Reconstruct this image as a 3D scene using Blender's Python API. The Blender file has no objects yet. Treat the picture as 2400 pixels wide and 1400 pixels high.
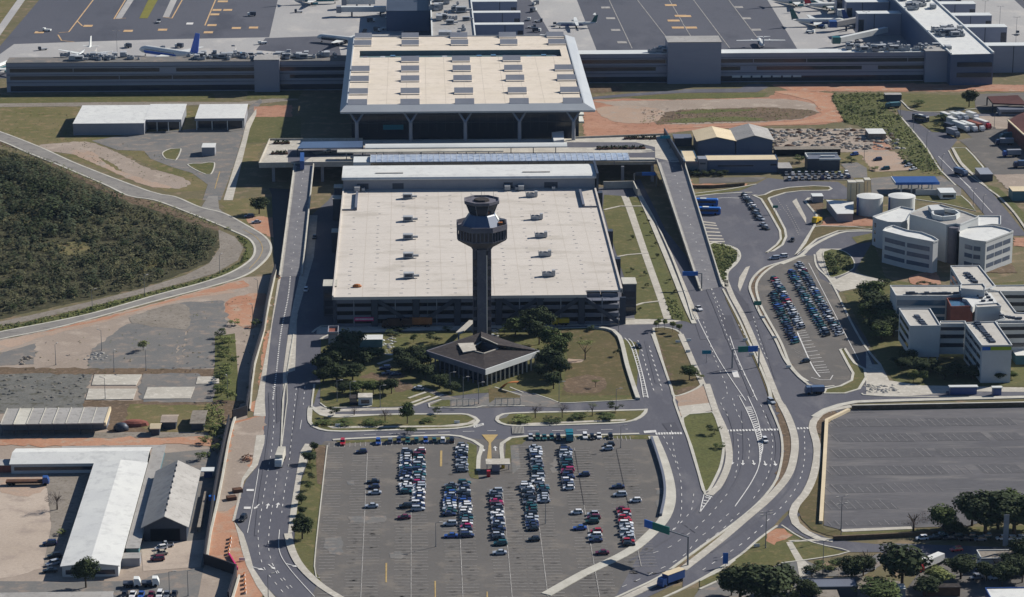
import bpy, bmesh, math, random
from mathutils import Vector, Matrix, Quaternion
from mathutils.geometry import tessellate_polygon
random.seed(7)
C = bpy.context.scene.collection
SC = bpy.context.scene
# ------------------------------------------------------------ camera, light
FOC, HCAM = 6600.0, 312.0           # focal length in photo pixels, flying height in metres
_p = math.atan(1890 / FOC)
_wy = Vector((-235, 1890, -FOC)).normalized()      # the buildings' long axis seen from the camera
_wz = Vector((0, math.cos(_p), math.sin(_p)))
_wx = _wy.cross(_wz)
ROT = Matrix((_wx, _wy, _wz))
CAM = Vector((0, 0, HCAM))
def G(px, py, z=0.0):               # where the sight line of a photo pixel meets the level z
    d = ROT @ Vector((px - 1200, 700 - py, -FOC))
    return CAM + d * ((z - CAM.z) / d.z)
_o = G(1130, 790); CAM = Vector((-_o.x, -_o.y, HCAM))
cam = bpy.data.objects.new('camera', bpy.data.cameras.new('camera')); C.objects.link(cam)
cam.matrix_world = Matrix.Translation(CAM) @ ROT.to_4x4()
cam.data.sensor_width = 36; cam.data.lens = 36 * FOC / 2400
cam.data.clip_start = 10; cam.data.clip_end = 30000
SC.camera = cam
SUN_EL, SUN_AZ = math.radians(32), math.atan2(0.85, 0.527)
sv = Vector((math.sin(SUN_AZ) * math.cos(SUN_EL), math.cos(SUN_AZ) * math.cos(SUN_EL), math.sin(SUN_EL)))
sun = bpy.data.objects.new('sun', bpy.data.lights.new('sun', 'SUN')); C.objects.link(sun)
sun.data.energy = 4.6; sun.data.angle = math.radians(0.5); sun.data.color = (1, 0.95, 0.87)
sun.rotation_euler = sv.to_track_quat('Z', 'Y').to_euler(); sun.location = sv * 600
w = bpy.data.worlds.new('World'); SC.world = w; w.use_nodes = True
sky = w.node_tree.nodes.new('ShaderNodeTexSky'); sky.sky_type = 'NISHITA'; sky.sun_disc = False
sky.ozone_density = 7; sky.dust_density = .4; sky.sun_elevation = SUN_EL; sky.sun_rotation = SUN_AZ
bg = w.node_tree.nodes['Background']; bg.inputs[1].default_value = 0.05
w.node_tree.links.new(sky.outputs[0], bg.inputs[0])
SC.view_settings.view_transform = 'Standard'; SC.view_settings.look = 'None'
SC.view_settings.exposure = 0.66; SC.view_settings.gamma = 1
HAZE = 0.000015                      # air density, used at the end of the script
# ------------------------------------------------------------ digitised outlines
FR = {'P': (0, 0, 1.0)}
for i in range(9): FR['Z%d' % (i + 1)] = ((0, 800, 1600)[i % 3], (0, 470, 930)[i // 3], 2.97875)
FR.update(K1=(480, 900, 2.8), K2=(1370, 380, 3.5), K3=(600, 380, 3.5), K4=(1440, 1150, 5.6), K5=(0, 1020, 3.684), K6=(1130, 760, 5.384),
          K7=(730, 760, 5.385), K8=(1600, 360, 5.217), K9=(2000, 200, 4.667), L1=(1640, 1200, 3.158), L2=(1580, 270, 5.4545),
          L3=(1780, 0, 3.871), L4=(1480, 740, 5.384), L5=(2030, 610, 4.243), L6=(2030, 470, 6.365), L7=(1740, 600, 4.667),
          M1=(700, 1000, 5.185), M2=(1160, 1000, 5.185), D1=(600, 310, 4.0), D2=(1200, 310, 4.0), T=(980, 450, 2.745))
def Q(s):                           # 'K3 330,25 460,40 P 12,30' -> photo pixels
    out, f = [], FR['P']
    for t in s.split():
        if t in FR: f = FR[t]; continue
        a, b = t.split(','); out.append((f[0] + float(a) / f[2], f[1] + float(b) / f[2]))
    return out
def W(s, z=0.0): return [G(a, b, z) for a, b in (Q(s) if isinstance(s, str) else s)]
def g1(s, z=0.0): return W(s, z)[0]
def smooth_line(pts, step=4.0, closed=False):      # Catmull-Rom through world points
    n = len(pts); out = []
    for i in range(n if closed else n - 1):
        if closed: a, b, c, d = pts[i - 1], pts[i], pts[(i + 1) % n], pts[(i + 2) % n]
        else: a, b, c, d = pts[max(i - 1, 0)], pts[i], pts[i + 1], pts[min(i + 2, n - 1)]
        k = max(1, int((c - b).length / step))
        for j in range(k):
            t = j / k
            out.append(0.5 * ((2 * b) + (c - a) * t + (2 * a - 5 * b + 4 * c - d) * t * t + (3 * b - 3 * c + d - a) * t ** 3))
    if not closed: out.append(pts[-1].copy())
    return out
# ------------------------------------------------------------ materials
def L(c): c /= 255.0; return c / 12.92 if c <= 0.04045 else ((c + 0.055) / 1.055) ** 2.4
def col(rgb, k=1.3): return (min(L(rgb[0]) / k, .92), min(L(rgb[1]) / k, .92), min(L(rgb[2]) / k, .92), 1)
def mat(name, a, b=None, s=0.05, s2=0.6, c=None, rough=0.9, fine=0.12, metal=0.0, stretch=None, k=1.3, amt=0.5, spec=0.3):
    m = bpy.data.materials.new(name); m.use_nodes = True
    nt = m.node_tree; N = nt.nodes; l = nt.links.new; B = N['Principled BSDF']
    B.inputs['Roughness'].default_value = rough; B.inputs['Metallic'].default_value = metal
    B.inputs['Specular IOR Level'].default_value = spec if rough < .8 else .08
    geo = N.new('ShaderNodeNewGeometry'); vec = geo.outputs['Position']
    if stretch:
        mp = N.new('ShaderNodeMapping'); mp.inputs['Scale'].default_value = stretch; l(vec, mp.inputs[0]); vec = mp.outputs[0]
    def noise(sc, det=5, ro=0.6):
        n = N.new('ShaderNodeTexNoise'); n.inputs['Scale'].default_value = sc; n.inputs['Detail'].default_value = det
        n.inputs['Roughness'].default_value = ro; l(vec, n.inputs['Vector']); return n.outputs[0]
    def ramp(f, lo, hi):
        r = N.new('ShaderNodeMapRange'); r.inputs[1].default_value = lo; r.inputs[2].default_value = hi; l(f, r.inputs[0]); return r.outputs[0]
    def mix(f, x, y, mode='MIX'):
        n = N.new('ShaderNodeMix'); n.data_type = 'RGBA'; n.blend_type = mode
        for sock, v in ((n.inputs[0], f), (n.inputs[6], x), (n.inputs[7], y)):
            if isinstance(v, (tuple, float, int)): sock.default_value = v
            else: l(v, sock)
        return n.outputs[2]
    base = col(a, k)
    if b: base = mix(ramp(noise(s), .5 - amt * .3, .5 + amt * .3), base, col(b, k))
    if c: base = mix(ramp(noise(s2), .52, .66), base, col(c, k))
    if fine:
        f = ramp(noise(1.1, 3, .7), .3, .7)
        g = N.new('ShaderNodeMapRange'); g.inputs[3].default_value = 1 - fine; g.inputs[4].default_value = 1 + fine; l(f, g.inputs[0])
        vm = N.new('ShaderNodeVectorMath'); vm.operation = 'SCALE'
        if isinstance(base, tuple): vm.inputs[0].default_value = base[:3]
        else: l(base, vm.inputs[0])
        l(g.outputs[0], vm.inputs['Scale']); base = vm.outputs[0]
    if isinstance(base, tuple): B.inputs['Base Color'].default_value = base
    else: l(base, B.inputs['Base Color'])
    return m
M = dict(
    ground=mat('dry_ground', (118, 108, 84), (104, 100, 72), .02, .15, (140, 122, 100), fine=.15),
    field=mat('dry_grass', (122, 112, 80), (104, 102, 64), .03, .2, (138, 120, 90), fine=.16),
    lawn=mat('lawn', (104, 101, 66), (92, 94, 58), .05, .3, (120, 110, 76), fine=.16),
    lawn2=mat('brown_lawn', (104, 92, 66), (92, 88, 58), .04, .3, (118, 102, 76), fine=.14),
    green=mat('green_weeds', (92, 96, 58), (104, 104, 64), .12, .6, (84, 86, 54), fine=.25),
    soil=mat('brown_soil', (116, 98, 80), (100, 86, 70), .08, .5, (132, 114, 96), fine=.18),
    clay=mat('orange_clay', (186, 144, 118), (172, 124, 98), .03, .18, (178, 154, 134), fine=.14),
    red=mat('red_earth', (166, 122, 100), (180, 140, 118), .06, .25, (150, 112, 92), fine=.14),
    sand=mat('pale_earth', (180, 157, 139), (168, 146, 128), .03, .15, (164, 152, 140), fine=.14),
    dust=mat('dusty_earth', (166, 152, 139), (154, 140, 127), .03, .12, (176, 162, 148), fine=.12),
    gravel=mat('gravel', (150, 142, 132), (134, 126, 116), .08, .6, (120, 112, 100), fine=.14),
    worn=mat('worn_asphalt', (114, 114, 113), (128, 124, 119), .05, .2, (146, 134, 124), fine=.1),
    crack=mat('broken_pavement', (106, 106, 102), (122, 120, 114), .1, .25, (88, 86, 76), fine=.2), yard=mat('pale_yard', (190, 175, 160), (178, 163, 148), .03, .12, (166, 152, 140), fine=.1),
    asph=mat('asphalt', (103, 103, 110), (94, 94, 102), .04, .12, (112, 111, 116), fine=.06, stretch=(1, .35, 1)), asphd=mat('new_asphalt', (89, 89, 96), (84, 84, 92), .05, fine=.05), asphl=mat('dusty_road', (146, 142, 136), (134, 130, 125), .05, .2, (122, 119, 116), fine=.08),
    asph2=mat('apron_asphalt', (88, 90, 99), (97, 98, 106), .015, .05, (81, 83, 92), fine=.05, stretch=(.6, .25, 1)),
    lot=mat('parking_asphalt', (112, 108, 104), (104, 101, 98), .03, .1, (124, 118, 111), fine=.07), oil=mat('oil_stain', (92, 89, 86), (100, 97, 94), .5, fine=.1), track=mat('tyre_track', (95, 95, 102), (99, 99, 106), .1, fine=.05), lot2d=mat('dark_bay_asphalt', (93, 92, 95), (100, 99, 101), .1, .5, (107, 105, 106), fine=.1), faint=mat('faint_stall_paint', (152, 150, 149), (136, 134, 134), .2, .6, (120, 118, 118), fine=.1),
    lot2=mat('old_parking_asphalt', (108, 106, 108), (97, 96, 99), .05, .09, (122, 119, 118), fine=.12, stretch=(.3, 1.5, 1), amt=.35),
    conc=mat('concrete_apron', (178, 176, 173), (166, 164, 163), .03, .1, (188, 184, 179), fine=.05, stretch=(.6, .3, 1)), rampc=mat('ramp_concrete', (128, 127, 130), (118, 117, 121), .08, .3, (138, 136, 137), fine=.07),
    pave=mat('pale_paving', (196, 190, 178), (180, 174, 162), .1, .5, (208, 202, 190), fine=.08),
    kerb=mat('kerb_concrete', (206, 202, 190), (186, 182, 170), .15, .8, fine=.08),
    line=mat('road_paint', (232, 230, 226), (206, 204, 200), .3, 1.0, fine=.1),
    stall=mat('worn_stall_paint', (182, 178, 173), (158, 155, 150), .2, .6, (136, 132, 128), fine=.1),
    dline=mat('dark_stall_line', (70, 69, 70), fine=.1),
    yline=mat('yellow_paint', (190, 164, 112), (170, 148, 104), .3, 1.0, fine=.1),
    oline=mat('orange_paint', (212, 182, 142), (196, 160, 118), .3, 1.0, fine=.08),
    olive=mat('olive_paint', (132, 128, 62), (120, 116, 60), .1, fine=.08),
    roofw=mat('beige_membrane', (226, 214, 198), (220, 208, 190), .05, .2, (212, 200, 184), rough=.85, fine=.03),
    groof=mat('garage_membrane', (213, 205, 195), (206, 198, 188), .03, .1, (194, 186, 175), rough=.85, fine=.06, stretch=(.5, 1, 1)),
    white=mat('white_metal', (226, 228, 224), (216, 218, 214), .1, .4, rough=.5, fine=.03, spec=.4),
    wsheet=mat('white_roof_sheet', (226, 226, 220), (216, 216, 212), .06, .3, (206, 206, 202), rough=.6, fine=.03),
    wallw=mat('white_render', (206, 208, 206), (196, 198, 198), .1, .5, rough=.8, fine=.04),
    grey=mat('grey_panel', (150, 153, 160), (140, 143, 152), .1, .4, rough=.5, fine=.04, spec=.4),
    dgrey=mat('dark_grey_panel', (112, 116, 128), (104, 108, 120), .08, .4, rough=.5, fine=.04, spec=.4),
    pier=mat('pier_cladding', (158, 162, 176), (146, 150, 166), .05, .3, rough=.4, fine=.03, spec=.5, stretch=(.2, 1, 1)),
    navy=mat('navy_cladding', (84, 104, 134), (76, 96, 126), .05, .4, rough=.4, fine=.03, spec=.5),
    trench=mat('trench_panel', (106, 128, 130), (94, 116, 120), .1, .4, rough=.5, fine=.05), seam=mat('roof_seam', (196, 185, 171), (186, 176, 162), .2, fine=.05), stain=mat('roof_stain', (200, 188, 172), (208, 197, 183), .2, fine=.08),
    teal=mat('teal_cladding', (86, 128, 136), (72, 112, 124), .1, .4, rough=.5, fine=.04),
    eave=mat('eave_metal', (186, 190, 192), (176, 180, 184), .05, rough=.5, fine=.02, spec=.3),
    oroof=mat('office_roof', (200, 196, 187), (190, 186, 178), .08, .3, (180, 175, 166), rough=.85, fine=.06),
    steel=mat('dark_steel', (70, 78, 92), (60, 68, 82), .1, .4, rough=.5, fine=.05, metal=.2),
    black=mat('black_tarp_and_shade', (38, 38, 46), (28, 28, 36), .2, .8, rough=.7, fine=.2),  # tarp of the fences, also the shade painted beside the ramp
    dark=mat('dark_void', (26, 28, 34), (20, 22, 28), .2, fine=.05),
    brown=mat('dark_brown_roof', (68, 63, 62), (58, 54, 55), .15, .7, (80, 74, 71), rough=.9, fine=.12),
    tower=mat('tower_concrete', (116, 114, 122), (106, 104, 113), .15, .6, (124, 121, 126), rough=.8, fine=.06),
    brick=mat('red_brick', (150, 96, 84), (134, 84, 74), .3, 1.0, rough=.9, fine=.1),
    tin=mat('grey_tin', (176, 172, 166), (162, 158, 152), .1, .5, (150, 146, 140), rough=.6, fine=.06),
    cream=mat('cream_roof', (224, 206, 172), (212, 194, 160), .1, .4, rough=.7, fine=.04),
    redroof=mat('dark_red_roof', (92, 58, 54), (80, 50, 48), .1, .5, rough=.8, fine=.08),
    blue=mat('blue_paint', (38, 80, 146), (32, 72, 136), .2, rough=.4, fine=.03, spec=.5),
    signb=mat('sign_blue', (34, 104, 190), rough=.5, fine=0), signg=mat('sign_green', (20, 118, 106), rough=.5, fine=0),
    signt=mat('sign_teal', (0, 128, 150), rough=.5, fine=0), pink=mat('sign_magenta', (214, 46, 116), rough=.5, fine=0),
    lime=mat('lime_banner', (150, 176, 30), rough=.6, fine=.05), orange=mat('orange_metal', (196, 124, 66), (170, 100, 52), .4, rough=.7, fine=.1),
    yellow=mat('yellow_metal', (222, 186, 40), rough=.5, fine=.05), rust=mat('rusty_brown', (104, 76, 60), (84, 62, 52), .4, rough=.8, fine=.1),
    pole=mat('galvanised_pole', (128, 132, 136), rough=.5, fine=.03, metal=.3), wood=mat('bark', (92, 80, 68), (76, 66, 56), .5, fine=.2),
    tyre=mat('tyre_rubber', (30, 30, 32), rough=.9, fine=0), red2=mat('red_paint', (186, 32, 42), rough=.4, fine=.02, spec=.5),
    ac=mat('unit_metal', (186, 188, 190), (160, 163, 166), .5, rough=.5, fine=.08), jetblue=mat('jet_blue', (44, 92, 200), (60, 120, 220), .2, rough=.35, fine=0, spec=.5),
    jetgreen=mat('jet_green', (16, 96, 92), rough=.35, fine=0, spec=.5), jetteal=mat('jet_teal', (28, 116, 130), rough=.35, fine=0, spec=.5))
def glass(name, rgb, rough=.12):
    m = mat(name, rgb, rough=rough, fine=0, spec=.6); return m
M['glass'] = glass('dark_glass', (40, 48, 62)); M['glass2'] = glass('blue_glass', (70, 104, 128), .1)
M['bglass'] = mat('pale_blue_glass', (190, 200, 214), (168, 180, 198), .25, .5, (120, 138, 164), rough=.3, fine=.1, spec=.4)
def leafmat(name, a, b, c):
    m = mat(name, a, b, .35, 1.2, c, rough=.85, fine=.35, k=1.0); return m
M['leaf'] = leafmat('leaf_dark', (46, 55, 35), (60, 69, 42), (38, 46, 31)); M['leaf2'] = leafmat('leaf_mid', (66, 78, 44), (82, 92, 52), (54, 64, 38))
M['leaf3'] = leafmat('leaf_pale', (100, 108, 62), (118, 122, 74), (84, 92, 52)); M['bare'] = leafmat('twigs', (98, 88, 84), (112, 100, 96), (84, 76, 72))
M['scrub'] = mat('scrub_leaf', (80, 81, 60), (92, 91, 66), .03, .2, (70, 74, 54), rough=.9, fine=.2, k=1.0); M['scrub3'] = mat('scrub_leaf_pale', (92, 92, 62), (104, 100, 70), .03, .2, rough=.9, fine=.2, k=1.0)
M['belt'] = mat('belt_leaf', (120, 126, 78), (138, 138, 92), .05, .3, (98, 106, 66), rough=.9, fine=.2, k=1.0); M['beltf'] = mat('belt_floor', (96, 98, 60), (82, 84, 52), .1, fine=.2)
M['wing'] = mat('wing_window', (96, 108, 126), (84, 96, 116), .4, rough=.25, fine=.1, spec=.5)
M['scrub2'] = mat('scrub_leaf_dark', (58, 66, 48), (66, 72, 53), .04, .3, rough=.9, fine=.2, k=1.0)
M['scrubf'] = mat('scrub_floor', (76, 74, 54), (64, 64, 46), .05, .4, (96, 90, 68), rough=1, fine=.3)
# ------------------------------------------------------------ mesh builder
class MB:
    def __init__(s): s.v = []; s.f = []; s.m = []
    def add(s, vs, fs, mi=0):
        n = len(s.v); s.v += [tuple(v) for v in vs]; s.f += [tuple(i + n for i in f) for f in fs]
        s.m += [mi] * len(fs)
        return s
    def box(s, x0, y0, z0, x1, y1, z1, mi=0):
        v = [(x, y, z) for z in (z0, z1) for y in (y0, y1) for x in (x0, x1)]
        return s.add(v, [(0, 2, 3, 1), (4, 5, 7, 6), (0, 1, 5, 4), (2, 6, 7, 3), (0, 4, 6, 2), (1, 3, 7, 5)], mi)
    def rbox(s, c, dx, dy, z0, z1, a=0.0, mi=0):     # box turned by a about its centre c
        ca, sa = math.cos(a), math.sin(a); q = []
        for z in (z0, z1):
            for x, y in ((-dx, -dy), (dx, -dy), (dx, dy), (-dx, dy)):
                q.append((c[0] + (x * ca - y * sa) / 2, c[1] + (x * sa + y * ca) / 2, z))
        return s.add(q, [(3, 2, 1, 0), (4, 5, 6, 7), (0, 1, 5, 4), (1, 2, 6, 5), (2, 3, 7, 6), (3, 0, 4, 7)], mi)
    def prism(s, P, z0, z1, mi=0, cap=None, bottom=True, top=True):
        P = [(p[0], p[1]) for p in P]
        if sum(P[i - 1][0] * P[i][1] - P[i][0] * P[i - 1][1] for i in range(len(P))) < 0: P.reverse()
        n = len(P); zt = z1 if isinstance(z1, (list, tuple)) else [z1] * n
        s.add([(x, y, z0) for x, y in P] + [(P[i][0], P[i][1], zt[i]) for i in range(n)], [(i, (i + 1) % n, n + (i + 1) % n, n + i) for i in range(n)], mi)
        tri = tessellate_polygon([[Vector((x, y, 0)) for x, y in P]])
        def up(t): a, b, c = [P[i] for i in t]; return (b[0] - a[0]) * (c[1] - a[1]) - (b[1] - a[1]) * (c[0] - a[0]) > 0
        tri = [t if up(t) else t[::-1] for t in tri]
        if top: s.add([(P[i][0], P[i][1], zt[i]) for i in range(n)], tri, mi if cap is None else cap)
        if bottom: s.add([(x, y, z0) for x, y in P], [t[::-1] for t in tri], mi)
        return s
    def cyl(s, a, b, r0, r1=None, n=8, mi=0, cap=True):
        a, b = Vector(a), Vector(b); r1 = r0 if r1 is None else r1; d = (b - a).normalized()
        u = d.orthogonal().normalized(); t = d.cross(u); v = []
        for c, r in ((a, r0), (b, r1)):
            for i in range(n):
                q = 2 * math.pi * (i + .5) / n; v.append(c + (u * math.cos(q) + t * math.sin(q)) * r)
        f = [(i, (i + 1) % n, n + (i + 1) % n, n + i) for i in range(n)]
        if cap: f += [tuple(range(n))[::-1], tuple(range(n, 2 * n))]
        return s.add(v, f, mi)
    def loft(s, rings, mi=0, caps=True):             # rings of equal length, closed loops
        n = len(rings[0]); v = [p for r in rings for p in r]; f = []
        for k in range(len(rings) - 1):
            for i in range(n): f.append((k * n + i, k * n + (i + 1) % n, (k + 1) * n + (i + 1) % n, (k + 1) * n + i))
        if caps: f += [tuple(range(n))[::-1], tuple(range((len(rings) - 1) * n, len(rings) * n))]
        return s.add(v, f, mi)
    def bar(s, a, b, wd, ht, mi=0):                  # beam of rectangular section between two points
        a, b = Vector(a), Vector(b); d = (b - a).normalized(); u = d.cross(Vector((0, 0, 1)))
        u = u.normalized() if u.length > 1e-4 else Vector((1, 0, 0)); t = u.cross(d); v = []
        for c in (a, b):
            for p, q in ((-1, -1), (1, -1), (1, 1), (-1, 1)): v.append(c + u * (p * wd / 2) + t * (q * ht / 2))
        return s.add(v, [(0, 1, 2, 3), (7, 6, 5, 4), (0, 4, 5, 1), (1, 5, 6, 2), (2, 6, 7, 3), (3, 7, 4, 0)], mi)
    def mesh(s, name, mats, o=(0, 0, 0), smooth=False):
        me = bpy.data.meshes.new(name); o = Vector(o)
        me.from_pydata([(a - o.x, b - o.y, c - o.z) for a, b, c in s.v], [], s.f)
        mats = mats if isinstance(mats, (list, tuple)) else [mats]
        for m in mats: me.materials.append(M[m] if isinstance(m, str) else m)
        me.polygons.foreach_set('material_index', s.m)
        if smooth: me.polygons.foreach_set('use_smooth', [True] * len(s.f))
        bm = bmesh.new(); bm.from_mesh(me); bmesh.ops.recalc_face_normals(bm, faces=bm.faces) if not getattr(s, 'raw', False) else None
        bm.to_mesh(me); bm.free(); me.update(); return me
    def build(s, name, mats, parent=None, smooth=False, o=None):
        if o is None: o = ORG.get(parent.name, (0, 0, 0)) if parent is not None else (0, 0, 0)
        ob = bpy.data.objects.new(name, s.mesh(name, mats, o, smooth)); C.objects.link(ob)
        if parent is not None: ob.parent = parent
        return ob
def tag(o, label=None, cat=None, group=None, kind=None):
    for k, v in (('label', label), ('category', cat), ('group', group), ('kind', kind)):
        if v: o[k] = v
    return o
EMPTIES = []; ORG = {}
def thing(name, label, cat, loc=(0, 0, 0), group=None):
    o = bpy.data.objects.new(name, None); C.objects.link(o); o.location = loc; ORG[o.name] = tuple(loc); o.empty_display_size = .5
    EMPTIES.append(o); return tag(o, label, cat, group)
def single(mb, name, mats, label, cat, loc=None, group=None, smooth=False):
    o = mb.build(name, mats, None, smooth, loc if loc is not None else (0, 0, 0))
    if loc is not None: o.location = loc
    return tag(o, label, cat, group)
def sub(mb, name, mats, par, root, smooth=False):    # a sub-part: par is a part of root
    return_o = mb.build(name, mats, None, smooth, ORG[root.name]); return_o.parent = par; return return_o
LV = 0.03
LAY = {}
def lay(lvl):                          # every sheet of a level lies a hair above the one before
    LAY[lvl] = LAY.get(lvl, 0) + 1; return lvl * LV + LAY[lvl] * .0003
def sheet(name, m, pts, lvl=1, z=0.0, sm=False, step=5.0):
    P = W(pts, z) if isinstance(pts, str) or isinstance(pts[0], tuple) and len(pts[0]) == 2 else list(pts)
    if sm: P = smooth_line(P, step, True)
    if name in ('soil', 'old_yard', 'verge', 'scrub_ground', 'broken_pavement') or (m in ('field', 'dust', 'sand') and name != 'lawn_bed'):
        rj = random.Random(len(P) + int(P[0].x)); N_ = []
        for p, q in zip(P, P[1:] + P[:1]):
            k = max(1, min(60, int((q - p).length / 2.2))); N_ += [p.lerp(q, j / k) + (Vector((rj.gauss(0, .55), rj.gauss(0, .55), 0)) if j else Vector()) for j in range(k)]
        P = N_
    b = MB(); V = [Vector((p.x, p.y, 0)) for p in P]; t = tessellate_polygon([V])
    T = []
    for q in t:
        a, b2, c = [V[i] for i in q]
        T.append(q if (b2 - a).cross(c - a).z > 0 else q[::-1])
    zz = z + lay(lvl); b.add([(p.x, p.y, zz) for p in P], T); b.raw = True
    return tag(b.build(name, m), kind='structure')
def offset_line(P, d):
    out = []
    for i, p in enumerate(P):
        t = (P[min(i + 1, len(P) - 1)] - P[max(i - 1, 0)]); t.z = 0; t.normalize()
        out.append(p + Vector((-t.y, t.x, 0)) * d)
    return out
def strip_mb(b, P, wd, z0, z1, mi=0, off=0.0):
    A, B = offset_line(P, off + wd / 2), offset_line(P, off - wd / 2)
    r = [[(a.x, a.y, z0), (a.x, a.y, z1), (c.x, c.y, z1), (c.x, c.y, z0)] for a, c in zip(A, B)]
    return b.loft(r, mi)
def kerb(pts, wd=.5, h=.14, m='kerb', z=0.0, name='kerb', closed=False, sm=True, off=0.0, step=4.0):
    P = W(pts, z)
    if sm: P = smooth_line(P, step, closed)
    if closed: P.append(P[0])
    return tag(strip_mb(MB(), P, wd, z, z + h + .12 + .0007 * lay(99) % .01, 0, off).build(name, m), kind='structure')
def island(m, pts, kw=.5, lvl=2, sm=True, h=.12, name='lawn'):   # lawn or paving with a kerb round it
    P = W(pts); P = smooth_line(P, 3, True) if sm else P
    sheet(name, m, [Vector(p) for p in P], lvl)
    Q2 = P + [P[0]]
    tag(strip_mb(MB(), Q2, kw, 0, h + lvl * LV + lay(98) % .01).build('kerb', 'kerb'), kind='structure')
def lines(pts, wd=.18, dash=None, m='line', lvl=3, z=0.0, sm=True, name='road_marking', zs=None):
    P = W(pts, z); P = smooth_line(P, 2.0) if sm else P
    b = MB(); b.raw = True; d = 0.0
    for a, c in zip(P[:-1], P[1:]):
        t = c - a; ln = t.length
        if ln < 1e-6: continue
        n = Vector((-t.y, t.x, 0)).normalized() * wd / 2
        def seg(u, v):
            p, q = a + t * (u / ln), a + t * (v / ln)
            b.add([p - n, q - n, q + n, p + n], [(0, 1, 2, 3)])
        if not dash: seg(0, ln)
        else:
            u = 0.0
            while u < ln - 1e-6:
                ph = (d + u) % (dash[0] + dash[1]); on = ph < dash[0]
                v = min(ln, u + (dash[0] - ph if on else dash[0] + dash[1] - ph) + 1e-5)
                if on: seg(u, v)
                u = v
        d += ln
    zl = lay(lvl); b.v = [(x, y, zz + zl) for x, y, zz in b.v]
    return tag(b.build(name, m), kind='structure') if b.f else None
def patch_marks(m, quads, lvl=3, name='road_marking'):
    b = MB(); b.raw = True; zl = lay(lvl)
    for P in quads:
        P = W(P) if isinstance(P, str) else P
        V = [Vector((p.x, p.y, 0)) for p in P]
        for q in tessellate_polygon([V]):
            a, b2, c = [V[i] for i in q]; q = q if (b2 - a).cross(c - a).z > 0 else q[::-1]
            b.add([(V[i].x, V[i].y, zl) for i in q], [(0, 1, 2)])
    return tag(b.build(name, m), kind='structure')
def clone(o, parent=None):
    c = o.copy(); C.objects.link(c)
    if parent is not None: c.parent = parent
    for ch in o.children: clone(ch, c)
    return c
ORD = 'first second third fourth fifth sixth seventh eighth ninth tenth eleventh twelfth thirteenth fourteenth fifteenth sixteenth seventeenth eighteenth nineteenth twentieth'.split()
def nth(i): return ORD[i] if i < 20 else ('twenty-' + ORD[i - 20] if i < 29 else 'thirtieth' if i == 29 else 'thirty-' + ORD[i - 30])
# ------------------------------------------------------------ the ground
gr = MB(); gr.raw = True; gr.add([(-2500, -900, 0), (2500, -900, 0), (2500, 4500, 0), (-2500, 4500, 0)], [(0, 1, 2, 3)])
tag(gr.build('ground', 'ground'), kind='structure')
# airfield
YA = g1('P 600,180').y
ap = MB(); ap.raw = True; ap.add([(-270, YA, LV), (420, YA, LV), (700, 2200, LV), (-150, 2200, LV), (-262, 900, LV)], [(0, 1, 2, 3, 4)])
tag(ap.build('apron', 'asph2'), kind='structure')
sheet('apron', 'conc', 'P 660,-40 631,88 372,93 235,97 33,104 -60,170 830,170 830,90 945,85 955,-40', 2)
sheet('apron', 'asph2', 'P 622,90 790,84 800,135 600,118', 3)
sheet('apron', 'conc', 'P 1225,-30 1340,-30 1403,130 1320,130', 2)
sheet('apron', 'conc', 'P 1780,-30 1869,116 1990,170 2500,170 2420,40 2345,-30', 2)
sheet('lawn', 'field', 'P -60,-30 62,-30 0,58 -60,110', 2)
sheet('apron', 'conc', 'P 62,-30 80,-30 0,84 -60,140 -60,112 0,57', 3)
patch_marks('olive', ['Z1 1055,-40 1125,-40 1030,130 972,130'], 4)
patch_marks('conc', ['Z1 915,-40 960,-40 850,130 805,132', 'Z1 1210,-40 1255,-40 1180,122 1135,122'], 3)
for s in ('Z1 900,-40 795,135 880,128', 'Z1 1295,-40 1200,130 1140,120', 'Z1 690,-50 480,225 410,230', 'Z1 540,150 575,183', 'Z1 1530,-60 1430,180', 'Z1 405,245 430,285 520,295'):
    lines(s, .8, m='oline', lvl=4, sm=False)
for s in ('Z2 1850,-40 2030,340', 'Z2 2265,-40 2383,160', 'Z3 0,165 80,290', 'Z3 290,-40 540,290', 'Z2 2050,-20 2330,340', 'Z3 60,-20 330,340'):
    lines(s, .5, m='stall', lvl=4, sm=False)
def dashpatch(s, lx=22, ly=9, m='oline'):
    for x, y in Q(s):
        P = G(x, y); k = 0.23
        patch_marks(m, [[P + Vector((-lx * k / 2, -3.2, 0)), P + Vector((lx * k / 2, -3.2, 0)), P + Vector((lx * k / 2, 3.2, 0)), P + Vector((-lx * k / 2, 3.2, 0))]], 5)
dashpatch('Z1 615,183 895,218 1135,210 1480,178 1650,198 1770,195 1515,72 1590,72 1500,103 275,228 1455,228', 24)
dashpatch('Z1 1555,12', 28); dashpatch('Z1 1325,167', 18, m='line')
dashpatch('Z2 2300,38 2370,113 2320,146 2350,195', 32); dashpatch('Z3 20,115 60,195 115,277', 30)
dashpatch('Z2 1845,55 1880,130 1915,212 1960,298 Z3 390,52 445,130 515,210', 24, m='stall')
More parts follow.
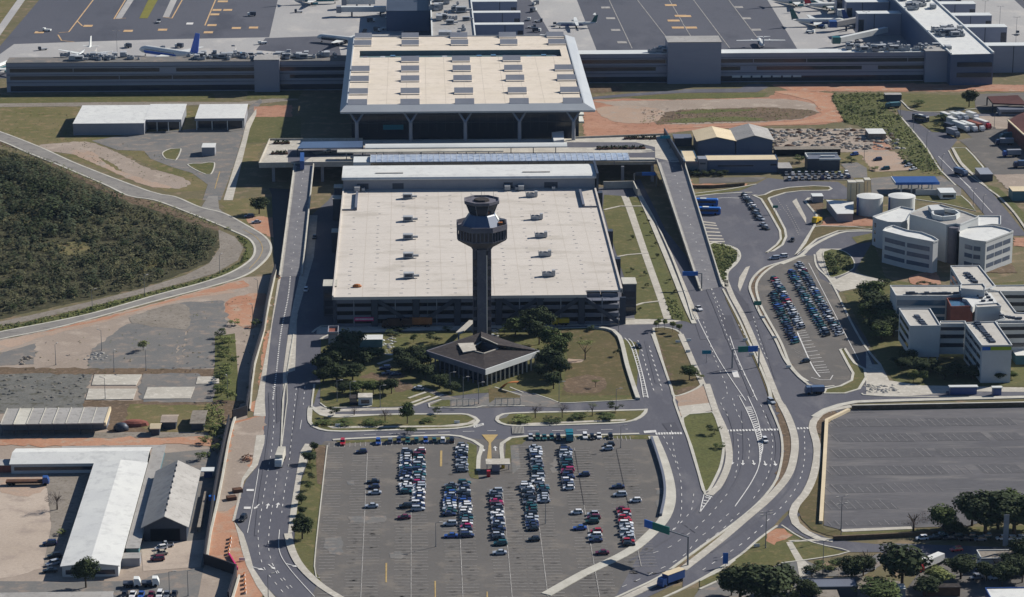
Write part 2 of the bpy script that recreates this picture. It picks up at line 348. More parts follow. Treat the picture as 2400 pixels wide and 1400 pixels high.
# land either side of the terminal
sheet('lawn', 'lawn', 'P -80,224 500,219 505,236 -80,244', 1)
sheet('road', 'gravel', 'P -80,244 250,240 560,240 690,226 700,234 585,246 250,249 -80,252', 2)
sheet('lawn', 'field', 'P -80,252 560,250 570,330 220,330 270,360 90,350 -80,312', 1)
sheet('soil', 'dust', 'Z1 240,1020 420,1000 600,990 800,1060 1000,1160 1240,1230 1330,1280 1250,1320 1100,1290 900,1220 700,1100 480,1075 320,1050', 2, sm=True)
sheet('lawn', 'field', 'Z1 650,985 900,1010 1400,1200 1455,1260 1440,1330 1180,1345 700,1180 420,1080 560,1060 1000,1200 1250,1300 1320,1270 1000,1140 800,1040', 1)
sheet('soil', 'sand', 'Z1 480,1060 640,1060 800,1180 1200,1310 1000,1290 700,1160', 3, sm=True)
sheet('forecourt', 'worn', 'Z1 640,985 950,930 1690,880 1745,740 1820,690 1830,715 1760,800 1720,880 1690,960 1650,1100 1600,1250 1540,1400 1415,1400 1450,1290 1340,1210 1190,1165 1050,1110 1005,1055 820,1050', 3)
island('lawn', 'Z1 1135,1070 1160,1112 1225,1122 1262,1038 1190,1042', .6, 4)
island('lawn', 'Z1 1310,1150 1400,1145 1495,1138 1470,1220 1400,1205', .6, 4)
sheet('lawn', 'lawn', 'Z1 1780,815 2100,812 2100,990 1700,1000', 2)
sheet('soil', 'red', 'Z1 1770,745 2040,735 2040,818 1780,818', 3)
sheet('lawn', 'lawn', 'Z1 1730,640 2120,630 2080,690 1720,690', 2)
sheet('path', 'pave', 'Z1 1790,760 1720,860 1690,980 1560,1400 1625,1400 1690,1130 1745,900 1790,800', 4)
sheet('lawn', 'field', 'Z1 1720,1010 1840,1000 1790,1150 1700,1160 1600,1330 1620,1200', 3)
sheet('lawn', 'field', 'P 515,468 640,462 660,560 600,540 530,505', 1)
sheet('soil', 'clay', 'Z4 1720,130 1900,120 1910,260 1830,230', 2, sm=True)
sheet('lawn', 'field', 'Z4 1210,-10 1410,-10 1395,50 1240,0', 2)
lines('Z1 1535,1200 1500,1320', .4, m='yline', lvl=5)
# scrubland and the road round it
sheet('scrub_ground', 'scrubf', 'P -120,330 67,366 135,396 215,433 300,475 Z4 1080,70 1300,150 1520,215 1535,300 1470,430 1200,540 1000,610 650,690 300,760 0,830 -300,900', 1)
sheet('path', 'gravel', 'Z4 1525,205 1640,255 1700,330 1660,420 1500,510 1300,570 1000,650 600,750 200,840 -60,890 -60,860 200,805 600,715 1000,615 1300,520 1460,440 1535,330', 2, sm=False)
sheet('soil', 'soil', 'Z1 0,985 200,1075 400,1160 640,1270 830,1350 Z4 1100,20 1310,110 1520,190 1520,215 1300,140 1080,70 P 270,462 200,428 120,385 50,352 -80,318', 3)
sheet('verge', 'green', 'Z4 -60,905 200,850 600,760 1000,655 1300,580 1500,520 1680,430 1720,340 1640,230 1770,300 1750,410 1600,510 1400,585 1100,665 600,805 -60,945', 2)
EO = W('P -80,286 Z1 0,922 280,1030 560,1155 1050,1340 1220,1375 Z4 1400,50 1560,90 1720,175 1830,240 1885,300 1885,370 1820,450 1700,530 1480,600 1100,700 700,810 350,900 0,970 -240,1030')
EI = W('P -80,306 Z1 0,985 200,1070 400,1150 730,1290 900,1370 Z4 1080,0 1300,80 1500,160 1640,220 1740,270 1780,340 1745,420 1600,510 1400,580 1100,660 600,800 0,920 -240,975')
sheet('road', 'asphl', smooth_line(EO) + smooth_line(EI)[::-1], 4)
for E_, off in ((EO, -.9), (EI, .9)):
    P = smooth_line(E_); tag(strip_mb(MB(), P, 1.0, 0, .2, 0, off * 0).build('kerb', 'kerb'), kind='structure')
sheet('road', 'asphl', 'Z4 1405,50 1455,-30 1520,-30 1530,60 1600,120 1500,120 1420,80', 4)
mid = [(a + b) / 2 for a, b in zip(smooth_line(EO, 400), smooth_line(EI, 400))]
lines('Z4 1700,205 1790,260 1832,330 1810,400 1740,480', .3, m='yline', lvl=6)
# dirt yard below that road
sheet('soil', 'dust', 'Z4 -240,1035 0,975 350,905 700,820 1100,715 1480,610 1700,540 1900,520 1890,700 1800,1000 1760,1200 1740,1400 Z7 1720,130 1560,500 1480,900 1440,1150 1640,1230 1600,1440 P -80,1420', 1)
sheet('soil', 'sand', 'Z4 -200,1030 350,905 700,820 1100,715 1480,608 1740,600 1600,650 1300,690 1000,770 700,860 300,955 0,1050 -200,1100', 2, sm=False)
sheet('soil', 'clay', 'Z4 200,950 500,870 850,790 1100,722 1480,612 1700,560 1740,600 1500,645 1100,730 860,800 640,855 400,900', 3, sm=True)
sheet('soil', 'clay', 'Z4 1600,690 1850,650 1830,800 1760,900 1640,860 1580,790', 2, sm=True)
sheet('old_yard', 'worn', 'Z4 -200,1120 0,1065 250,1000 240,1145 0,1155 -200,1160', 3)
sheet('old_yard', 'worn', 'Z4 640,1045 760,950 860,880 1100,790 1300,710 1550,700 1590,790 1560,1000 1500,1170 1260,1190 1310,910 1255,905 1230,1100 1250,1190 600,1190', 3)
sheet('old_yard', 'worn', 'Z4 1250,905 1310,910 1290,1000 1260,1190 1240,1190', 2)
sheet('soil', 'gravel', 'Z4 900,820 1250,720 1330,800 1300,905 1240,900 1000,870', 4, sm=True)
sheet('soil', 'soil', 'Z4 -200,1165 1500,1180 1500,1225 -200,1215', 3)
sheet('broken_pavement', 'crack', 'Z4 -200,1212 650,1215 590,1400 560,1490 -200,1490', 4)
sheet('old_yard', 'worn', 'Z4 1000,1212 1380,1208 1500,1300 1490,1410 1000,1410 960,1300', 4)
for s in ('Z4 660,1220 990,1220 950,1293 640,1293', 'Z4 620,1320 955,1320 930,1392 598,1396', 'Z4 1030,1310 1362,1306 1330,1388 1000,1390', 'Z4 1380,1235 1530,1235 1530,1282 1368,1286'):
    P = W(s); b = MB(); b.prism(P, 0, .3); single(b, 'concrete_slab', 'pave', {0: 'pale bare concrete slab farther back beside the broken pavement', 6: ''}.get(0) if False else None, None)
SL = [o for o in C.objects if o.name.startswith('concrete_slab')]
for o, t in zip(SL, ('far pale concrete slab of the row beside broken dark pavement', 'pale concrete slab close in front of the far one beside broken pavement', 'widest pinkish concrete slab in the middle of the old yard', 'small pinkish concrete slab by the row of green bushes')):
    tag(o, t, 'concrete slab', 'bare concrete slabs in the old yard')
sheet('lawn', 'green', 'Z4 1500,950 1640,930 1660,1200 1650,1420 1460,1420 1500,1150', 3)
sheet('soil', 'soil', 'Z7 -60,15 900,30 1700,30 1650,140 1470,260 760,250 760,70 -60,70', 3)
sheet('lawn', 'field', 'Z7 900,55 1500,60 1560,260 1470,280 1040,240 880,160', 4)
sheet('yard', 'gravel', 'Z7 -60,255 760,250 1040,250 1450,250 1460,285 -60,300', 4)
sheet('soil', 'clay', 'Z7 -60,300 1450,280 1540,300 1500,350 1200,330 1000,345 -60,345', 4)
sheet('yard', 'worn', 'Z7 1100,400 1520,360 1440,1150 1400,1200 1080,1240 980,1290 -60,1290 -60,1420 1380,1420 1420,1200 1000,1000', 2)
sheet('yard', 'yard', 'Z7 980,1010 1180,1010 1300,1010 1440,1000 1400,1190 1000,1220', 3)
sheet('yard', 'gravel', 'Z7 80,520 660,520 600,700 440,1040 300,1200 360,900 330,640', 3)
sheet('soil', 'yard', 'Z7 -60,500 80,520 330,640 360,900 300,1200 -60,1290', 2); sheet('soil', 'sand', 'Z7 -60,480 300,500 330,620 200,700 -60,640', 3, sm=True)
# strip between the tarp fence and the road
sheet('soil', 'clay', 'K3 155,905 205,945 190,1100 130,1370 60,1400 100,1150 P 606,930 585,960 Z7 1790,130 1620,190 1590,300 1540,560 1500,780 1450,1000 1440,1160 1640,1230 1600,1420 1850,1420 1720,1150 1660,960 1640,860 1690,690 1700,590 1800,480 1840,300 1855,140 1845,0 Z4 1850,1300 1900,870 1955,545', 2)
sheet('soil', 'dust', 'Z7 1640,190 1845,130 1835,320 1745,470 1690,580 1675,740 1590,800 1490,800 1560,560', 3)
sheet('pavement', 'pave', 'Z4 1940,560 1960,545 1900,870 1850,1300 1848,1400 Z7 1855,138 1835,140 1770,135 1790,0 Z4 1790,1400 1830,1200 1890,890', 4)
sheet('pavement', 'pave', 'Z7 1850,270 1845,330 1800,480 1705,590 1680,700 1640,870 1620,870 1665,700 1690,570 1760,470 1790,270', 4)
sheet('pavement', 'pave', 'Z7 1635,875 1700,960 1730,1050 1770,1200 1850,1320 1940,1420 1860,1420 1790,1320 1720,1180 1690,1080 1660,960', 4)
# ------------------------------------------------------------ asphalt of the central area and the highway
sheet('road', 'asph', 'K3 205,945 P 690,540 770,470 790,440 1400,440 1440,440 1500,420 1560,540 1640,640 1700,640 Z6 400,850 560,1250 600,1400 Z9 640,130 680,230 698,350 690,450 650,590 580,690 480,790 330,910 180,1010 0,1140 K4 590,1140 200,1330 -100,1470 P 1430,1440 560,1440 Z7 1930,1400 1850,1320 1770,1200 1730,1050 1700,960 1640,865 1690,650 1720,580 1800,480 1830,330 1850,140 1845,0 Z4 1850,1300 1870,1100 1900,870 1930,700', 2)
# car park
LOTP = 'Z8 -110,330 -30,330 900,290 1150,330 2100,270 2170,330 2240,560 2250,700 2215,860 2100,1000 1900,1120 1700,1220 1430,1370 1400,1430 -220,1430 Z7 2230,1270 2195,1200 2285,350'
sheet('car_park', 'lot', LOTP, 4)
sheet('car_park', 'lot', 'P 742,1060 760,1180 730,1330 775,1400 850,1440 1420,1440 1560,1190 1530,1020 1180,1030 760,1035', 3)
sheet('painted_shade', 'black', 'K3 105,215 130,270 140,560 155,900 185,935 205,930 300,225', 3)  # flat black sheet painting the shade on the ground beside the ramp
sheet('scrub_ground', 'beltf', 'Z3 1045,665 1250,650 1415,660 1440,770 1560,860 1720,1070 1830,1225 1690,1230 1440,950 1290,905 1125,855 1060,740', 5)
for i, s in enumerate(('L4 790,60 890,40 1060,300 870,305', 'L4 1090,0 1260,0 1370,300 1190,300', 'Z9 640,930 760,800 830,820 690,960', 'K4 1000,300 1200,420 1060,560 880,430', 'K1 470,20 495,20 505,240 470,260', 'Z8 2240,190 2330,180 2370,250 2290,260', 'L4 160,320 270,300 400,830 300,860', 'Z6 330,600 420,680 520,830 440,850')):
    sheet('road_repair', 'asphd' if i % 3 else 'asph', s, 5)
for s in ('Z4 40,80 180,60 260,120 160,170 30,150', 'Z4 420,300 560,280 640,340 520,390 400,360', 'Z4 900,420 1060,400 1120,450 980,500'): sheet('soil', 'field', s, 2, sm=True)
# left road medians and pavements
sheet('pavement', 'pave', 'K3 430,440 505,440 475,780 Z4 2075,800 2060,1190 2000,1210 Z7 1985,0 1965,350 1975,0 Z4 1975,1210 2030,800 2120,400', 4)
kerb('Z4 2075,800 2040,1000 1975,1400 Z7 1975,60 1962,370', .5, .2); kerb('Z4 2000,1210 2005,1390 Z7 1998,80 1968,340', .3, .2)
sheet('lawn', 'lawn', 'Z4 2210,1285 2240,1285 Z7 2205,0 2190,60 2180,0', 4)
kerb('Z4 2195,1285 2180,1400 Z7 2175,100 2170,180', .6, .15)
sheet('pavement', 'pave', 'Z7 2130,330 2190,335 2105,560 2075,800 2040,950 2010,960 2030,780 2070,540 2100,380', 4)
kerb('Z7 2010,960 2040,1080 2110,1200 2250,1330 2430,1440', 2.4, .15, 'pave')
sheet('lawn', 'lawn', 'Z7 2190,340 2270,340 2240,700 2195,1210 2260,1320 2200,1290 2100,1170 2055,1060 2060,900 2100,600', 5)
sheet('lawn', 'soil', 'Z7 2200,345 2275,345 2250,620 2215,610', 6)
kerb('Z7 2285,345 2250,650 2195,1190 2230,1270', .35, .2)
# the park round the control tower (asphalt round it shows between the kerbs)
sheet('pavement', 'pave', 'P 742,768 1090,752 1500,748 1600,752 1560,760 1440,762 1200,768 742,784', 3)
sheet('lawn', 'lawn', 'K7 120,200 560,120 1500,90 1900,90 2300,60 Z5 1440,895 1720,892 1840,905 1930,960 Z6 -300,1000 K6 1940,960 1080,990 980,990 640,880 500,840 K7 2050,880 1700,920 1300,1030 1000,1050 180,1050 110,1000', 4)
sheet('lawn', 'lawn2', 'K6 830,60 1330,70 1600,100 1720,180 1800,420 1930,900 1000,905 1040,700 1080,400 980,250 800,130', 5, sm=False)
sheet('soil', 'sand', 'K6 1090,440 1290,450 1230,490 1090,500', 6, sm=True)
sheet('soil', 'soil', 'K6 1060,700 1330,640 1560,700 1500,860 1060,860', 6, sm=True)
sheet('lawn', 'green', 'K7 1040,180 1230,165 1220,330 1050,320', 5)
sheet('path', 'pave', 'K7 820,500 1030,430 1030,455 850,515', 5)
sheet('soil', 'soil', 'K7 600,680 760,610 900,640 1060,650 1170,630 1180,670 1090,700 1250,750 1340,800 1150,860 1060,860 1080,760 900,720', 5, sm=True)
sheet('road', 'worn', 'K7 1400,790 1800,930 2100,960 K6 100,860 480,870 640,880 980,1000 1040,1060 500,1040 0,1060 K7 1480,1060 1480,1010 1650,950 1560,900 1440,850', 5)
sheet('lawn', 'green', 'K7 1500,1030 1640,965 1750,960 1750,1040 1520,1050', 6)
sheet('lawn', 'lawn2', 'K6 80,820 180,810 480,910 480,940 160,955 90,1000', 6)
for s in ('K7 1290,1035 1660,895', 'K7 1225,940 1440,865', 'K7 1260,1000 1500,915'): kerb(s, 1.1, .15, 'pave', sm=False)
kerb('K7 1480,1010 1490,1055 2080,1060 K6 0,1040 540,1040', .6, .15); kerb('K7 1640,955 1480,1010', .5, .15)
kerb('K6 640,880 860,950 980,1000 1400,985 1940,960', .5, .15)
kerb('K6 160,800 500,905', .5, .12); kerb('K6 350,800 520,870', .5, .12)
kerb('K7 110,1000 180,1055 700,1050 760,1035', .6, .15)
# road in front of the garage: kerbs
kerb('K7 10,110 120,30 300,20 Z5 0,850 300,840 900,838 1400,845 2050,828', .8, .15); kerb('K7 110,200 240,130 560,120 Z5 300,905 900,908 1440,898 1720,890', .8, .15)
kerb('Z5 1720,890 1850,905 1940,960 2000,1180 2070,1390 Z8 2085,20', 1.6, .8, 'kerb', name='parapet')
# islands between the park and the car park
sheet('pavement', 'pave', 'K7 10,1060 120,1040 230,1080 880,1060 1230,1055 1230,1080 900,1090 300,1110 300,1140 880,1140 880,1165 200,1180 170,1205 0,1190', 4)
island('lawn', 'Z8 -215,70 -140,130 0,145 300,128 700,125 880,128 955,170 930,200 800,225 400,235 0,245 -150,230 -220,180', 1.3, 5)
sheet('path', 'pave', 'Z8 -100,210 700,205 880,185 930,160 890,140 940,160 930,190 820,212 -60,225', 7)
island('lawn', 'Z8 1085,165 1130,125 1300,115 1600,108 2100,95 2128,90 2100,135 1990,180 1700,195 1300,205 1150,200', 1.3, 5)
sheet('path', 'pave', 'Z8 1255,190 1500,180 1990,160 1980,172 1500,192 1260,203', 7)
sheet('path', 'worn', 'Z8 1085,165 1150,150 1180,120 1130,128', 8)
kerb('Z8 -60,305 0,300 400,282 750,272 830,280 920,310 980,350 960,420 955,520', 1.4, .15); kerb('Z8 2080,262 1700,272 1300,278 1180,290 1120,330 1125,450', 1.4, .15)
sheet('lawn', 'lawn', 'Z8 -40,312 400,293 760,285 800,300 400,310 0,330', 6); sheet('lawn', 'green', 'Z8 880,320 945,345 945,520 890,540 870,450', 6)
sheet('lawn', 'lawn', 'Z8 890,545 950,515 960,580 905,570', 6)
sheet('lawn', 'lawn', 'Z8 1150,320 1210,285 1700,280 2150,268 2170,300 2060,300 1700,285 1300,295 1260,335 1190,340 1180,470 1140,470', 6)
sheet('car_park', 'worn', 'Z8 1180,345 1235,345 1250,500 1195,545', 6)
patch_marks('yline', ['Z8 980,268 1095,268 1045,325 1050,455 1015,455 1030,325'], 6)
patch_marks('yline', ['Z8 690,380 705,380 703,490 688,490', 'Z8 650,1290 660,1290 660,1410 652,1410', 'Z8 308,1165 320,1165 318,1300 308,1300', 'Z8 1014,1365 1022,1365 1024,1420 1014,1420'], 6)
# side strip right of the garage
sheet('lawn', 'lawn', 'K2 160,270 300,280 450,290 480,360 560,520 690,830 830,1160 890,1330 830,1310 700,1290 410,1290 400,1000 330,960 270,780 200,560 150,380', 3)
sheet('lawn', 'green', 'K2 380,380 490,375 640,830 840,1310 710,1290 640,1080', 4)
sheet('path', 'pave', 'K2 300,280 360,285 400,380 520,740 660,1130 715,1290 650,1290 600,1130 470,760 340,380', 5)
kerb('K2 160,395 290,365 500,365', 1.2, .15, 'pave', sm=False); kerb('K2 270,780 350,765 525,750', 1.2, .15, 'pave', sm=False); kerb('K2 415,1180 480,1160 610,1145', 1.2, .15, 'pave', sm=False)
kerb('K2 420,200 480,340 560,520 690,830 830,1180 900,1330', 2.0, .2); kerb('K2 470,290 600,530 720,800 830,1100 890,1300', .6, .5)
sheet('pavement', 'pave', 'K2 480,290 560,430 720,760 860,1090 960,1330 930,1330 820,1100 690,790 560,500', 3)
# gore islands of the highway
island('lawn2', 'L4 280,160 400,150 560,185 640,260 720,460 850,730 870,890 560,1020 500,900 420,680 330,370', .9, 4)
sheet('soil', 'soil', 'L4 300,320 380,400 450,700 560,1010 870,900 720,900 520,960 480,720', 5)
kerb('L4 620,240 700,420 800,650 900,870', 2.2, .15, 'pave')
sheet('soil', 'sand', 'L4 540,1040 880,900 940,870 1000,1010 1050,1190 650,1290 600,1180', 4)
sheet('path', 'pave', 'L4 590,1150 1030,1100 1050,1190 640,1290', 5)
island('green', 'Z9 0,150 100,120 205,110 250,200 285,330 270,470 230,570 180,660 150,670 110,530 50,330', .9, 5)
kerb('L4 950,870 1060,1200 1150,1400 Z9 310,300 325,420 300,530 240,640 185,690', 2.4, .15, 'pave')
kerb('L4 260,240 420,680 540,1040 Z9 -60,30 0,200 60,350 120,560 160,690', .8, .15)
# highway outer median and service road
sheet('road', 'asph', 'K8 60,540 300,500 720,450 900,380 1040,300 1300,330 1900,350 2020,430 2020,560 1740,560 1500,600 1650,760 1620,900 1500,1100 1640,1040 1900,960 2320,940 Z6 1320,300 1200,500 1100,600 1080,700 1260,960 1330,1120 1420,1300 2430,1330 2430,1420 Z9 2430,-10 1210,45 1100,70 1000,100 920,150 900,200 930,330 935,420 900,580 840,680 780,760 700,830 640,900 540,980 400,1110 200,1230 0,1340 K4 900,1180 300,1470 -60,1490 200,1330 590,1140 1000,900 1400,650 1700,400 Z9 640,620 698,350 640,130 Z6 560,1250 280,620 200,300', 3)
sheet('soil', 'soil', 'Z9 640,20 700,100 760,200 785,320 770,450 720,580 600,710 400,880 200,1040 0,1190 -100,1260 K4 150,1400 590,1150 1000,910 1400,660 1700,410 Z9 580,700 650,600 690,450 700,350 680,230', 5)
kerb('Z6 470,1000 600,1320 Z9 600,40 645,150 685,260 697,360 690,450 655,580 580,690 480,790 330,910 180,1015 0,1145 K4 590,1140 200,1330 -80,1460', .8, .2)
kerb('Z9 690,60 745,170 782,300 775,430 728,565 600,715 450,845 250,1015 0,1210 K4 890,1040 450,1270 100,1440', 2.6, .2, 'pave')
sheet('lawn', 'lawn2', 'Z6 290,610 330,700 450,920 600,1250 650,1400 610,1400 540,1210 400,900 300,690', 5)
kerb('Z6 280,620 400,850 480,1030 600,1300 620,1400', .8, .15); kerb('Z6 300,560 350,680 430,830 560,1130 670,1400 Z9 690,60', 2.2, .15, 'pave')
# viaduct-side wedge, taxi rank forecourt
island('green', 'Z6 180,310 280,310 370,340 395,390 370,440 310,500 305,560 300,610 240,500', 1.6, 5)
sheet('path', 'pave', 'Z6 440,470 470,460 440,540 400,640 385,600 395,540', 5)
patch_marks('pave', ['K8 1340,590 1390,555 1510,790 1510,860'], 5)
# islands of the right-hand loops
island('lawn2', 'K8 850,510 960,560 1060,720 1190,950 1200,1050 1150,1120 1020,1220 1100,1200 1220,1120 1265,1020 1250,930 1150,740 1050,560 1060,545 1250,485 1450,460 1780,455 1820,435 1790,410 1600,400 1300,420 1100,460 1000,510 930,520', 1.0, 5, sm=False)
sheet('lawn', 'lawn', 'K8 80,480 600,430 860,390 700,460 80,530', 5); kerb('K8 80,540 400,500 850,480', 1.0, .15); kerb('K8 80,500 500,450 900,380', .8, .15)
lines('K8 280,570 500,545 690,550', .5, lvl=5); 
island('lawn2', 'K8 1600,900 1700,890 2100,900 2310,930 1900,950 1640,1050 1520,1150 1380,1250 1500,1100', .9, 5, sm=False)
kerb('K8 1500,590 1540,640 1640,760 1610,890 1480,1100 1380,1250', 1.0, .15, sm=False); kerb('K8 1500,590 1540,550 1640,545 1720,570', 1.2, .15)
sheet('soil', 'soil', 'K8 1520,590 1640,560 1730,620 1700,760 1640,750', 5)
kerb('K8 1210,1357 1450,1250 1560,1150 1800,1020 2000,960 2320,955', 1.6, .15, 'kerb')
sheet('lawn', 'lawn', 'Z6 1180,260 1320,230 1330,290 1220,305', 5); sheet('soil', 'red', 'Z6 960,180 1000,120 1330,100 1330,180', 4)
sheet('lawn', 'lawn', 'K8 1340,170 1960,190 1960,250 1340,240', 4)
sheet('yard', 'lot', 'K8 1230,250 2080,240 2090,330 1240,330', 4)
sheet('yard', 'lot', 'K8 200,300 900,290 1040,290 900,350 200,370', 3)
sheet('soil', 'clay', 'K8 20,290 120,330 140,380 800,370 780,400 400,420 20,430', 4)
sheet('yard', 'worn', 'K8 1930,130 2130,110 2250,180 2260,300 2090,300', 4)
# parking island with the long car rows
LEFTE = 'L7 650,0 430,75 250,130 130,230 80,340 110,450 200,650 360,920 470,1150 620,1330 720,1410 Z6 870,1290 960,1310 1060,1300'
sheet('car_park', 'lot', 'L7 870,0 800,60 850,250 950,300 1100,560 1350,900 1400,1000 1270,1110 1300,1200 1370,1340 1330,1430 1100,1440 800,1410 640,1330 470,1150 360,920 200,650 110,450 80,340 130,230 250,130 430,75 650,0', 4)
kerb(LEFTE, 1.0, .25); kerb('L7 690,0 450,70 300,140 190,240 150,350 190,520 270,680 420,950 520,1190 640,1330 720,1380', 1.0, .2, off=0)
sheet('soil', 'soil', 'L7 560,25 430,65 260,130 140,230 90,340 120,450 210,650 370,920 480,1150 640,1330 520,1200 400,950 260,690 180,520 140,350 180,240 300,130 450,70', 5)
island('lawn', 'Z6 1100,1045 1130,1035 1170,1100 1200,1140 1270,1180 1280,1240 1230,1320 1130,1350 990,1350 1000,1320 1100,1300 1180,1260 1190,1210 1150,1140', 1.0, 6, sm=False)
sheet('path', 'pave', 'Z6 930,370 960,340 1110,340 1110,350 980,365 970,380 1000,480 1080,560 1030,570 950,450', 6)
island('green', 'Z6 985,360 1100,350 1180,400 1190,480 1050,540 1010,500', .5, 6)
kerb('Z6 920,380 940,470 1040,580 1180,860 1280,1030 1380,1150', .8, .15)
sheet('path', 'pave', 'Z6 1020,580 1180,500 1400,560 1400,600 1240,610 1100,640', 5)
lines('Z6 880,440 1080,830 1230,1120', .25, lvl=6); 
# land round the offices
sheet('lawn', 'lawn', 'Z6 1130,290 1330,280 1420,560 1900,600 2430,560 2430,1300 1500,1290 1390,1150 1280,960 1120,640 1400,600 1240,510', 2)
sheet('soil', 'red', 'L6 640,1150 800,1090 1000,1060 1120,1250 900,1280 700,1260', 6, sm=True)
sheet('soil', 'soil', 'L6 1760,1080 2170,940 2260,1085', 6); sheet('soil', 'red', 'L6 2190,560 2400,560 2400,700 2190,680', 5)
sheet('path', 'pave', 'L5 0,900 60,1040 150,1040 230,1200 640,1260 800,1290 790,1330 300,1360 0,1340', 4)
sheet('pavement', 'pave', 'Z6 1500,1290 2430,1310 2430,1340 1500,1330', 4)
kerb('Z6 1250,1350 1400,1370 2430,1375', .8, .15); kerb('Z9 2430,5 1210,40 1100,62 1000,95 920,145', 2.6, .2, 'kerb')
# big empty car park
sheet('car_park', 'lot2', 'Z9 1160,100 1330,95 2450,70 2450,640 2450,760 2000,905 1100,930 985,900 1010,190', 4)
sheet('lawn', 'lawn', 'Z9 1165,75 1190,100 2430,75 2430,60', 5)
sheet('soil', 'soil', 'Z9 920,150 1000,100 1160,65 1160,100 1010,170 970,300 955,420 960,330 930,250', 5)
sheet('lawn', 'lawn2', 'Z9 935,440 975,430 965,900 1000,930 1110,940 1110,985 1010,970 900,930 830,860 810,800 850,700 900,590', 5)
kerb('Z9 1180,70 1000,105 935,150 905,210 935,330 938,430 905,580 850,690 790,760 770,830 790,890 860,950 950,995 1050,1010', 2.6, .15, 'pave')
kerb('Z9 1110,940 1600,920', 2.2, .15, 'pave', sm=False)
sheet('lawn', 'lawn', 'Z9 1110,945 1700,925 2400,900 2400,950 1420,985 1060,1000 1050,980', 4)
# bottom-right junction
sheet('lawn', 'lawn', 'Z9 640,920 700,920 850,1000 1100,1080 1170,1085 950,1130 680,1170 480,1240 300,1260 350,1150', 5)
sheet('soil', 'clay', 'Z9 590,960 650,925 710,925 770,970 720,1000 640,1040 580,1010', 6, sm=True)
kerb('Z9 690,900 840,995 1000,1045 1165,1085 950,1130 690,1165', .6, .15); kerb('Z9 660,905 540,990 400,1110 200,1235 0,1345 -300,1480', .8, .15)
sheet('path', 'pave', 'L1 640,230 680,220 760,350 850,430 740,500 720,380', 6); sheet('path', 'pave', 'L1 650,215 850,205 990,205 980,215 690,225', 6)
sheet('road', 'asph', 'L1 620,110 680,0 700,60 800,140 990,210 1300,240 1420,235 2430,270 2430,640 1480,640 1640,430 1340,300 1110,300 760,350 600,380 740,350 1100,300 870,240', 3)
sheet('car_park', 'worn', 'L1 0,570 200,490 560,385 730,370 760,420 740,520 700,640 -60,660', 4)
sheet('road', 'worn', 'L1 760,350 870,400 840,440 1000,420 1330,310 1340,400 1200,480 950,480 720,520 620,420', 4)
sheet('lawn', 'lawn', 'L1 0,510 180,440 230,470 0,560', 6); kerb('L1 0,515 170,425 260,360', .6, .15); kerb('L1 0,575 210,480', .8, .15)
sheet('yard', 'gravel', 'L1 720,520 1200,480 1500,520 1500,660 700,660', 5); sheet('yard', 'lot', 'L1 1480,640 1650,430 1900,360 2430,330 2430,660', 5)
# right edge: truck yard, avenue
sheet('lawn', 'lawn', 'Z3 1420,650 2040,670 2040,770 1660,780 1540,720 1500,700', 2)
sheet('soil', 'red', 'Z3 600,590 1500,585 2420,595 2420,640 1400,640 760,640', 2)
sheet('soil', 'clay', 'Z3 740,612 1500,608 2420,628 2420,640 1400,632 760,632', 3)
sheet('soil', 'soil', 'Z2 1690,600 1960,605 1950,645 1720,650', 2)
sheet('road', 'asph', 'Z2 1750,680 2000,655 2383,630 Z3 0,625 400,620 460,590 560,590 600,610 520,645 0,650 Z2 2200,660 1760,695', 3)
sheet('lawn', 'green', 'Z2 2020,680 2383,655 Z3 0,655 600,650 560,680 300,690 0,690 Z2 2100,695', 3, sm=False)
sheet('soil', 'red', 'Z2 1690,700 2000,690 2383,700 Z3 0,695 600,680 660,640 760,630 1060,650 1030,700 1090,780 1125,850 1000,870 600,880 0,920 Z2 2100,950 1690,960', 2)
sheet('soil', 'dust', 'Z2 1760,710 2383,700 Z3 0,700 600,690 800,700 930,730 940,790 840,830 500,860 0,870 Z2 2200,870 2100,780 1900,740', 3)
sheet('soil', 'soil', 'Z2 2220,790 2383,770 Z3 0,770 560,750 900,770 960,790 840,830 580,850 0,860 Z2 2200,870 2160,820', 4)
sheet('soil', 'green', 'Z3 -60,790 100,770 250,765 420,768 520,760 480,775 300,785 0,800', 5); sheet('soil', 'green', 'Z3 -120,850 0,830 200,822 350,815 600,832 520,846 250,850 0,862', 5)
sheet('soil', 'clay', 'Z3 640,640 1000,650 1040,700 1090,790 1110,850 980,860 700,875 300,882 -100,905 -100,895 400,868 800,850 960,810 950,760 900,710 760,670', 5, sm=True)
sheet('soil', 'sand', 'Z2 1780,760 2000,740 2200,760 2260,800 2150,860 1900,850', 4, sm=True)
sheet('soil', 'dust', 'Z3 630,900 1430,900 1450,1060 640,1070', 3); sheet('soil', 'sand', 'Z3 1220,1060 1480,1060 1600,1190 1330,1200', 3)
sheet('soil', 'red', 'Z3 1330,980 1430,980 1460,1050 1330,1050', 4)
sheet('lawn', 'field', 'Z3 1100,1070 1230,1060 1340,1200 1800,1230 1450,1260 1190,1260 1110,1150', 2)
sheet('road', 'asph', 'K9 480,270 650,290 1130,320 1867,300 1867,330 1340,350 760,345 670,400 860,510 1010,520 1140,600 1060,700 1040,730 1120,870 1250,980 1500,1160 1700,1400 1900,1650 1600,1650 1420,1400 1200,1140 1020,1000 850,740 640,490 510,340', 4)
sheet('lawn', 'lawn', 'K9 740,350 960,335 1010,430 1000,520 860,515 790,450 720,400', 5)
sheet('yard', 'lot', 'K9 1000,330 1340,340 1900,330 1900,980 1530,980 1330,770 1230,660 1150,600 1300,575', 3)
sheet('yard', 'dust', 'K9 1330,340 1700,350 1700,480 1560,480 1440,400', 5); sheet('yard', 'dust', 'K9 1530,980 1900,975 1900,1200 1760,1220', 4)
sheet('yard', 'lot', 'K9 1320,100 1900,80 1900,280 1340,270', 3)
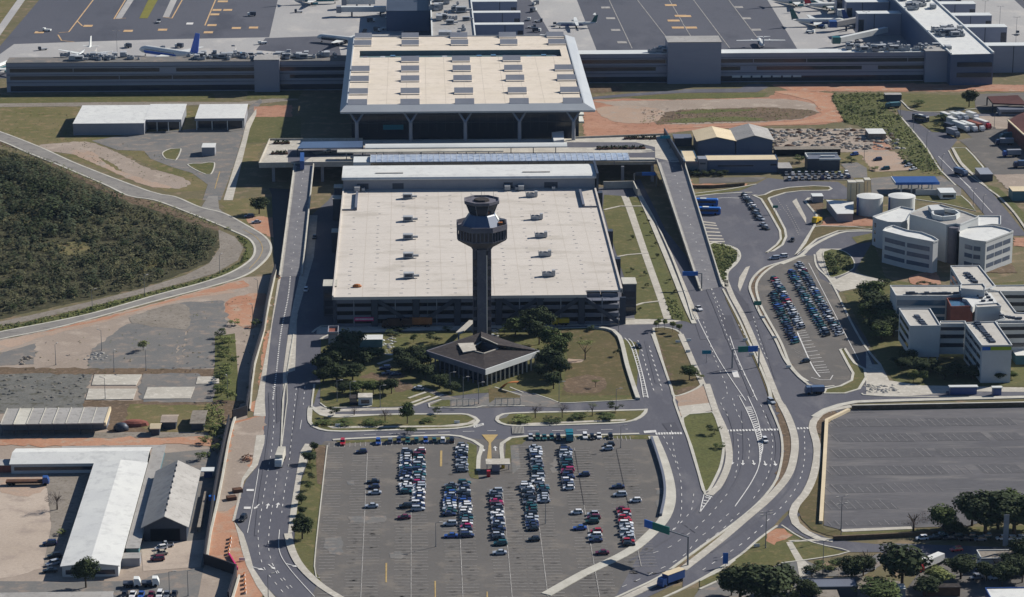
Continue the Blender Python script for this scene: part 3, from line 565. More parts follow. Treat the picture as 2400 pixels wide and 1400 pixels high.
island('lawn', 'K9 1090,690 1230,690 1320,780 1420,900 1380,990 1290,960 1180,850', .8, 6, sm=False)
kerb('K9 1040,720 1130,870 1280,1000 1500,1150', .6, .2); kerb('K9 1080,690 1180,870 1340,1010 1480,1140 1600,1230 1760,1400 1900,1600', 1.0, .2, 'pave')
sheet('lawn', 'green', 'K9 1400,1080 1590,1125 1700,1230 1867,1400 1900,1500 1850,1500 1660,1280 1560,1200', 6)
kerb('K9 510,340 640,490 800,690 930,900 1020,1000 1120,1100', .8, .15); kerb('K9 510,165 560,210 620,270 700,290 900,300 1340,260', .8, .2)
lines('K9 930,780 1060,910 1200,1050 1340,1200 1520,1400', .3, lvl=6); lines('K9 1200,1050 1290,1130', .3, lvl=6)
island('lawn', 'K9 670,1190 900,1210 1180,1210 1270,1290 1340,1380 1000,1300 940,1290 680,1250', .6, 5, sm=False)
sheet('yard', 'worn', 'K9 190,1020 420,1000 960,1000 1180,1130 1180,1210 680,1190 200,1200', 4)
sheet('lawn', 'field', 'K9 420,960 980,920 940,1000 420,1010', 5)
# highway lane marks
for s in ('K1 448,20 448,140 455,220 440,420 410,600 380,780 350,1000 380,1190 480,1330 540,1400', 'K1 600,30 585,180 570,350 548,560 525,690 505,850', 'K1 657,20 645,150', 'K1 475,580 460,700 440,830 420,1000 425,1120 470,1240 560,1360', 'K1 440,1180 500,1260 590,1360'):
    lines(s, .22, (2.2, 4.2), lvl=6)
lines('K1 490,960 490,1100 560,1220 720,1400', .22, lvl=6); lines('K1 355,560 320,770 280,980', .2, lvl=6); lines('K1 635,240 625,300', .2, lvl=6)
lines('K3 290,830 265,1100 205,1400 Z4 1930,1200 1905,1400', .5, (1.2, 1.2), lvl=6)
for s in ('Z6 190,590 300,920 400,1160 500,1370 Z9 350,0 420,200', 'Z6 145,850 215,1080 310,1330 Z9 265,40 330,160', 'Z9 380,260 460,300 460,450', 'Z9 545,60 620,260 625,380 590,560 490,720', 'Z9 385,300 390,420 365,570', 'K4 1040,50 1030,160 1000,280 870,430 760,540', 'K4 1480,50 1300,270 1080,490 880,640 720,750 440,850', 'K4 1640,300 1400,530 1230,650 1100,760', 'K4 1500,310 1260,520 1110,630 930,840 730,970 530,1070 310,1180 80,1280', 'Z8 2300,200 2330,420 2370,500', 'Z8 2250,280 2330,450 2370,590 2370,830 2310,940'):
    lines(s, .22, (2.2, 4.2), lvl=6)
for s in ('Z9 848,240 850,440 810,600 720,740 560,900 440,1010 280,1120 100,1240', 'Z6 390,870 560,1170 610,1330', 'L4 1540,20 1640,390 1720,560', 'K2 1030,1010 1090,1150 1155,1300'):
    lines(s, .25, (2.0, 4.0), lvl=6)
for s in ('Z9 395,0 470,150 530,330 535,470 480,600 365,770', 'Z9 455,0 520,150 558,330 550,400', 'Z6 90,800 250,1110 440,1400', 'Z6 330,950 390,1120 520,1400'): lines(s, .3, lvl=6)
def hatch(a, b, n, wd=.8, m='line', lvl=6):
    A, B = smooth_line(W(a), 1), smooth_line(W(b), 1); q = []
    for i in range(n):
        t = (i + .5) / n; p = A[min(int(t * len(A)), len(A) - 1)]; r = B[min(int(t * len(B)), len(B) - 1)]
        d = (r - p); u = Vector((0, 1, 0)) * wd / 2
        if d.length > .3: q.append([p - u, r - u, r + u, p + u])
    patch_marks(m, q, lvl)
hatch('Z9 440,75 500,230 530,330 535,470', 'Z9 480,75 545,240 560,330 545,450', 30)
hatch('Z9 160,685 120,810', 'Z9 210,700 125,805', 7)
hatch('Z9 165,685 215,680', 'Z9 170,720 220,700', 6)
lines('Z9 200,700 120,812 150,680', .3, lvl=6, sm=False)
def zebra(a, b, n, dx, dy):
    A, B = g1(a), g1(b); q = []
    for i in range(n):
        p = A + (B - A) * (i / (n - 1)); x, y = dx / 2, dy / 2
        q.append([p + Vector((-x, -y, 0)), p + Vector((x, -y, 0)), p + Vector((x, y, 0)), p + Vector((-x, y, 0))])
    patch_marks('line', q, 6)
zebra('Z9 315,240', 'Z9 665,233', 17, .66, 1.9); zebra('Z9 785,226', 'Z9 893,222', 6, .66, 1.9); zebra('Z8 2200,262', 'Z8 2370,258', 10, .7, 2.2)
zebra('Z8 2120,250', 'Z8 2190,245', 6, .8, 2.5); zebra('K7 2060,1300', 'K7 2160,1270', 6, .8, 2.4)
hatch('K8 200,825 280,1090', 'K8 400,850 520,1090', 7, 1.9, 'pave', 5)
hatch('K6 1880,290 1990,640 2030,920', 'K6 1915,270 2015,600 2095,930', 26, .5); lines('K6 1850,190 1920,280 2015,600 2095,935', .35, lvl=7); lines('K6 1800,180 1880,290 1985,640 2035,930', .35, lvl=7)
hatch('L7 590,830 830,1290', 'L7 690,815 960,1280', 15, .35, 'line', 6); lines('L7 600,840 760,1200 850,1330', .5, lvl=6); lines('L7 750,1335 850,1360 960,1360 990,1310', .3, lvl=6, sm=False)
hatch('Z6 770,1030 830,1150', 'Z6 860,1080 880,1150', 5, .25, 'stall', 6)
patch_marks('line', ['K1 275,694 324,694 322,707 273,707', 'K1 257,810 303,810 300,825 255,825', 'L4 1262,705 1335,700 1365,788 1290,785'], 6)
def arrow(s, ang, ln=5.0):
    c = g1(s); f = Vector((math.cos(ang), math.sin(ang), 0)); n = Vector((-f.y, f.x, 0))
    patch_marks('line', [[c - f * ln / 2 - n * .2, c + f * ln * .1 - n * .2, c + f * ln * .1 + n * .2, c - f * ln / 2 + n * .2], [c + f * ln * .1 - n * .75, c + f * ln / 2, c + f * ln * .1 + n * .75]], 6)
for s, a in (('K1 412,805', 1.5), ('K1 478,800', 1.5), ('K1 350,1215', 5.6), ('K1 440,1205', 5.2), ('K1 575,1195', 5.6), ('K1 340,810', 4.4), ('Z9 345,460', 4.6), ('Z9 420,465', 4.6), ('Z9 495,465', 4.7), ('Z9 575,470', 4.7), ('Z9 645,470', 4.7), ('Z8 990,370', 4.8), ('Z8 1075,365', 1.6)):
    arrow(s, a)
for s in ('L4 135,440 180,640 230,800 290,970', 'L4 230,440 310,700 390,960', 'Z5 2070,980 2120,1130 2180,1330', 'Z5 2150,1020 2240,1320'): lines(s, .22, (2, 4), lvl=6)
for s in ('Z8 160,268 1080,240', 'Z8 1300,245 2000,230'): lines(s, .3, (4, 4.5), lvl=6)
for s in ('K8 1180,690 1370,690', 'K8 1150,560 1320,800 1420,1000', 'K8 1270,640 1440,960'): lines(s, .4, (1.0, 2.4), 'stall', 6)
# stalls of the car parks
def stalls(xc, y0, y1, half=5.0, m='stall', pitch=2.5, centre=True, wd=.18, lvl=6, lo=None, hi=None):
    q = []; n = int((y1 - y0) / pitch)
    for i in range(n + 1):
        y = y0 + i * pitch
        if random.random() < .06: continue
        a, b = (xc - half if lo is None else lo) + random.uniform(-.3, .3), (xc + half if hi is None else hi) + random.uniform(-.3, .3)
        q.append([Vector((a, y - wd / 2, 0)), Vector((b, y - wd / 2, 0)), Vector((b, y + wd / 2, 0)), Vector((a, y + wd / 2, 0))])
    if centre: q.append([Vector((xc - .12, y0, 0)), Vector((xc + .12, y0, 0)), Vector((xc + .12, y1, 0)), Vector((xc - .12, y1, 0))])
    patch_marks(m, q, lvl, 'stall_marking')
YB = g1('P 1200,1415').y
COLX = [g1(s).x for s in ('Z8 150,1100', 'Z8 487,1150', 'Z8 837,1150', 'Z8 1170,1150', 'Z8 1408,1120', 'Z8 1735,1000', 'Z8 1960,560')]
for x, t, mm in zip(COLX, ('Z8 150,400', 'Z8 487,400', 'Z8 830,640', 'Z8 1120,650', 'Z8 1380,350', 'Z8 1560,360', 'Z8 1930,370'), ('stall', 'stall', 'stall', 'stall', 'stall', 'stall', 'stall')):
    stalls(x, YB if x < 35 else g1('P 1400,1330').y, g1(t).y, m=mm)
stalls(COLX[5], g1('Z8 1700,760').y, g1('Z8 1600,380').y, m='dline', wd=.12, lvl=7); stalls(COLX[6], g1('Z8 1990,880').y, g1('Z8 1930,370').y, m='dline', wd=.14, lvl=7)
XL = g1('M1 300,800').x
stalls(0, g1('M1 300,1250').y, g1('M1 350,265').y, lo=XL + .6, hi=XL + 5.6, centre=False); stalls(0, g1('Z8 0,1400').y, g1('M1 300,1250').y, lo=XL + .6, hi=XL + 5.2, centre=False)
def vstalls(s0, s1, n, dy=4.5, m='stall'):
    A, B = g1(s0), g1(s1); q = []
    for i in range(n + 1):
        p = A + (B - A) * (i / n); q.append([p + Vector((-.1, -dy, 0)), p + Vector((.1, -dy, 0)), p + Vector((.1, 0, 0)), p + Vector((-.1, 0, 0))])
    patch_marks(m, q, 6, 'stall_marking')
vstalls('M1 370,205', 'M1 1890,170', 24); vstalls('M2 400,115', 'M2 1640,125', 24)
# skewed stalls of the empty car park: lines run away from the camera, leaning like the photo's
for yz, x1 in ((120, 1340), (215, 2400), (320, 2400), (430, 2400), (550, 2400), (675, 1900), (790, 1600), (905, 1600)):
    q = []; p = g1('Z9 %d,%d' % (1040, yz)); e = g1('Z9 %d,%d' % (x1, yz - 10)); n = int((e.x - p.x) / 2.6)
    up = 8.5 if yz not in (120, 905) else 4.5
    for i in range(n):
        if random.random() < .08: continue
        b = Vector((p.x + i * 2.6, p.y + random.uniform(-.3, .3), 0)); u_ = up * random.choice((1, 1, .6, .85)); t = b + Vector((-.9 * u_ / 4.5, u_, 0))
        q.append([b, b + Vector((.19, 0, 0)), t + Vector((.19, 0, 0)), t])
    patch_marks('faint', q, 6, 'stall_marking'); x = p.x + 2; dq = []
    while x < e.x - 8:
        x2 = min(x + random.uniform(8, 40), e.x); J = lambda: random.uniform(-.5, .4)
        dq.append([Vector((x, p.y + J(), 0)), Vector((x2, p.y + J(), 0)), Vector((x2 - up * .2, p.y + up + J(), 0)), Vector((x - up * .2, p.y + up + J(), 0))]); x = x2 + random.uniform(2, 16)
    patch_marks('lot2d', dq, 5, 'dark_bay')

# wear: oil drips in the stalls, tyre tracks on the lanes, mended patches
dq = []
for x in COLX:
    for _ in range(46):
        cx_, cy_ = x + random.choice((-2.6, 2.6)) + random.uniform(-.8, .8), random.uniform(YB, g1('Z8 480,420').y); a_, b_ = random.uniform(.5, 1.3), random.uniform(.25, .6)
        dq.append([Vector((cx_ + a_ * math.cos(k) * random.uniform(.7, 1.2), cy_ + b_ * math.sin(k), 0)) for k in (0, .9, 1.9, 2.8, 3.7, 4.6, 5.5)])
patch_marks('oil', dq, 5, 'oil_stain')
for s in ('P 760,1262 800,1258 804,1280 795,1303 772,1300 758,1285', 'P 852,1214 892,1212 890,1226 862,1230', 'P 912,1298 936,1294 952,1303 940,1312 915,1310', 'Z8 1480,440 1500,430 1510,530 1470,540', 'M2 1940,760 2040,750 2035,830 1960,830', 'M2 1955,900 2040,880 2030,1000 1970,990', 'M1 580,665 670,665 680,715 600,715', 'Z8 40,840 310,835 300,880 60,885'):
    sheet('old_yard', 'worn', s, 5)
for s in ('Z9 310,100 360,260 355,420 310,600 200,780 0,960', 'Z9 420,100 430,300 425,450 370,600 250,760 60,920', 'Z9 590,120 650,280 655,420 610,560 520,700 350,850', 'Z6 170,620 270,860 390,1150 480,1370', 'Z9 800,220 820,400 770,600 640,760 440,930 200,1090', 'K1 425,60 430,230 400,500 360,760 335,1000', 'K1 625,30 600,220 560,500', 'L4 190,330 240,500 330,760', 'K4 1200,100 1000,350 800,560 500,760 200,930', 'Z6 460,720 560,980 650,1250'):
    lines(s, .9, m='track', lvl=5, name='tyre_track'); 
# ------------------------------------------------------------ buildings
def foot(fl, fr, bk, z):
    a, b, c = g1(fl, z), g1(fr, z), g1(bk, z); return a.x, b.x, (a.y + b.y) / 2, c.y
def facade_bands(root, x0, x1, y, levels, m='glass', name='window', out=.06, deep=.25):
    for z0, z1 in levels: MB().box(x0, y - out, z0, x1, y + deep, z1).build(name, m, root)
def flat_building(name, label, cat, x0, x1, y0, y1, h, wm, rm, group=None, par=.5, bands=(), side=None, z0=0):
    t = thing(name, label, cat, ((x0 + x1) / 2, (y0 + y1) / 2, z0), group)
    MB().box(x0, y0, z0, x1, y1, h - .05).build('wall', wm, t)
    b = MB().box(x0 - .15, y0 - .15, h - .05, x1 + .15, y1 + .15, h + .1)
    b.build('roof', rm, t)
    if par:
        b = MB()
        for q in ((x0 - .2, y0 - .2, x1 + .2, y0 + .1), (x0 - .2, y1 - .1, x1 + .2, y1 + .2), (x0 - .2, y0 + .1, x0 + .1, y1 - .1), (x1 - .1, y0 + .1, x1 + .2, y1 - .1)):
            b.box(q[0], q[1], h + .1, q[2], q[3], h + .1 + par)
        b.build('parapet', wm, t)
    facade_bands(t, x0 + 1, x1 - 1, y0, bands)
    return t
def gable(name, label, cat, x0, x1, y0, y1, eave, ridge, wm, rm, group=None, xr=None, over=.5, thick=.25, axis='y', z0=0):
    xr = (x0 + x1) / 2 if xr is None else xr
    t = thing(name, label, cat, ((x0 + x1) / 2, (y0 + y1) / 2, z0), group)
    if axis == 'y':
        pr = [(x0, z0), (x1, z0), (x1, eave), (xr, ridge), (x0, eave)]
        MB().loft([[(x, y0, z) for x, z in pr], [(x, y1, z) for x, z in pr]]).build('wall', wm, t)
        e = over * (ridge - eave) / max(xr - x0, .1)
        up = [(x0 - over, eave - e + .03), (xr, ridge + .03), (x1 + over, eave - e + .03)]
        rp = up + [(a, b + thick) for a, b in up[::-1]]
        MB().loft([[(x, y0 - over, z) for x, z in rp], [(x, y1 + over, z) for x, z in rp]]).build('roof', rm, t)
    else:
        yr = (y0 + y1) / 2; pr = [(y0, z0), (y1, z0), (y1, eave), (yr, ridge), (y0, eave)]
        MB().loft([[(x0, y, z) for y, z in pr], [(x1, y, z) for y, z in pr]]).build('wall', wm, t)
        e = over * (ridge - eave) / (yr - y0); up = [(y0 - over, eave - e + .03), (yr, ridge + .03), (y1 + over, eave - e + .03)]
        rp = up + [(a, b + thick) for a, b in up[::-1]]
        MB().loft([[(x0 - over, y, z) for y, z in rp], [(x1 + over, y, z) for y, z in rp]]).build('roof', rm, t)
    return t
def ac_mesh(kind=0):
    b = MB()
    if kind == 0: b.box(-2.7, -1.2, 1.7, -2.6, 1.2, 2.3, 1); b.box(-2.6, -1.1, .3, 1.2, 1.1, 1.7, 0); b.box(1.3, -.9, .3, 2.6, 1.0, 2.6, 0); b.cyl((-1.6, 0, 1.7), (-1.6, 0, 1.95), .7, mi=1, n=10); b.cyl((0, 0, 1.7), (0, 0, 1.95), .7, mi=1, n=10)
    elif kind == 1: b.box(-1.2, -.8, .2, 1.2, .8, 1.6, 0); b.cyl((0, 0, 1.6), (0, 0, 1.9), .6, mi=1, n=10)
    else: b.box(-2.2, -1.4, .3, 2.2, 1.4, 2.4, 0); b.box(2.2, -.5, .6, 4.4, .5, 1.5, 0); b.box(-1.6, -1.45, .8, 1.6, -1.38, 2.0, 1)
    if kind != 1:
        for x in (-2.1, 2.1):
            for y in (-.8, .8): b.box(x - .1, y - .1, 0, x + .1, y + .1, .3, 1)
    return b.mesh('rooftop_unit', ['ac', 'steel'])
ACM = [ac_mesh(i) for i in range(3)]
def unit(x, y, z, k, label, group, a=0.0, s=1.0, name='rooftop_unit'):
    o = bpy.data.objects.new(name, ACM[k]); C.objects.link(o); o.location = (x, y, z); o.rotation_euler.z = a; o.scale = (s, s, s)
    return tag(o, label, 'rooftop unit', group)
# ---- terminal hall
ZD = 9.0                             # departures deck
ZT = 25.0
tx0, tx1 = -58.5, 57.5; ty0, ty1 = g1('P 1000,247', ZT).y, g1('P 1000,86', ZT).y
T = thing('terminal_hall', 'huge terminal hall under a flat beige roof with five Y-shaped front columns', 'terminal', (0, 390, 0))
trY0, trY1 = g1('P 1070,134', ZT).y, g1('P 1070,119', ZT).y
b = MB(); b.box(tx0, ty0, ZT - 1.2, tx1, trY0, ZT); b.box(tx0, trY1, ZT - 1.2, tx1, ty1, ZT); b.box(tx0, trY0, ZT - 1.2, tx0 + 4, trY1, ZT); b.box(tx1 - 5, trY0, ZT - 1.2, tx1, trY1, ZT)
RF = b.build('roof', 'roofw', T)
b = MB()                              # sloping metal eaves round the roof
fx0, fx1, fy0, fy1 = tx0 - 3.2, tx1 + 5.2, ty0 - 5.2, ty1 + 2
zi, zo = ZT + .5, ZT - 2.0
b.add([(tx0, ty0, zi), (tx1, ty0, zi), (fx1, fy0, zo), (fx0, fy0, zo)], [(0, 1, 2, 3)]); b.add([(tx1, ty0, zi), (tx1, ty1, zi), (fx1, fy1, zo + .6), (fx1, fy0, zo)], [(0, 1, 2, 3)])
b.add([(tx0, ty0, zi), (tx0, ty1, zi), (fx0, fy1, zo), (fx0, fy0, zo)], [(3, 2, 1, 0)]); b.add([(tx0, ty1, zi), (tx1, ty1, zi), (fx1, fy1, zo + .6), (fx0, fy1, zo)], [(3, 2, 1, 0)])
b.box(tx0 - .05, ty0 - .05, ZT - 1.2, tx1 + .05, ty0 + .5, zi); b.box(tx0 - .05, ty1 - .5, ZT - 1.2, tx1 + .05, ty1 + .05, zi); b.box(tx0 - .05, ty0 + .5, ZT - 1.2, tx0 + .5, ty1 - .5, zi); b.box(tx1 - .5, ty0 + .5, ZT - 1.2, tx1 + .05, ty1 - .5, zi)
b.box(fx0 + .3, fy0 + .4, zo - .9, fx1 - .3, fy0 + 4, zo - .02); b.box(fx0 + .3, fy0 + 4, zo - .9, tx0 + 2, fy1, zo - .02); b.box(tx1 - 2, fy0 + 4, zo - .9, fx1 - .3, fy1, zo - .02)
b.build('eaves', 'eave', T)
b = MB(); b.box(tx0 + 4, trY0 + .3, ZT - 2.6, tx1 - 5, trY1 - .1, ZT - 2.2); b.box(tx0 + 4, trY1 - .35, ZT - 2.6, tx1 - 5, trY1 - .05, ZT + .25)
b.build('roof_trench', 'trench', T)
rnd = random.Random(3)
for i in range(16):
    x = tx0 + 8 + i * 6.6 + rnd.uniform(-2, 2); sb = MB(); sb.box(x - 1.2, trY0 + 1.5, ZT - 2.2, x + 1.4, trY0 + 5, ZT - .4 + rnd.uniform(-.5, .9)); sb.build('roof_unit', rnd.choice(['ac', 'steel', 'dgrey', 'glass2']), T)
SX = [g1('P %d,245' % x, ZT).x for x in (830, 961, 1089.5, 1217, 1345)]
SY = [g1('P 1090,%g' % y, ZT).y for y in (246.5, 220.5, 191, 167.5, 145, 106.5, 89.5)]
for j, y in enumerate(SY):
    for i, x in enumerate(SX):
        if j == 4 and i in (0, 4): continue
        x = min(max(x, tx0 + 5.3), tx1 - 5.8)
        sb = MB(); sb.add([(x - 4.7, y, ZT + .5), (x + 4.7, y, ZT + .5), (x + 4.7, y + 4.0, ZT + 2.5), (x - 4.7, y + 4.0, ZT + 2.5), (x - 4.7, y, ZT), (x + 4.7, y, ZT), (x + 4.7, y + 4.8, ZT), (x - 4.7, y + 4.8, ZT)],
                         [(0, 1, 2, 3), (4, 5, 1, 0), (3, 2, 6, 7), (0, 3, 7, 4), (1, 5, 6, 2)])
        f = sb.build('skylight', 'grey', T)
        if j > 0:
            lb = MB().box(x - 4.7, y - 1.6, ZT, x + 4.7, y - .02, ZT + .5); sub(lb, 'ledge', 'roofw', f, T)
wy = ty0 + 13
MB().box(tx0 + 2, wy, 0, tx1 - 2, ty1 - 2, ZT - 3.2).build('glass_hall', 'glass', T)
b = MB()
for z in (ZD + 4.3, ZD + 8.2): b.box(tx0 + 1.9, wy - .25, z, tx1 - 1.9, wy + .1, z + .45)
x = tx0 + 2
while x < tx1 - 2: b.box(x - .08, wy - .18, ZD, x + .08, wy + .1, ZT - 3.2); x += 4.2
b.box(tx0 + 1.9, wy - 2.5, ZD + 9.4, tx1 - 1.9, wy - .1, ZD + 9.9)
b.build('mullion_frame', 'steel', T)
b = MB(); 
for z in (12.5, 16, 19.5): b.box(tx1 - 2, wy + 1, z, tx1 + .6, wy + 60, z + .8)
b.build('side_balcony', 'white', T)
for i, x in enumerate(g1('P %g,250' % p, ZT).x for p in (836, 962, 1090, 1217, 1344)):
    y = g1('P 1090,330', ZD).y; cb = MB(); cb.cyl((x, y, 0), (x, y, ZD + 9.2), 1.0, .85, 12)
    c = cb.build('column', 'grey', T)
    for s in (-1, 1): sub(MB().bar((x, y, ZD + 9), (x + s * 3.6, fy0 + 3, zo - .5), .7, .7), 'strut', 'grey', c, T)
b = MB().box(-41, wy - .6, ZD + 1.2, -31, wy - .3, ZD + 3.6); b.build('entrance_sign', 'signt', T)
# low roof panels at the back wall
# ---- piers
PZ = 16.0
def pier_block(name, label, x0, x1, y0, y1, h, roofm='tin', group='dark piers of the terminal', bands=True, seed=1):
    t = thing(name, label, 'pier', ((x0 + x1) / 2, y0, 0), group)
    MB().box(x0, y0, 0, x1, y1, h).build('wall', 'pier', t)
    MB().box(x0 - .1, y0 - .1, h, x1 + .1, y1 + .1, h + .25).build('roof', roofm, t)
    if bands:
        r = random.Random(seed)
        for z in (h * .42, h * .68):
            x = x0 + 2
            while x < x1 - 4:
                e = min(x + r.uniform(25, 60), x1 - 2); MB().box(x, y0 - .08, z, e, y0 + .2, z + 2.0).build('window', 'glass', t); x = e + r.choice([.4, .4, 9])
        MB().box(x0 + 2, y0 - .05, .4, x1 - 2, y0 + .2, 3.4).build('ground_glazing', 'glass', t)
        b = MB()
        for z in (h * .32, h * .58, h * .85): b.box(x0, y0 - .3, z, x1, y0 - .02, z + .35)
        b.build('ledge', 'dgrey', t)
    return t
a = foot('P 18,215', 'P 812,213', 'P 18,215', 0); pb = g1('P 30,136', PZ).y
PL = pier_block('terminal_pier', 'long dark pier with window bands on the side of the blue jet tail', a[0], tx0 - .6, a[2], pb, PZ, roofm='worn', seed=2)
pr0 = g1('P 1700,193', 0).y; xr = g1('P 2329,125', PZ).x
PR = pier_block('terminal_pier', 'long dark pier with a white roof edge above the red earth strip', tx1 + .6, xr, pr0, g1('P 1900,116', PZ).y, PZ, roofm='white', seed=5)
b = MB(); rr = random.Random(11)
for i in range(7): MB().box(149 + i * 5.6, pr0 - .25, 2.6, 153.6 + i * 5.6, pr0 - .1, 3.8).build('lit_window', 'white', PR)
def stairblock(fl, fr, bk, h, label, base):
    x0, x1 = g1(fl, h).x, g1(fr, h).x
    t = thing('stair_block', label, 'stair tower', ((x0 + x1) / 2, base, 0), 'windowless blocks on the pier fronts')
    MB().box(x0, base - 4, 0, x1, base + 14, h).build('wall', 'pier', t)
    MB().box(x0 - .2, base - 4.2, h, x1 + .2, base + 14.2, h + .3).build('roof', 'tin', t)
    return t
stairblock('P 1571,112', 'P 1698,112', 'P', 23, 'big blank grey-blue block standing tallest on the pier', pr0)
stairblock('P 595,142', 'P 654,142', 'P', 17.5, 'small blank block between dark pier glazing and the terminal shadow', a[2])
stairblock('P 2179,131', 'P 2237,131', 'P', 17.2, 'narrow blank block at the pier end near the wide light roof', pr0)
# roof plant of the piers
rr = random.Random(5); n = 0
for (xa, xb, ya, k) in ((150, 330, a[2] + 4, 36), (430, 620, a[2] + 4, 42), (640, 790, a[2] + 6, 26)):
    for i in range(k):
        x = g1('P %d,140' % rr.randint(xa, xb), PZ).x; unit(x, ya + rr.uniform(0, 12), PZ + .25, rr.randint(0, 2), 'grey machine in the plant on the dark pier roof by the blue jet tail', 'plant on the dark pier roof', rr.choice([0, 1.57]), rr.uniform(.7, 1.2))
for i in range(34):
    x = g1('P %d,128' % rr.randint(1990, 2235), PZ).x; unit(x, pr0 + rr.uniform(3, 17), PZ + .3, rr.randint(0, 2), 'pale machine in the plant on the white-edged pier roof', 'plant on the white-edged pier roof', rr.choice([0, 1.57]), rr.uniform(.7, 1.3))
for i in range(9):
    x = g1('P %d,122' % rr.randint(1520, 1570), PZ).x; unit(x, pr0 + rr.uniform(3, 15), PZ + .3, rr.randint(0, 2), 'pale machine beside the tallest blank block on the pier roof', 'plant beside the blank block', 0, .9)
# centre pier behind the hall
px0, px1 = g1('P 1012,78', 17).x, g1('P 1113,78', 17).x; py0 = ty1 + 3
CP = thing('terminal_pier', 'pier behind the hall roof crowded with pale machinery on top', 'pier', (px0, py0, 0), 'dark piers of the terminal')
MB().box(px0, py0, 0, px1, 1150, 17).build('wall', 'navy', CP); MB().box(px0, py0, 17, px1, 1150, 17.25).build('roof', 'tin', CP)
b = MB().box(px0 - .3, py0, 17.25, px0 + .5, 1150, 18.1); b.box(px1 - .5, py0, 17.25, px1 + .3, 1150, 18.1); b.build('parapet', 'white', CP)
for z in (5, 10): MB().box(px0 - .08, py0 + 5, z, px0 + .2, 900, z + 2.6).build('window', 'glass2', CP)
for i in range(64):
    unit(rr.uniform(px0 + 3, px1 - 3), rr.uniform(py0 + 4, 800), 17.3, rr.randint(0, 2), 'pale machine in the crowded plant on the pier behind the hall', 'plant on the pier behind the hall', rr.choice([0, 1.57]), rr.uniform(.9, 1.7))
def gate(x0, x1, y, dy, h, label, group, right=True):
    t = thing('boarding_gate', label, 'boarding gate', ((x0 + x1) / 2, y, 0), group); s = 1 if right else -1; k = .62
    xm = x0 + (x1 - x0) * (k if right else 1 - k)
    MB().box(x0, y, 0, x1, y + dy, h).build('wall', 'pier', t); MB().box(x0 - .2, y - .2, h, x1 + .2, y + dy + .2, h + .35).build('roof', 'white', t)
    MB().box(xm - .2, y - .12, 0, xm + .2, y + .1, h).build('joint', 'steel', t)
    xe = x1 if right else x0; MB().box(min(xe, xe - s * 4) + .4, y - .1, h * .15, max(xe, xe - s * 4) - .4, y + .1, h * .75).build('window', 'glass', t)
    return t
for i, (ya, l) in enumerate(((59, 'closest to the hall roof'), (31, 'middle one of three'), (5, 'third one behind the hall'))):
    y = g1('P 1170,%g' % ya, 13.5).y; dy = 6
    gate(px1 + .6, g1('P %d,%g' % (1228 - i * 8, ya), 14).x, y, dy, 13.5, 'grey boarding gate with white roof beside the machinery pier, ' + l, 'boarding gates of the pier behind the hall')
# left mass beside the centre pier
x0 = g1('P 948,84', 12).x
MBx = thing('boarding_hall', 'plain dark block along the shaded flank of the machinery pier', 'annex', (x0, py0, 0)); MB().box(g1('P 905,30', 12).x, 640, 0, px0 - .6, 700, 12).build('wall', 'navy', MBx); MB().box(g1('P 905,30', 12).x, 640, 12, px0 - .6, 700, 12.3).build('roof', 'steel', MBx)
b = MB()
for i, (p0, p1, y, h) in enumerate(((800, 905, 40, 5), (812, 880, 22, 5))):
    A, B = g1('P %d,%d' % (p0, y)), g1('P %d,%d' % (p1, y)); t = thing('air_bridge', ('white air bridge reaching over the concrete by the machinery pier', 'second white air bridge farther out by the machinery pier')[i], 'air bridge', (A.x, A.y, 0), 'air bridges on the apron')
    MB().box(A.x, A.y, 3, B.x, A.y + 3.5, 6.2).build('tunnel', 'white', t); MB().box(A.x - 3, A.y - 1, 2.6, A.x, A.y + 4.5, 6.6).build('cab', 'grey', t)
    MB().box(A.x + 6, A.y + 1, 0, A.x + 7, A.y + 2.4, 3).build('leg', 'steel', t); MB().box(B.x - 4, A.y + 1, 0, B.x - 3, A.y + 2.4, 3).build('leg', 'steel', t)
# right slanting pier
RZ = 17.0
rp = W('P 2229,129 2329,127 2183,-5 2090,-5', RZ)
rp += []
d1, d2 = (rp[3] - rp[0]), (rp[2] - rp[1])
A0, A1, B0, B1 = rp[0], rp[0] + d1 * 2.0, rp[1], rp[1] + d2 * 2.0
RPI = thing('terminal_pier', 'slanting pier with a broad light roof running back from the white-edged pier', 'pier', (A0.x, A0.y, 0), 'dark piers of the terminal')
MB().prism([A0, B0, B1, A1], 0, RZ).build('wall', 'navy', RPI); MB().prism([A0, B0, B1, A1], RZ, RZ + .25).build('roof', 'wsheet', RPI)
b = MB(); b.bar(A0 + Vector((0, 0, .6)), A1 + Vector((0, 0, .6)), .9, 1.0); b.bar(B0 + Vector((0, 0, .6)), B1 + Vector((0, 0, .6)), .9, 1.0); b.build('parapet', 'white', RPI)
fx = g1('P 2237,130', RZ).x
for z in (4.6, 10.4): MB().box(fx + 2, rp[0].y - .12 - 0, z, rp[1].x - 1, rp[0].y + .3, z + 2.4).build('window', 'glass', RPI)
for i in range(40):
    t = rr.choice([rr.uniform(.24, .42), rr.uniform(.74, 1.1)]); u = rr.uniform(.15, .85); p = (A0 + (rp[3] - A0) * t).lerp(B0 + (rp[2] - B0) * t, u)
    unit(p.x, p.y, RZ + .3, rr.randint(0, 2), 'pale machine in the plant on the slanting pier roof', 'plant on the slanting pier roof', rr.choice([0, 1.57]), rr.uniform(.9, 1.5))
for i, (xa, xb, yt, yb) in enumerate(((2027, 2080, 52, 84), (1999, 2052, 24, 56), (1972, 2024, 0, 36))):
    y = g1('P %d,%d' % (xa, yb)).y; h = 13
    gate(g1('P %d,%d' % (xa, yt), h).x, g1('P %d,%d' % (2130 - i * 30, yt), h).x, y, 9, h, 'grey boarding gate over the parked jets on the slanting pier, ' + ('lowest', 'middle', 'uppermost')[i] + ' of three', 'boarding gates over the parked jets', False)
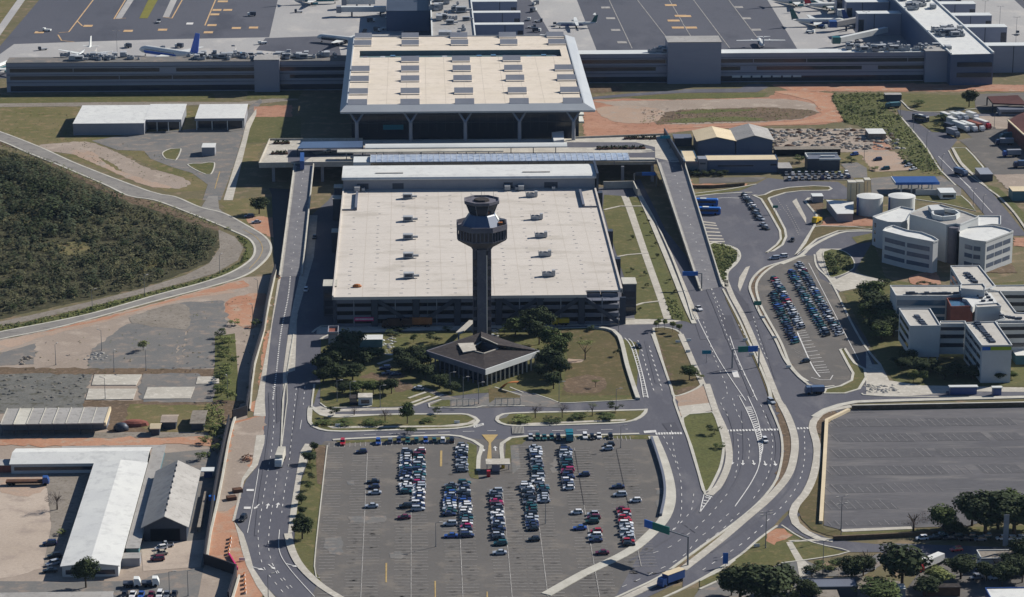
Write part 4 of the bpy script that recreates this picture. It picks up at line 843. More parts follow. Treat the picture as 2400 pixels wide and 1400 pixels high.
for i, (xa, xb, yt, yb) in enumerate(((2325, 2440, 113, 170), (2282, 2380, 82, 112), (2250, 2343, 54, 84), (2215, 2305, 27, 56), (2180, 2272, 2, 30))):
    y = g1('P %d,%d' % (xb, yb)).y; h = 12 if i else 15
    gate(g1('P %d,%d' % (xa - 40, yt), h).x, g1('P %d,%d' % (xb, yt), h).x, y, 9, h, ('grey boarding gate nearest the red earth beyond the pier corner', 'grey boarding gate on the lamp post side of the slanting pier, second up', 'grey boarding gate on the lamp post side of the slanting pier, third up', 'grey boarding gate on the lamp post side of the slanting pier, fourth up', 'grey boarding gate on the lamp post side of the slanting pier, topmost')[i], 'boarding gates on the lamp post side')
for i, (p0, p1, y0, y1, h) in enumerate(((1966, 2076, 112, 90, 5), (1958, 2030, 74, 62, 5), (1978, 2000, 47, 34, 5))):
    A, B = g1('P %d,%d' % (p0, y0)), g1('P %d,%d' % (p1, y1)); t = thing('air_bridge', ('green and white air bridge below the lowest boarding gate', 'white air bridge at the nose of the green-tailed jet', 'short white air bridge above the green-tailed jet')[i], 'air bridge', (A.x, A.y, 0), 'air bridges on the apron')
    MB().bar(A + Vector((0, 0, 4.6)), B + Vector((0, 0, 5.2)), 3, 3).build('tunnel', ('white', 'conc', 'white')[i], t); MB().box(A.x - 4, A.y - 2, 2.6, A.x + .5, A.y + 3, 6.4).build('cab', ('jetgreen', 'blue', 'white')[i], t)
    MB().box(A.x + 6, A.y - .5, 0, A.x + 7, A.y + .9, 3.4).build('leg', 'steel', t)
for i, (p, l) in enumerate((((226, 100, 262, 128), 'by the long jet nose'), ((545, 92, 588, 118), 'by the blue jet tail'))):
    x0 = g1('P %d,%d' % (p[0], p[3])).x; x1 = g1('P %d,%d' % (p[2], p[3])).x; y0 = g1('P %d,%d' % (p[0], p[3])).y; t = thing('boarding_gate', 'pale boarding bridge slanting off the dark pier roof ' + l, 'boarding gate', (x0, y0, 0), 'bridges off the dark pier')
    MB().box(x0, pb + .5, 10, x0 + 6, pb + 42, 13.5).build('tunnel', 'conc', t); MB().box(x0 + 1.5, pb + 36, 0, x0 + 4.5, pb + 40, 10).build('leg', 'grey', t); MB().box(x0 + 6.2, pb + 26, 0, x0 + 9.8, pb + 34, 12).build('lift_tower', 'glass2', t)
# ---- departures deck and viaducts
dk = 'P 607,386 632,329 850,328 1345,325 1560,317 1600,380 1540,378 735,384'
D = thing('departures_deck', 'raised road deck along the front of the terminal hall', 'viaduct', (0, 280, 0))
dp = W(dk, ZD)
MB().prism(dp, ZD - 1.6, ZD).build('deck_slab', 'pave', D)
for px in (640, 700, 755, 840, 930, 1020, 1110, 1200, 1290, 1380, 1460, 1530):
    for py in (384, 352):
        p = g1('P %d,%d' % (px, py), ZD); MB().box(p.x - .7, p.y - .2 + 1.2, 0, p.x + .7, p.y + 2.2, ZD - 1.6).build('pier_column', 'grey', D)
def dsheet(name, m, pts, lvl=1, sm=False):
    o = sheet(name, m, pts, lvl, ZD, sm); del o['kind']; o.parent = D; o.location = -Vector(ORG[D.name]); return o
dsheet('lane', 'asph', 'D1 300,290 300,165 640,158 800,150 D2 530,95 1160,95 1340,140 1345,285 1480,270 1340,240 1180,238 480,240 D1 1050,215 620,222 520,235 470,262 420,330', 1)
dsheet('kerb_island', 'pave', 'D2 480,145 1160,145 1300,160 1340,185 1200,195 480,190 D1 790,200 640,205 560,210 520,190 620,178 800,172', 2)
dsheet('kerb_island', 'pave', 'D1 530,262 560,245 1050,250 D2 1100,245 1340,250 1340,278 1100,280 D1 1040,285 530,290', 2)
b = MB(); P = dp
for i, (u, v) in enumerate(((0, 1), (1, 2), (4, 3), (0, 7), (7, 6))): b.bar(P[u] + Vector((0, 0, .45)), P[v] + Vector((0, 0, .45)), .35, .9)
b.build('parapet', 'pave', D)
for i, s in enumerate(('D2 870,160', 'D2 1020,158', 'D2 1172,157', 'D2 1128,64', 'D2 1276,64', 'D1 240,108', 'D1 220,205')):
    p = g1(s, ZD); t = thing('planter', ('dark planter farthest from the ramp on the kerb island of the deck', 'dark planter in the middle of the kerb island on the deck', 'dark planter closest to the ramp on the kerb island of the deck', 'dark planter on the back pavement of the deck near the hall', 'dark planter on the back pavement of the deck near the ramp wall', 'planter at the back of the pale pad at the deck end', 'planter with red edge on the pale pad at the deck end')[i], 'planter', (p.x, p.y, ZD), 'planters on the deck')
    MB().box(p.x - 4, p.y - 1.3, ZD, p.x + 4, p.y + 1.3, ZD + .6).build('box', 'rust', t); b = MB(); rp2 = random.Random(i)
    for k in range(70):
        c = Vector((p.x + rp2.uniform(-3.7, 3.7), p.y + rp2.uniform(-1, 1), ZD + rp2.uniform(.6, 1.6))); u = Vector((rp2.uniform(-1, 1), rp2.uniform(-1, 1), rp2.uniform(-1, 1))) * .5; v = Vector((rp2.uniform(-1, 1), rp2.uniform(-1, 1), rp2.uniform(-1, 1))) * .5
        b.add([c - u, c + v, c + u, c - v], [(0, 1, 2, 3)])
    b.raw = True; b.build('foliage', 'leaf', t)
def long_canopy(label, pf, pb_, z, m, thick=.5, arch=.8, name='canopy', posts=9):
    A, B = W(pf, z); y1 = g1(pb_, z).y; t = thing(name, label, 'canopy', (A.x, A.y, ZD)); y0 = A.y; b = MB(); r = []
    for k in range(7):
        u = k / 6; r.append((y0 + (y1 - y0) * u, z + arch * math.sin(math.pi * u)))
    loop = r + [(a, c - thick) for a, c in r[::-1]]
    b.loft([[(A.x, a, c) for a, c in loop], [(B.x, a, c) for a, c in loop]]); b.build('roof', m, t)
    for k in range(posts):
        x = A.x + (B.x - A.x) * (k + .5) / posts; MB().box(x - .2, (y0 + y1) / 2 - .2, ZD, x + .2, (y0 + y1) / 2 + .2, z).build('post', 'grey', t)
    return t
long_canopy('long white metal canopy at the kerb of the hall doors', 'P 856,347 1330,345', 'P 1000,337', ZD + 4.5, 'white')
long_canopy('thin white canopy strip running to the bare end of the deck', 'P 790,357 1180,354', 'P 900,350', ZD + 4.0, 'kerb', arch=.2)
t = long_canopy('long glazed blue-white canopy along the garage side of the deck', 'P 868,380 1476,375', 'P 1000,362', ZD + 4.0, 'bglass', thick=.25, arch=.5)
b = MB(); A, B = W('P 868,380 1476,375', ZD + 4); y1 = g1('P 1000,362', ZD + 4).y
for k in range(46):
    x = A.x + (B.x - A.x) * k / 45; b.bar((x, A.y, ZD + 4.15), (x + .01, (A.y + y1) / 2, ZD + 4.62), .14, .12); b.bar((x, (A.y + y1) / 2, ZD + 4.62), (x + .01, y1, ZD + 4.15), .14, .12)
b.build('glazing_frame', 'white', t)
b = MB().box(A.x - 8, A.y + 3, ZD, A.x, y1, ZD + 3.2); single(b, 'kiosk', 'white', 'small white box at the end of the glazed canopy', 'kiosk')
t = thing('shade_roof', 'dark navy shade roof at the bare end of the deck by the hall', 'canopy', g1('P 780,350', ZD)); A = W('P 697,349 850,347 850,332 708,334', ZD + 3.5)
MB().prism(A, ZD + 3.3, ZD + 3.8).build('roof', 'navy', t)
for p in A: MB().box(p.x - .3, p.y - .3 , ZD, p.x + .3, p.y + .3, ZD + 3.3).build('post', 'steel', t)
single(MB().prism(W('P 703,388 713,388 713,367 704,367', ZD + 2), ZD, ZD + 4), 'kiosk', 'blue', 'small bright blue cabin at the top of the ramp with twin lanes', 'kiosk')
single(MB().prism(W('P 1293,313 1321,310 1322,330 1298,333', ZD + 2), ZD, ZD + 2.6), 'kiosk', 'wsheet', 'white curved shelter at the hall corner beside the last column', 'shelter')
def ramp(label, name, left_top, right_top, left_bot, right_bot, n=10, z0=.1, wallm='kerb'):
    lt, rt, lb, rb = g1(left_top, ZD), g1(right_top, ZD), g1(left_bot, z0), g1(right_bot, z0)
    t = thing(name, label, 'viaduct', tuple((lb + rb) / 2)); L_, R_ = [], []
    for i in range(n + 1):
        u = i / n; z = ZD - (ZD - z0) * (u * .9 + .1 * (3 * u * u - 2 * u ** 3)); a = lt.lerp(lb, u); c = rt.lerp(rb, u); a.z = c.z = z; L_.append(a); R_.append(c)
    rings = [[a, c, c - Vector((0, 0, 1.4)), a - Vector((0, 0, 1.4))] for a, c in zip(L_, R_)]
    MB().loft(rings).build('deck', 'tin', t)
    ins = [[a.lerp(c, .12) + Vector((0, 0, .05)), a.lerp(c, .9) + Vector((0, 0, .05))] for a, c in zip(L_, R_)]
    b = MB(); b.raw = True
    for q, r in zip(ins[:-1], ins[1:]): b.add([r[0], r[1], q[1], q[0]], [(0, 1, 2, 3)])
    b.build('lane', 'rampc', t)
    for side in (L_, R_):
        b = MB()
        for q, r in zip(side[:-1], side[1:]): b.bar(q + Vector((0, 0, .45)), r + Vector((0, 0, .45)), .5, 1.1)
        b.build('parapet', wallm, t)
    for i in range(0, n - 2, 2):
        m = L_[i].lerp(R_[i], .5); h = m.z - 1.4
        if h > .8: MB().box(m.x - 2.2, m.y - .7, 0, m.x + 2.2, m.y + .7, h).build('pier_column', 'grey', t)
    b = MB(); b.raw = True
    for k in (.5,):
        for i in range(n * 3):
            u = i / (n * 3); j = min(int(u * n), n - 1); f = u * n - j; c = L_[j].lerp(R_[j], k).lerp(L_[j + 1].lerp(R_[j + 1], k), f); d = (L_[j + 1] - L_[j]).normalized() * 1.2; nn = Vector((.15, 0, .09)); 
            if i % 2 == 0: b.add([c + Vector((-.15, 0, .09)), c + nn, c + nn + d, c + Vector((-.15, 0, .09)) + d], [(3, 2, 1, 0)])
    b.build('lane_marking', 'line', t)
    return t
ramp('curving-in ramp with twin lanes beside the dark canal-like trench', 'ramp_viaduct', 'P 690,388', 'P 735,388', 'P 655,650', 'P 708,648')
ramp('ramp viaduct beside the blue coaches and striped forecourt', 'ramp_viaduct', 'P 1540,379', 'P 1601,374', 'P 1641,682', 'P 1692,672')
t = thing('screen_wall', 'tall dark screen wall on the outer edge of the ramp top', 'wall', g1('P 1580,350', ZD)); q = W('P 1557,318 1604,396', ZD)
MB().bar(q[0] + Vector((0, 0, 1.8)), q[1] + Vector((0, 0, 1.8)), .6, 3.6).build('panel', 'steel', t)
# ---- link building and garage
gx0, gx1 = g1('P 805,444', 12).x, g1('P 1394,441', 12).x
gy0 = g1('P 800,697', 12).y; gy1 = g1('P 1000,446', 12).y
LZ = 18.0
lb0 = g1('P 1000,414', LZ).y; lb1 = g1('P 1000,386', LZ).y
t = thing('link_building', 'low building with a white sloping roof between the deck and the garage', 'building', (0, lb0, 0))
MB().box(gx0, lb0, 0, gx1, lb1, LZ - .4).build('wall', 'grey', t)
b = MB(); r = [(lb0 - .8, LZ - .9), (lb0 - .2, LZ - .2), (lb0 + 3, LZ + .1), (lb1 - 6, LZ + .1), (lb1, LZ - .3)]; loop = r + [(a, c - .4) for a, c in r[::-1]]
b.loft([[(gx0 - .6, a, c) for a, c in loop], [(gx1 + .6, a, c) for a, c in loop]]); b.build('roof', 'wsheet', t)
MB().box(gx1 + .6, lb0 - 1.5, 8, gx1 + 1.6, lb1 + 1, LZ + 1.2).build('end_wall', 'steel', t)
for p, wd in ((838, 5), (920, 5), (1275, 6), (1180, 4)):
    x = g1('P %d,440' % p, 12).x; MB().box(x, lb0 - .1, 12.4, x + wd, lb0 + .2, 15).build('louvre', 'steel', t)
for p0, p1 in ((880, 945), (1225, 1290)):
    x0, x1, y = g1('P %d,408' % p0, LZ).x, g1('P %d,408' % p1, LZ).x, g1('P 900,408', LZ).y; MB().box(x0, y, LZ + .1, x1, y + 1, LZ + .45).build('roof_vent', 'tin', t)
for i, p in enumerate((838, 852, 1188, 1210, 1220, 1296)):
    x = g1('P %d,428' % p, 14).x; unit(x, lb0 - 2.4, 12.15, 1 if i % 2 else 2, 'grey machine against the link building wall, %s along the wall' % nth(i), 'machines against the link building', 1.57, .9)
GA = thing('parking_garage', 'broad three-storey parking garage with a bare beige roof', 'parking garage', ((gx0 + gx1) / 2, gy0, 0))
b = MB().box(gx0, gy0, 11.2, gx1 - 14, gy1 + 4, 12); b.box(gx1 - 14, gy0 + 6.5, 11.2, gx1, gy1 + 4, 12); b.build('roof', 'groof', GA)
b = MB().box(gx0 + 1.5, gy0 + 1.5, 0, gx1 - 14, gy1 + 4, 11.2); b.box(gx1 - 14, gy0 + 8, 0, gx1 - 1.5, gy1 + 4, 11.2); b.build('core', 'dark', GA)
b = MB(); y = 1
for (q0, q1, q2, q3) in ((gx0 - .3, gy0, gx0 + .3, gy1 + 3), (gx1 - .4, gy0 + 6.5, gx1 + .4, gy1 + 3)): b.box(q0, q1, 10.9, q2, q3, 12.7)
b.box(gx0 + .3, gy0 - .3, 11.0, gx1 - 14, gy0 - .02, 12.15)
b.build('roof_edge', 'groof', GA)
bays = 7; bw = (gx1 - gx0) / bays
for k, (z0, z1) in enumerate(((.3, 1.3), (3.2, 4.7), (6.5, 8.0), (9.6, 11.0))):
    for i in range(bays):
        yy = gy0 + (5.5 if i == bays - 1 and k == 3 else 0)
        for h in (0, 1):
            x = gx0 + i * bw + h * bw / 2 + (1.4 if h == 0 else .3); MB().box(x, yy, z0, x + bw / 2 - 1.7, yy + .3, z1).build('parapet_panel', 'dgrey', GA)
    MB().box(gx0 + .8, gy0 + .4, z0 - .3, gx1 - 1, gy0 + 8, z0).build('floor_slab', 'dgrey', GA)
for i in range(bays + 1):
    x = gx0 + i * bw; MB().box(x - 1.2 if i else x, gy0 - .35, 0, x + 1.2, gy0 + .6, 10.95).build('column', 'steel', GA)
for i in range(bays): MB().box(gx0 + (i + .5) * bw - .2, gy0 - .2, 0, gx0 + (i + .5) * bw + .2, gy0 + .3, 11).build('column', 'grey', GA)
for (i, f) in ((1, -1), (2, 1), (4, -1), (4, 1), (5, 1), (6, -1)):
    x0 = gx0 + i * bw + 1.3; x1 = gx0 + (i + 1) * bw - 1.3; a, c = (x0, x1) if f > 0 else (x1, x0)
    MB().bar((a, gy0 - .5, .8), (c, gy0 - .5, 10.6), .3, 1.5).build('diagonal_bar', 'steel', GA)  # dark diagonal bars across the garage front
SG = MB().box(0, 0, 0, 7.5, .15, 1.5); x = g1('P 831,741', 3).x; SG.v = [(a + x, c + gy0 - .45, d + 2.4) for a, c, d in SG.v]
o = single(SG, 'facade_sign', 'pink', 'magenta sign panel hung low on the garage front', 'sign')
lb = MB(); r9 = random.Random(2); xx = x + .5
while xx < x + 7: ww = r9.uniform(.2, .42); lb.box(xx, gy0 - .5, 2.9, xx + ww, gy0 - .45, 3.5); xx += ww + .14
lb.build('lettering', 'line', o)
# stairs of the garage
for i, (p, h, lab) in enumerate((('P 774,662', 12.5, 'front corner nearest the ramp with twin lanes'), ('P 1474,657', 12.8, 'front corner beside the lawn strip'))):
    c = g1(p, h); t = thing('stair_tower', 'glazed stair tower at the garage ' + lab, 'stair tower', (c.x, c.y, 0), 'stair towers of the garage')
    MB().box(c.x - 2.6, c.y - 5, 0, c.x + 2.6, c.y + 4, h - .3).build('wall', 'steel', t); MB().box(c.x - 2.8, c.y - 5.2, h - .3, c.x + 2.8, c.y + 4.2, h).build('roof', 'kerb', t)
    for z in (1, 4.2, 7.4): MB().box(c.x - 2.2, c.y - 5.1, z, c.x + 2.2, c.y - 4.9, z + 2.2).build('window', 'glass', t)
for i, (p, h) in enumerate((('P 790,540', 9), ('P 792,462', 10), ('P 795,436', 12))):
    c = g1(p, h); t = thing('stair_tower', 'pale landing block on the trench flank of the garage, ' + nth(i) + ' from the front', 'stair tower', (c.x, c.y, 0), 'landing blocks beside the trench')
    MB().box(c.x - 2.2, c.y - 3, 0, gx0 - .4, c.y + 3, h - .3).build('wall', 'steel', t); MB().box(c.x - 2.4, c.y - 3.2, h - .3, gx0 - .4, c.y + 3.2, h).build('roof', 'kerb', t)
b = MB(); b.raw = True; r8 = random.Random(12)
def flat(x0, y0, x1, y1, z): b.add([(x0, y0, z), (x1, y0, z), (x1, y1, z), (x0, y1, z)], [(0, 1, 2, 3)])
for j in range(1, 17): y = gy0 + 1 + j * 10.7; flat(gx0 + 1, y, gx1 - (1 if y > gy0 + 8 else 15), y + .16, 12.012)
for i in range(1, 11): x = gx0 + 1 + i * 10.3; flat(x, gy0 + .5, x + .14, gy1, 12.016)
b.build('roof_seam', 'seam', GA)
b = MB(); b.raw = True
for j in range(1, 14):
    y = ty0 + j * (ty1 - ty0) / 14
    if not trY0 - 1 < y < trY1 + 1: flat(tx0 + 1, y, tx1 - 1, y + .2, ZT + .012)
for i in range(1, 12): x = tx0 + i * (tx1 - tx0) / 12; flat(x, ty0 + .6, x + .16, trY0 - .2, ZT + .018)
b.build('roof_seam', 'seam', T)
for i, (p, s) in enumerate((('P 1415,455', 1), ('P 1428,545', 1), ('P 1446,610', 1))):
    c = g1(p, 10); single(MB().box(gx1 + .5, c.y - 2, 0, gx1 + 3.2, c.y + 2, 11), 'stair_tower', 'steel', 'dark stair shaft on the lawn flank of the garage, ' + ('farthest', 'middle', 'closest')[i] + ' one', 'stair tower', None, 'dark shafts on the lawn flank')
for i, (s, e) in enumerate((('P 838,455', 'P 834,493'), ('P 1360,450', 'P 1368,486'))):
    A, B = g1(s, 12), g1(e, 12); b = MB(); b.box(B.x - .5, B.y, 12, B.x + .5, A.y, 13.3); b.box(min(A.x, B.x) - 6 if i == 0 else B.x - .2, B.y - .5, 12, B.x + (6 if i else .5), B.y, 12.6)
    single(b, 'ramp_wall', 'dgrey', ('dark wall of the roof opening on the trench side of the garage', 'dark wall of the roof opening on the lawn side of the garage')[i], 'roof wall')
k = 0
for p in ('P 955,463', 'P 956,516', 'P 956,558', 'P 957,602', 'P 958,649'):
    c = g1(p, 12.5); unit(c.x, c.y, 12, 2, 'roof unit in the garage row nearer the trench, %s from the far end' % nth(k), 'roof units of the garage', 0, .95); k += 1
k = 0
for p in ('P 1246,459', 'P 1258,512', 'P 1268,554', 'P 1277,598', 'P 1286,645'):
    c = g1(p, 12.5); unit(c.x, c.y, 12, 0, 'roof unit in the garage row nearer the lawn strip, %s from the far end' % nth(k), 'roof units of the garage', 0, 1.0); k += 1
b = MB(); r7 = random.Random(8)
for i in range(11):
    for j in range(26):
        if r7.random() < .7:
            x = gx0 + 6 + i * 10.3 + r7.uniform(-.4, .4); y = gy0 + 5 + j * 6.6 + r7.uniform(-.5, .5); ww = r7.uniform(.2, .7); b.box(x - ww, y - .2, 12.0, x + ww, y + .2, 12.06)
tag(b.build('drain_grate', 'dgrey', GA), kind='stuff')
c = g1('P 837,673', 12); b = MB(); b.loft([[(c.x + math.cos(q) * r_, c.y + math.sin(q) * r_ * .6, 12 + z) for q in [k * math.pi / 5 for k in range(10)]] for r_, z in ((1.7, 0), (1.9, .5), (1.2, 1.1), (.3, 1.3))])
single(b, 'covered_heap', 'orange', 'orange tarpaulin heap at the corner of the garage roof', 'tarpaulin')
# ---- control tower
TB = g1('P 1130,797'); TWR = thing('control_tower', 'tall concrete control tower with a faceted glass cab', 'control tower', tuple(TB))
cx, cy = TB.x, TB.y
def octo(r, z, n=8, off=math.pi / 8): return [(cx + r * math.cos(off + 2 * math.pi * k / n), cy + r * math.sin(off + 2 * math.pi * k / n), z) for k in range(n)]
b = MB()
for s in (-1, 1): b.box(cx + s * 2.15 - .0 if s > 0 else cx - 3.5, cy - 2.6, 0, cx + 3.5 if s > 0 else cx - 2.15 - .0, cy + 2.6, 37.2)
b.box(cx - 2.15, cy - 1.4, 0, cx + 2.15, cy + 3.4, 37.2); b.build('shaft', 'tower', TWR)
MB().box(cx - 1.95, cy - 5.0, 0, cx + 1.55, cy - 1.45, 37).build('front_rib', 'tower', TWR)
MB().cyl((cx + 1.72, cy - 4.7, 0), (cx + 1.72, cy - 4.7, 34.6), .16, n=8).build('sunlit_edge', 'white', TWR)  # white cylinder standing in for the sunlit side face of the rib
[MB().box(cx - 3.3 if s < 0 else cx + 2.0, cy - 2.75, z, cx - 2.0 if s < 0 else cx + 3.3, cy - 2.55, z + 2.6).build('stair_window', 'glass', TWR) for s in (-1, 1) for z in range(2, 34, 4)]
MB().loft([octo(3.7, 36.0), octo(4.5, 37.2), octo(9.5, 40.2), octo(10.0, 40.6), octo(10.0, 41)]).build('corbel', 'tower', TWR)
MB().loft([octo(9.5, 41), octo(9.5, 44.4)]).build('gallery_glazing', 'glass', TWR)
b = MB()
for k in range(8):
    A, B = Vector(octo(9.95, 41)[k]), Vector(octo(9.95, 41)[(k + 1) % 8])
    for j in range(5):
        p = A.lerp(B, j / 5); b.bar(p, p + Vector((0, 0, 3.4)), .5, .3)
b.build('gallery_rib', 'tower', TWR)
r_ = [octo(10.1, 44.4), octo(10.3, 44.6), octo(10.3, 46.6), octo(9.9, 46.6), octo(9.9, 45.0)]
MB().loft(r_).build('gallery_parapet', 'tower', TWR)
MB().loft([octo(8.4, 45.05), octo(5.4, 49.6), octo(5.0, 50.0)]).build('cab_base', 'navy', TWR)
for k in (0, 7, 1): 
    A = [Vector(p) for p in (octo(8.45, 45.1)[k], octo(8.45, 45.1)[(k + 1) % 8], octo(5.45, 49.6)[(k + 1) % 8], octo(5.45, 49.6)[k])]; b = MB(); b.raw = True
    n_ = (A[1] - A[0]).cross(A[3] - A[0]).normalized() * .08; b.add([p + n_ for p in A], [(0, 1, 2, 3)]); b.build('roof_panel', 'white', TWR)
MB().loft([octo(4.7, 50), octo(6.4, 54.2)]).build('cab_glass', 'glass', TWR)
b = MB()
for k in range(8): b.bar(octo(4.75, 50)[k], octo(6.45, 54.2)[k], .22, .22)
b.build('cab_mullion', 'grey', TWR)
MB().loft([octo(6.9, 54.2), octo(7.1, 54.5), octo(7.1, 55.5), octo(6.7, 55.5), octo(6.5, 54.9)]).build('cab_roof', 'tower', TWR)
MB().loft([octo(3.2, 54.9), octo(2.8, 55.6)]).build('roof_hatch', 'brown', TWR)
b = MB(); b.box(cx + 6.0, cy - 3.5, 45.0, cx + 7.8, cy - 2.2, 47.2); b.build('gallery_box', 'orange', TWR); b = MB().box(cx + 6.6, cy - 1.8, 45, cx + 8.6, cy + .4, 47.8); b.build('gallery_cabin', 'steel', TWR)
b = MB(); [b.cyl((cx + x, cy + y, 55), (cx + x, cy + y, 57.5 + h), .07, n=5) for x, y, h in ((-4, 2, 0), (4.5, 3, 1), (0, 4, 1.6))]; b.build('antenna', 'pole', TWR)
# base building
BZ = 6.6
bl, bf, brr = g1('P 1000,824', BZ), g1('P 1137,868', BZ), g1('P 1264,824', BZ); bk = bl + (brr - bf)
mid = (bl + brr) / 2
BB = thing('tower_base_building', 'dark-roofed square pavilion with white columns at the tower foot', 'building', (mid.x, mid.y, 0))
def inset(P, d): c = sum(P, Vector()) / len(P); return [c + (p - c) * (1 - d / (p - c).length) for p in P]
RP = [bl, bf, brr, bk]; IN = inset(RP, 5)
MB().prism(IN, 0, BZ - 1).build('wall', 'glass', BB)
O_ = RP
def bp(u, v, z=0.0):                 # a point of the square: u along the front-right side, v along the front-left side
    p = bf + (brr - bf) * u + (bl - bf) * v; return Vector((p.x, p.y, z))
def roof_plane(c4, zs, m='brown', trim=(), th=.5):
    P = [bp(u, v, z) for (u, v), z in zip(c4, zs)]; lo = [p - Vector((0, 0, th)) for p in P]
    o = MB().add(P + lo, [(0, 1, 2, 3), (7, 6, 5, 4), (0, 4, 5, 1), (1, 5, 6, 2), (2, 6, 7, 3), (3, 7, 4, 0)]).build('roof', m, BB)
    for i, j in trim: sub(MB().bar(P[i] + Vector((0, 0, .12)), P[j] + Vector((0, 0, .12)), .4, .3), 'ridge_trim', 'pave', o, BB)
B1 = BZ + .1
roof_plane(((0, 0), (1, 0), (.62, .36), (.36, .36)), (B1, B1, B1 + 1.0, B1 + 1.0), 'brown', ((2, 3),))
roof_plane(((0, 0), (.36, .36), (.36, .62), (0, 1)), (B1, B1 + 1.0, B1 + .7, B1), 'brown', ((1, 2),))
roof_plane(((1, 0), (1, 1), (.64, .66), (.62, .36)), (B1 + .1, B1 + .6, B1 + 3.2, B1 + 2.6), 'brown', ((2, 3),))
roof_plane(((0, 1), (.36, .62), (.64, .66), (1, 1)), (B1, B1 + .5, B1 + 1.4, B1 + .4), 'brown', ((1, 2),))
MB().prism([bp(.36, .36), bp(.62, .36), bp(.64, .66), bp(.36, .62)], 0, BZ - 3).build('courtyard', 'dark', BB)
MB().prism([bp(.62, .36), bp(.665, .36), bp(.685, .66), bp(.64, .66)], BZ - 1, B1 + 2.0).build('court_wall', 'steel', BB)
P = [bp(.2, .56), bp(.38, .5), bp(.56, .72), bp(.4, .84)]; MB().prism(P, B1 + 1.0, B1 + 1.35).build('terrace_slab', 'pave', BB)
for i in range(4):
    a, c = O_[i], O_[(i + 1) % 4]; MB().bar(Vector((a.x, a.y, BZ - .75)), Vector((c.x, c.y, BZ - .75)), .5, 2.1).build('fascia', 'white' if i == 1 else 'tower', BB)
    for j in range(12):
        p = a.lerp(c, (j + .5) / 12).lerp(mid, .03); MB().box(p.x - .25, p.y - .25, 0, p.x + .25, p.y + .25, BZ - 1.6).build('column', 'kerb' if i == 1 else 'tower', BB)
a, b_ = W('P 1075,800 1107,778'); t = thing('canopy_wing', 'narrow pale canopy wing rising beside the tower shaft', 'canopy', tuple(a)); MB().bar(a + Vector((0, 0, 3.2)), b_ + Vector((0, 0, 4.5)), 2.4, .35).build('roof', 'pave', t); MB().box(b_.x - .3, b_.y - .3, 0, b_.x + .3, b_.y + .3, 4.4).build('post', 'grey', t); MB().box(a.x - .3, a.y - .3, 0, a.x + .3, a.y + .3, 3.1).build('post', 'grey', t)
b = MB(); 
for i in range(9):
    u, v = i / 8, (i + 1) / 8; A = g1('K6 250,790', 1.2 + 1.6 * math.sin(math.pi * u * .6)).lerp(g1('K6 400,715', 3), u)
p0, p1, p2 = g1('K6 250,795'), g1('K6 330,735', 2.6), g1('K6 450,725', 3.4); Pn = smooth_line([p0, p1, p2], .6)
A, B = offset_line(Pn, .9), offset_line(Pn, -.9); b.loft([[x, y, y - Vector((0, 0, .2)), x - Vector((0, 0, .2))] for x, y in zip(A, B)]); single(b, 'entrance_canopy', 'orange', 'curved reddish entrance canopy before the dark pavilion', 'canopy')
# small buildings of the park
a = foot('K7 560,196', 'K7 895,196', 'K7 580,140', 3.2)
flat_building('cabin', 'white-roofed teal cabin behind the big dark tree', 'cabin', a[0], a[1], a[2], a[3], 3.2, 'teal', 'wsheet', par=0)
a = foot('K7 590,928', 'K7 765,925', 'K7 590,875', 3.0)
flat_building('guard_house', 'small pale guard house under the hedge trees of the park', 'guard house', a[0], a[1], a[2], a[3], 3.0, 'wallw', 'pave', par=0, bands=((.8, 2.2),))
a = foot('K7 480,940', 'K7 585,940', 'K7 500,895', 2.6)
flat_building('shed', 'low dark shed joined to the pale guard house', 'shed', a[0], a[1] - .3, a[2], a[3], 2.6, 'glass', 'brown', par=0)
a = foot('K7 212,125', 'K7 332,125', 'K7 222,50', 4)
flat_building('gatehouse', 'grey gatehouse with an open brick top at the garage road', 'gatehouse', a[0], a[1], a[2], a[3], 4, 'grey', 'brick', par=.8)
for i, (s, e) in enumerate((('K7 1760,1040', 'K7 2060,1030'), ('K6 165,1020', 'K6 480,1020'))):
    A, B = g1(s), g1(e); t = thing('gate_fence', ('white barred gate fence before the pavilion walk', 'white barred gate fence beside the pavilion drive')[i], 'fence', tuple(A)); 
    for k in range(5):
        p = A.lerp(B, k / 4); MB().box(p.x - .12, p.y - .12, 0, p.x + .12, p.y + .12, 2.6).build('post', 'kerb', t)
    b = MB(); [b.bar(A + Vector((0, 0, z)), B + Vector((0, 0, z)), .12, .2) for z in (.2, 2.5)]; b.build('rail', 'kerb', t)
# ---- buildings on the left
a = foot('Z1 510,864', 'Z1 1005,862', 'Z1 600,738', 6)
flat_building('service_shed', 'long closed grey shed with white roof in the dry field', 'shed', a[0], a[1], a[2], a[3], 6, 'grey', 'wsheet', 'white-roofed service sheds', par=0)
a = foot('Z1 1010,832', 'Z1 1258,838', 'Z1 1050,728', 6.2)
def open_shed(label, a, h, group, rm='wsheet', open_x=None):
    t = thing('service_shed', label, 'shed', ((a[0] + a[1]) / 2, a[2], 0), group)
    MB().box(a[0], a[2] + 5, 0, a[1], a[3], h - .4).build('wall', 'grey', t); MB().box(a[0] - .3, a[2], h - .4, a[1] + .3, a[3] + .3, h).build('roof', rm, t)
    MB().box(a[0] - .3, a[2] - .1, h - 1.3, a[1] + .3, a[2] + .2, h - .02).build('fascia', 'grey', t)
    for k in range(4):
        x = a[0] + .5 + (a[1] - a[0] - 1) * k / 3; MB().box(x - .2, a[2] + .3, 0, x + .2, a[2] + .7, h - .4).build('post', 'white', t)
    MB().box(a[0] + 1, a[2] + 4.8, .2, a[1] - 1, a[2] + 5.1, h - 1.6).build('shopfront', 'glass', t)
    return t
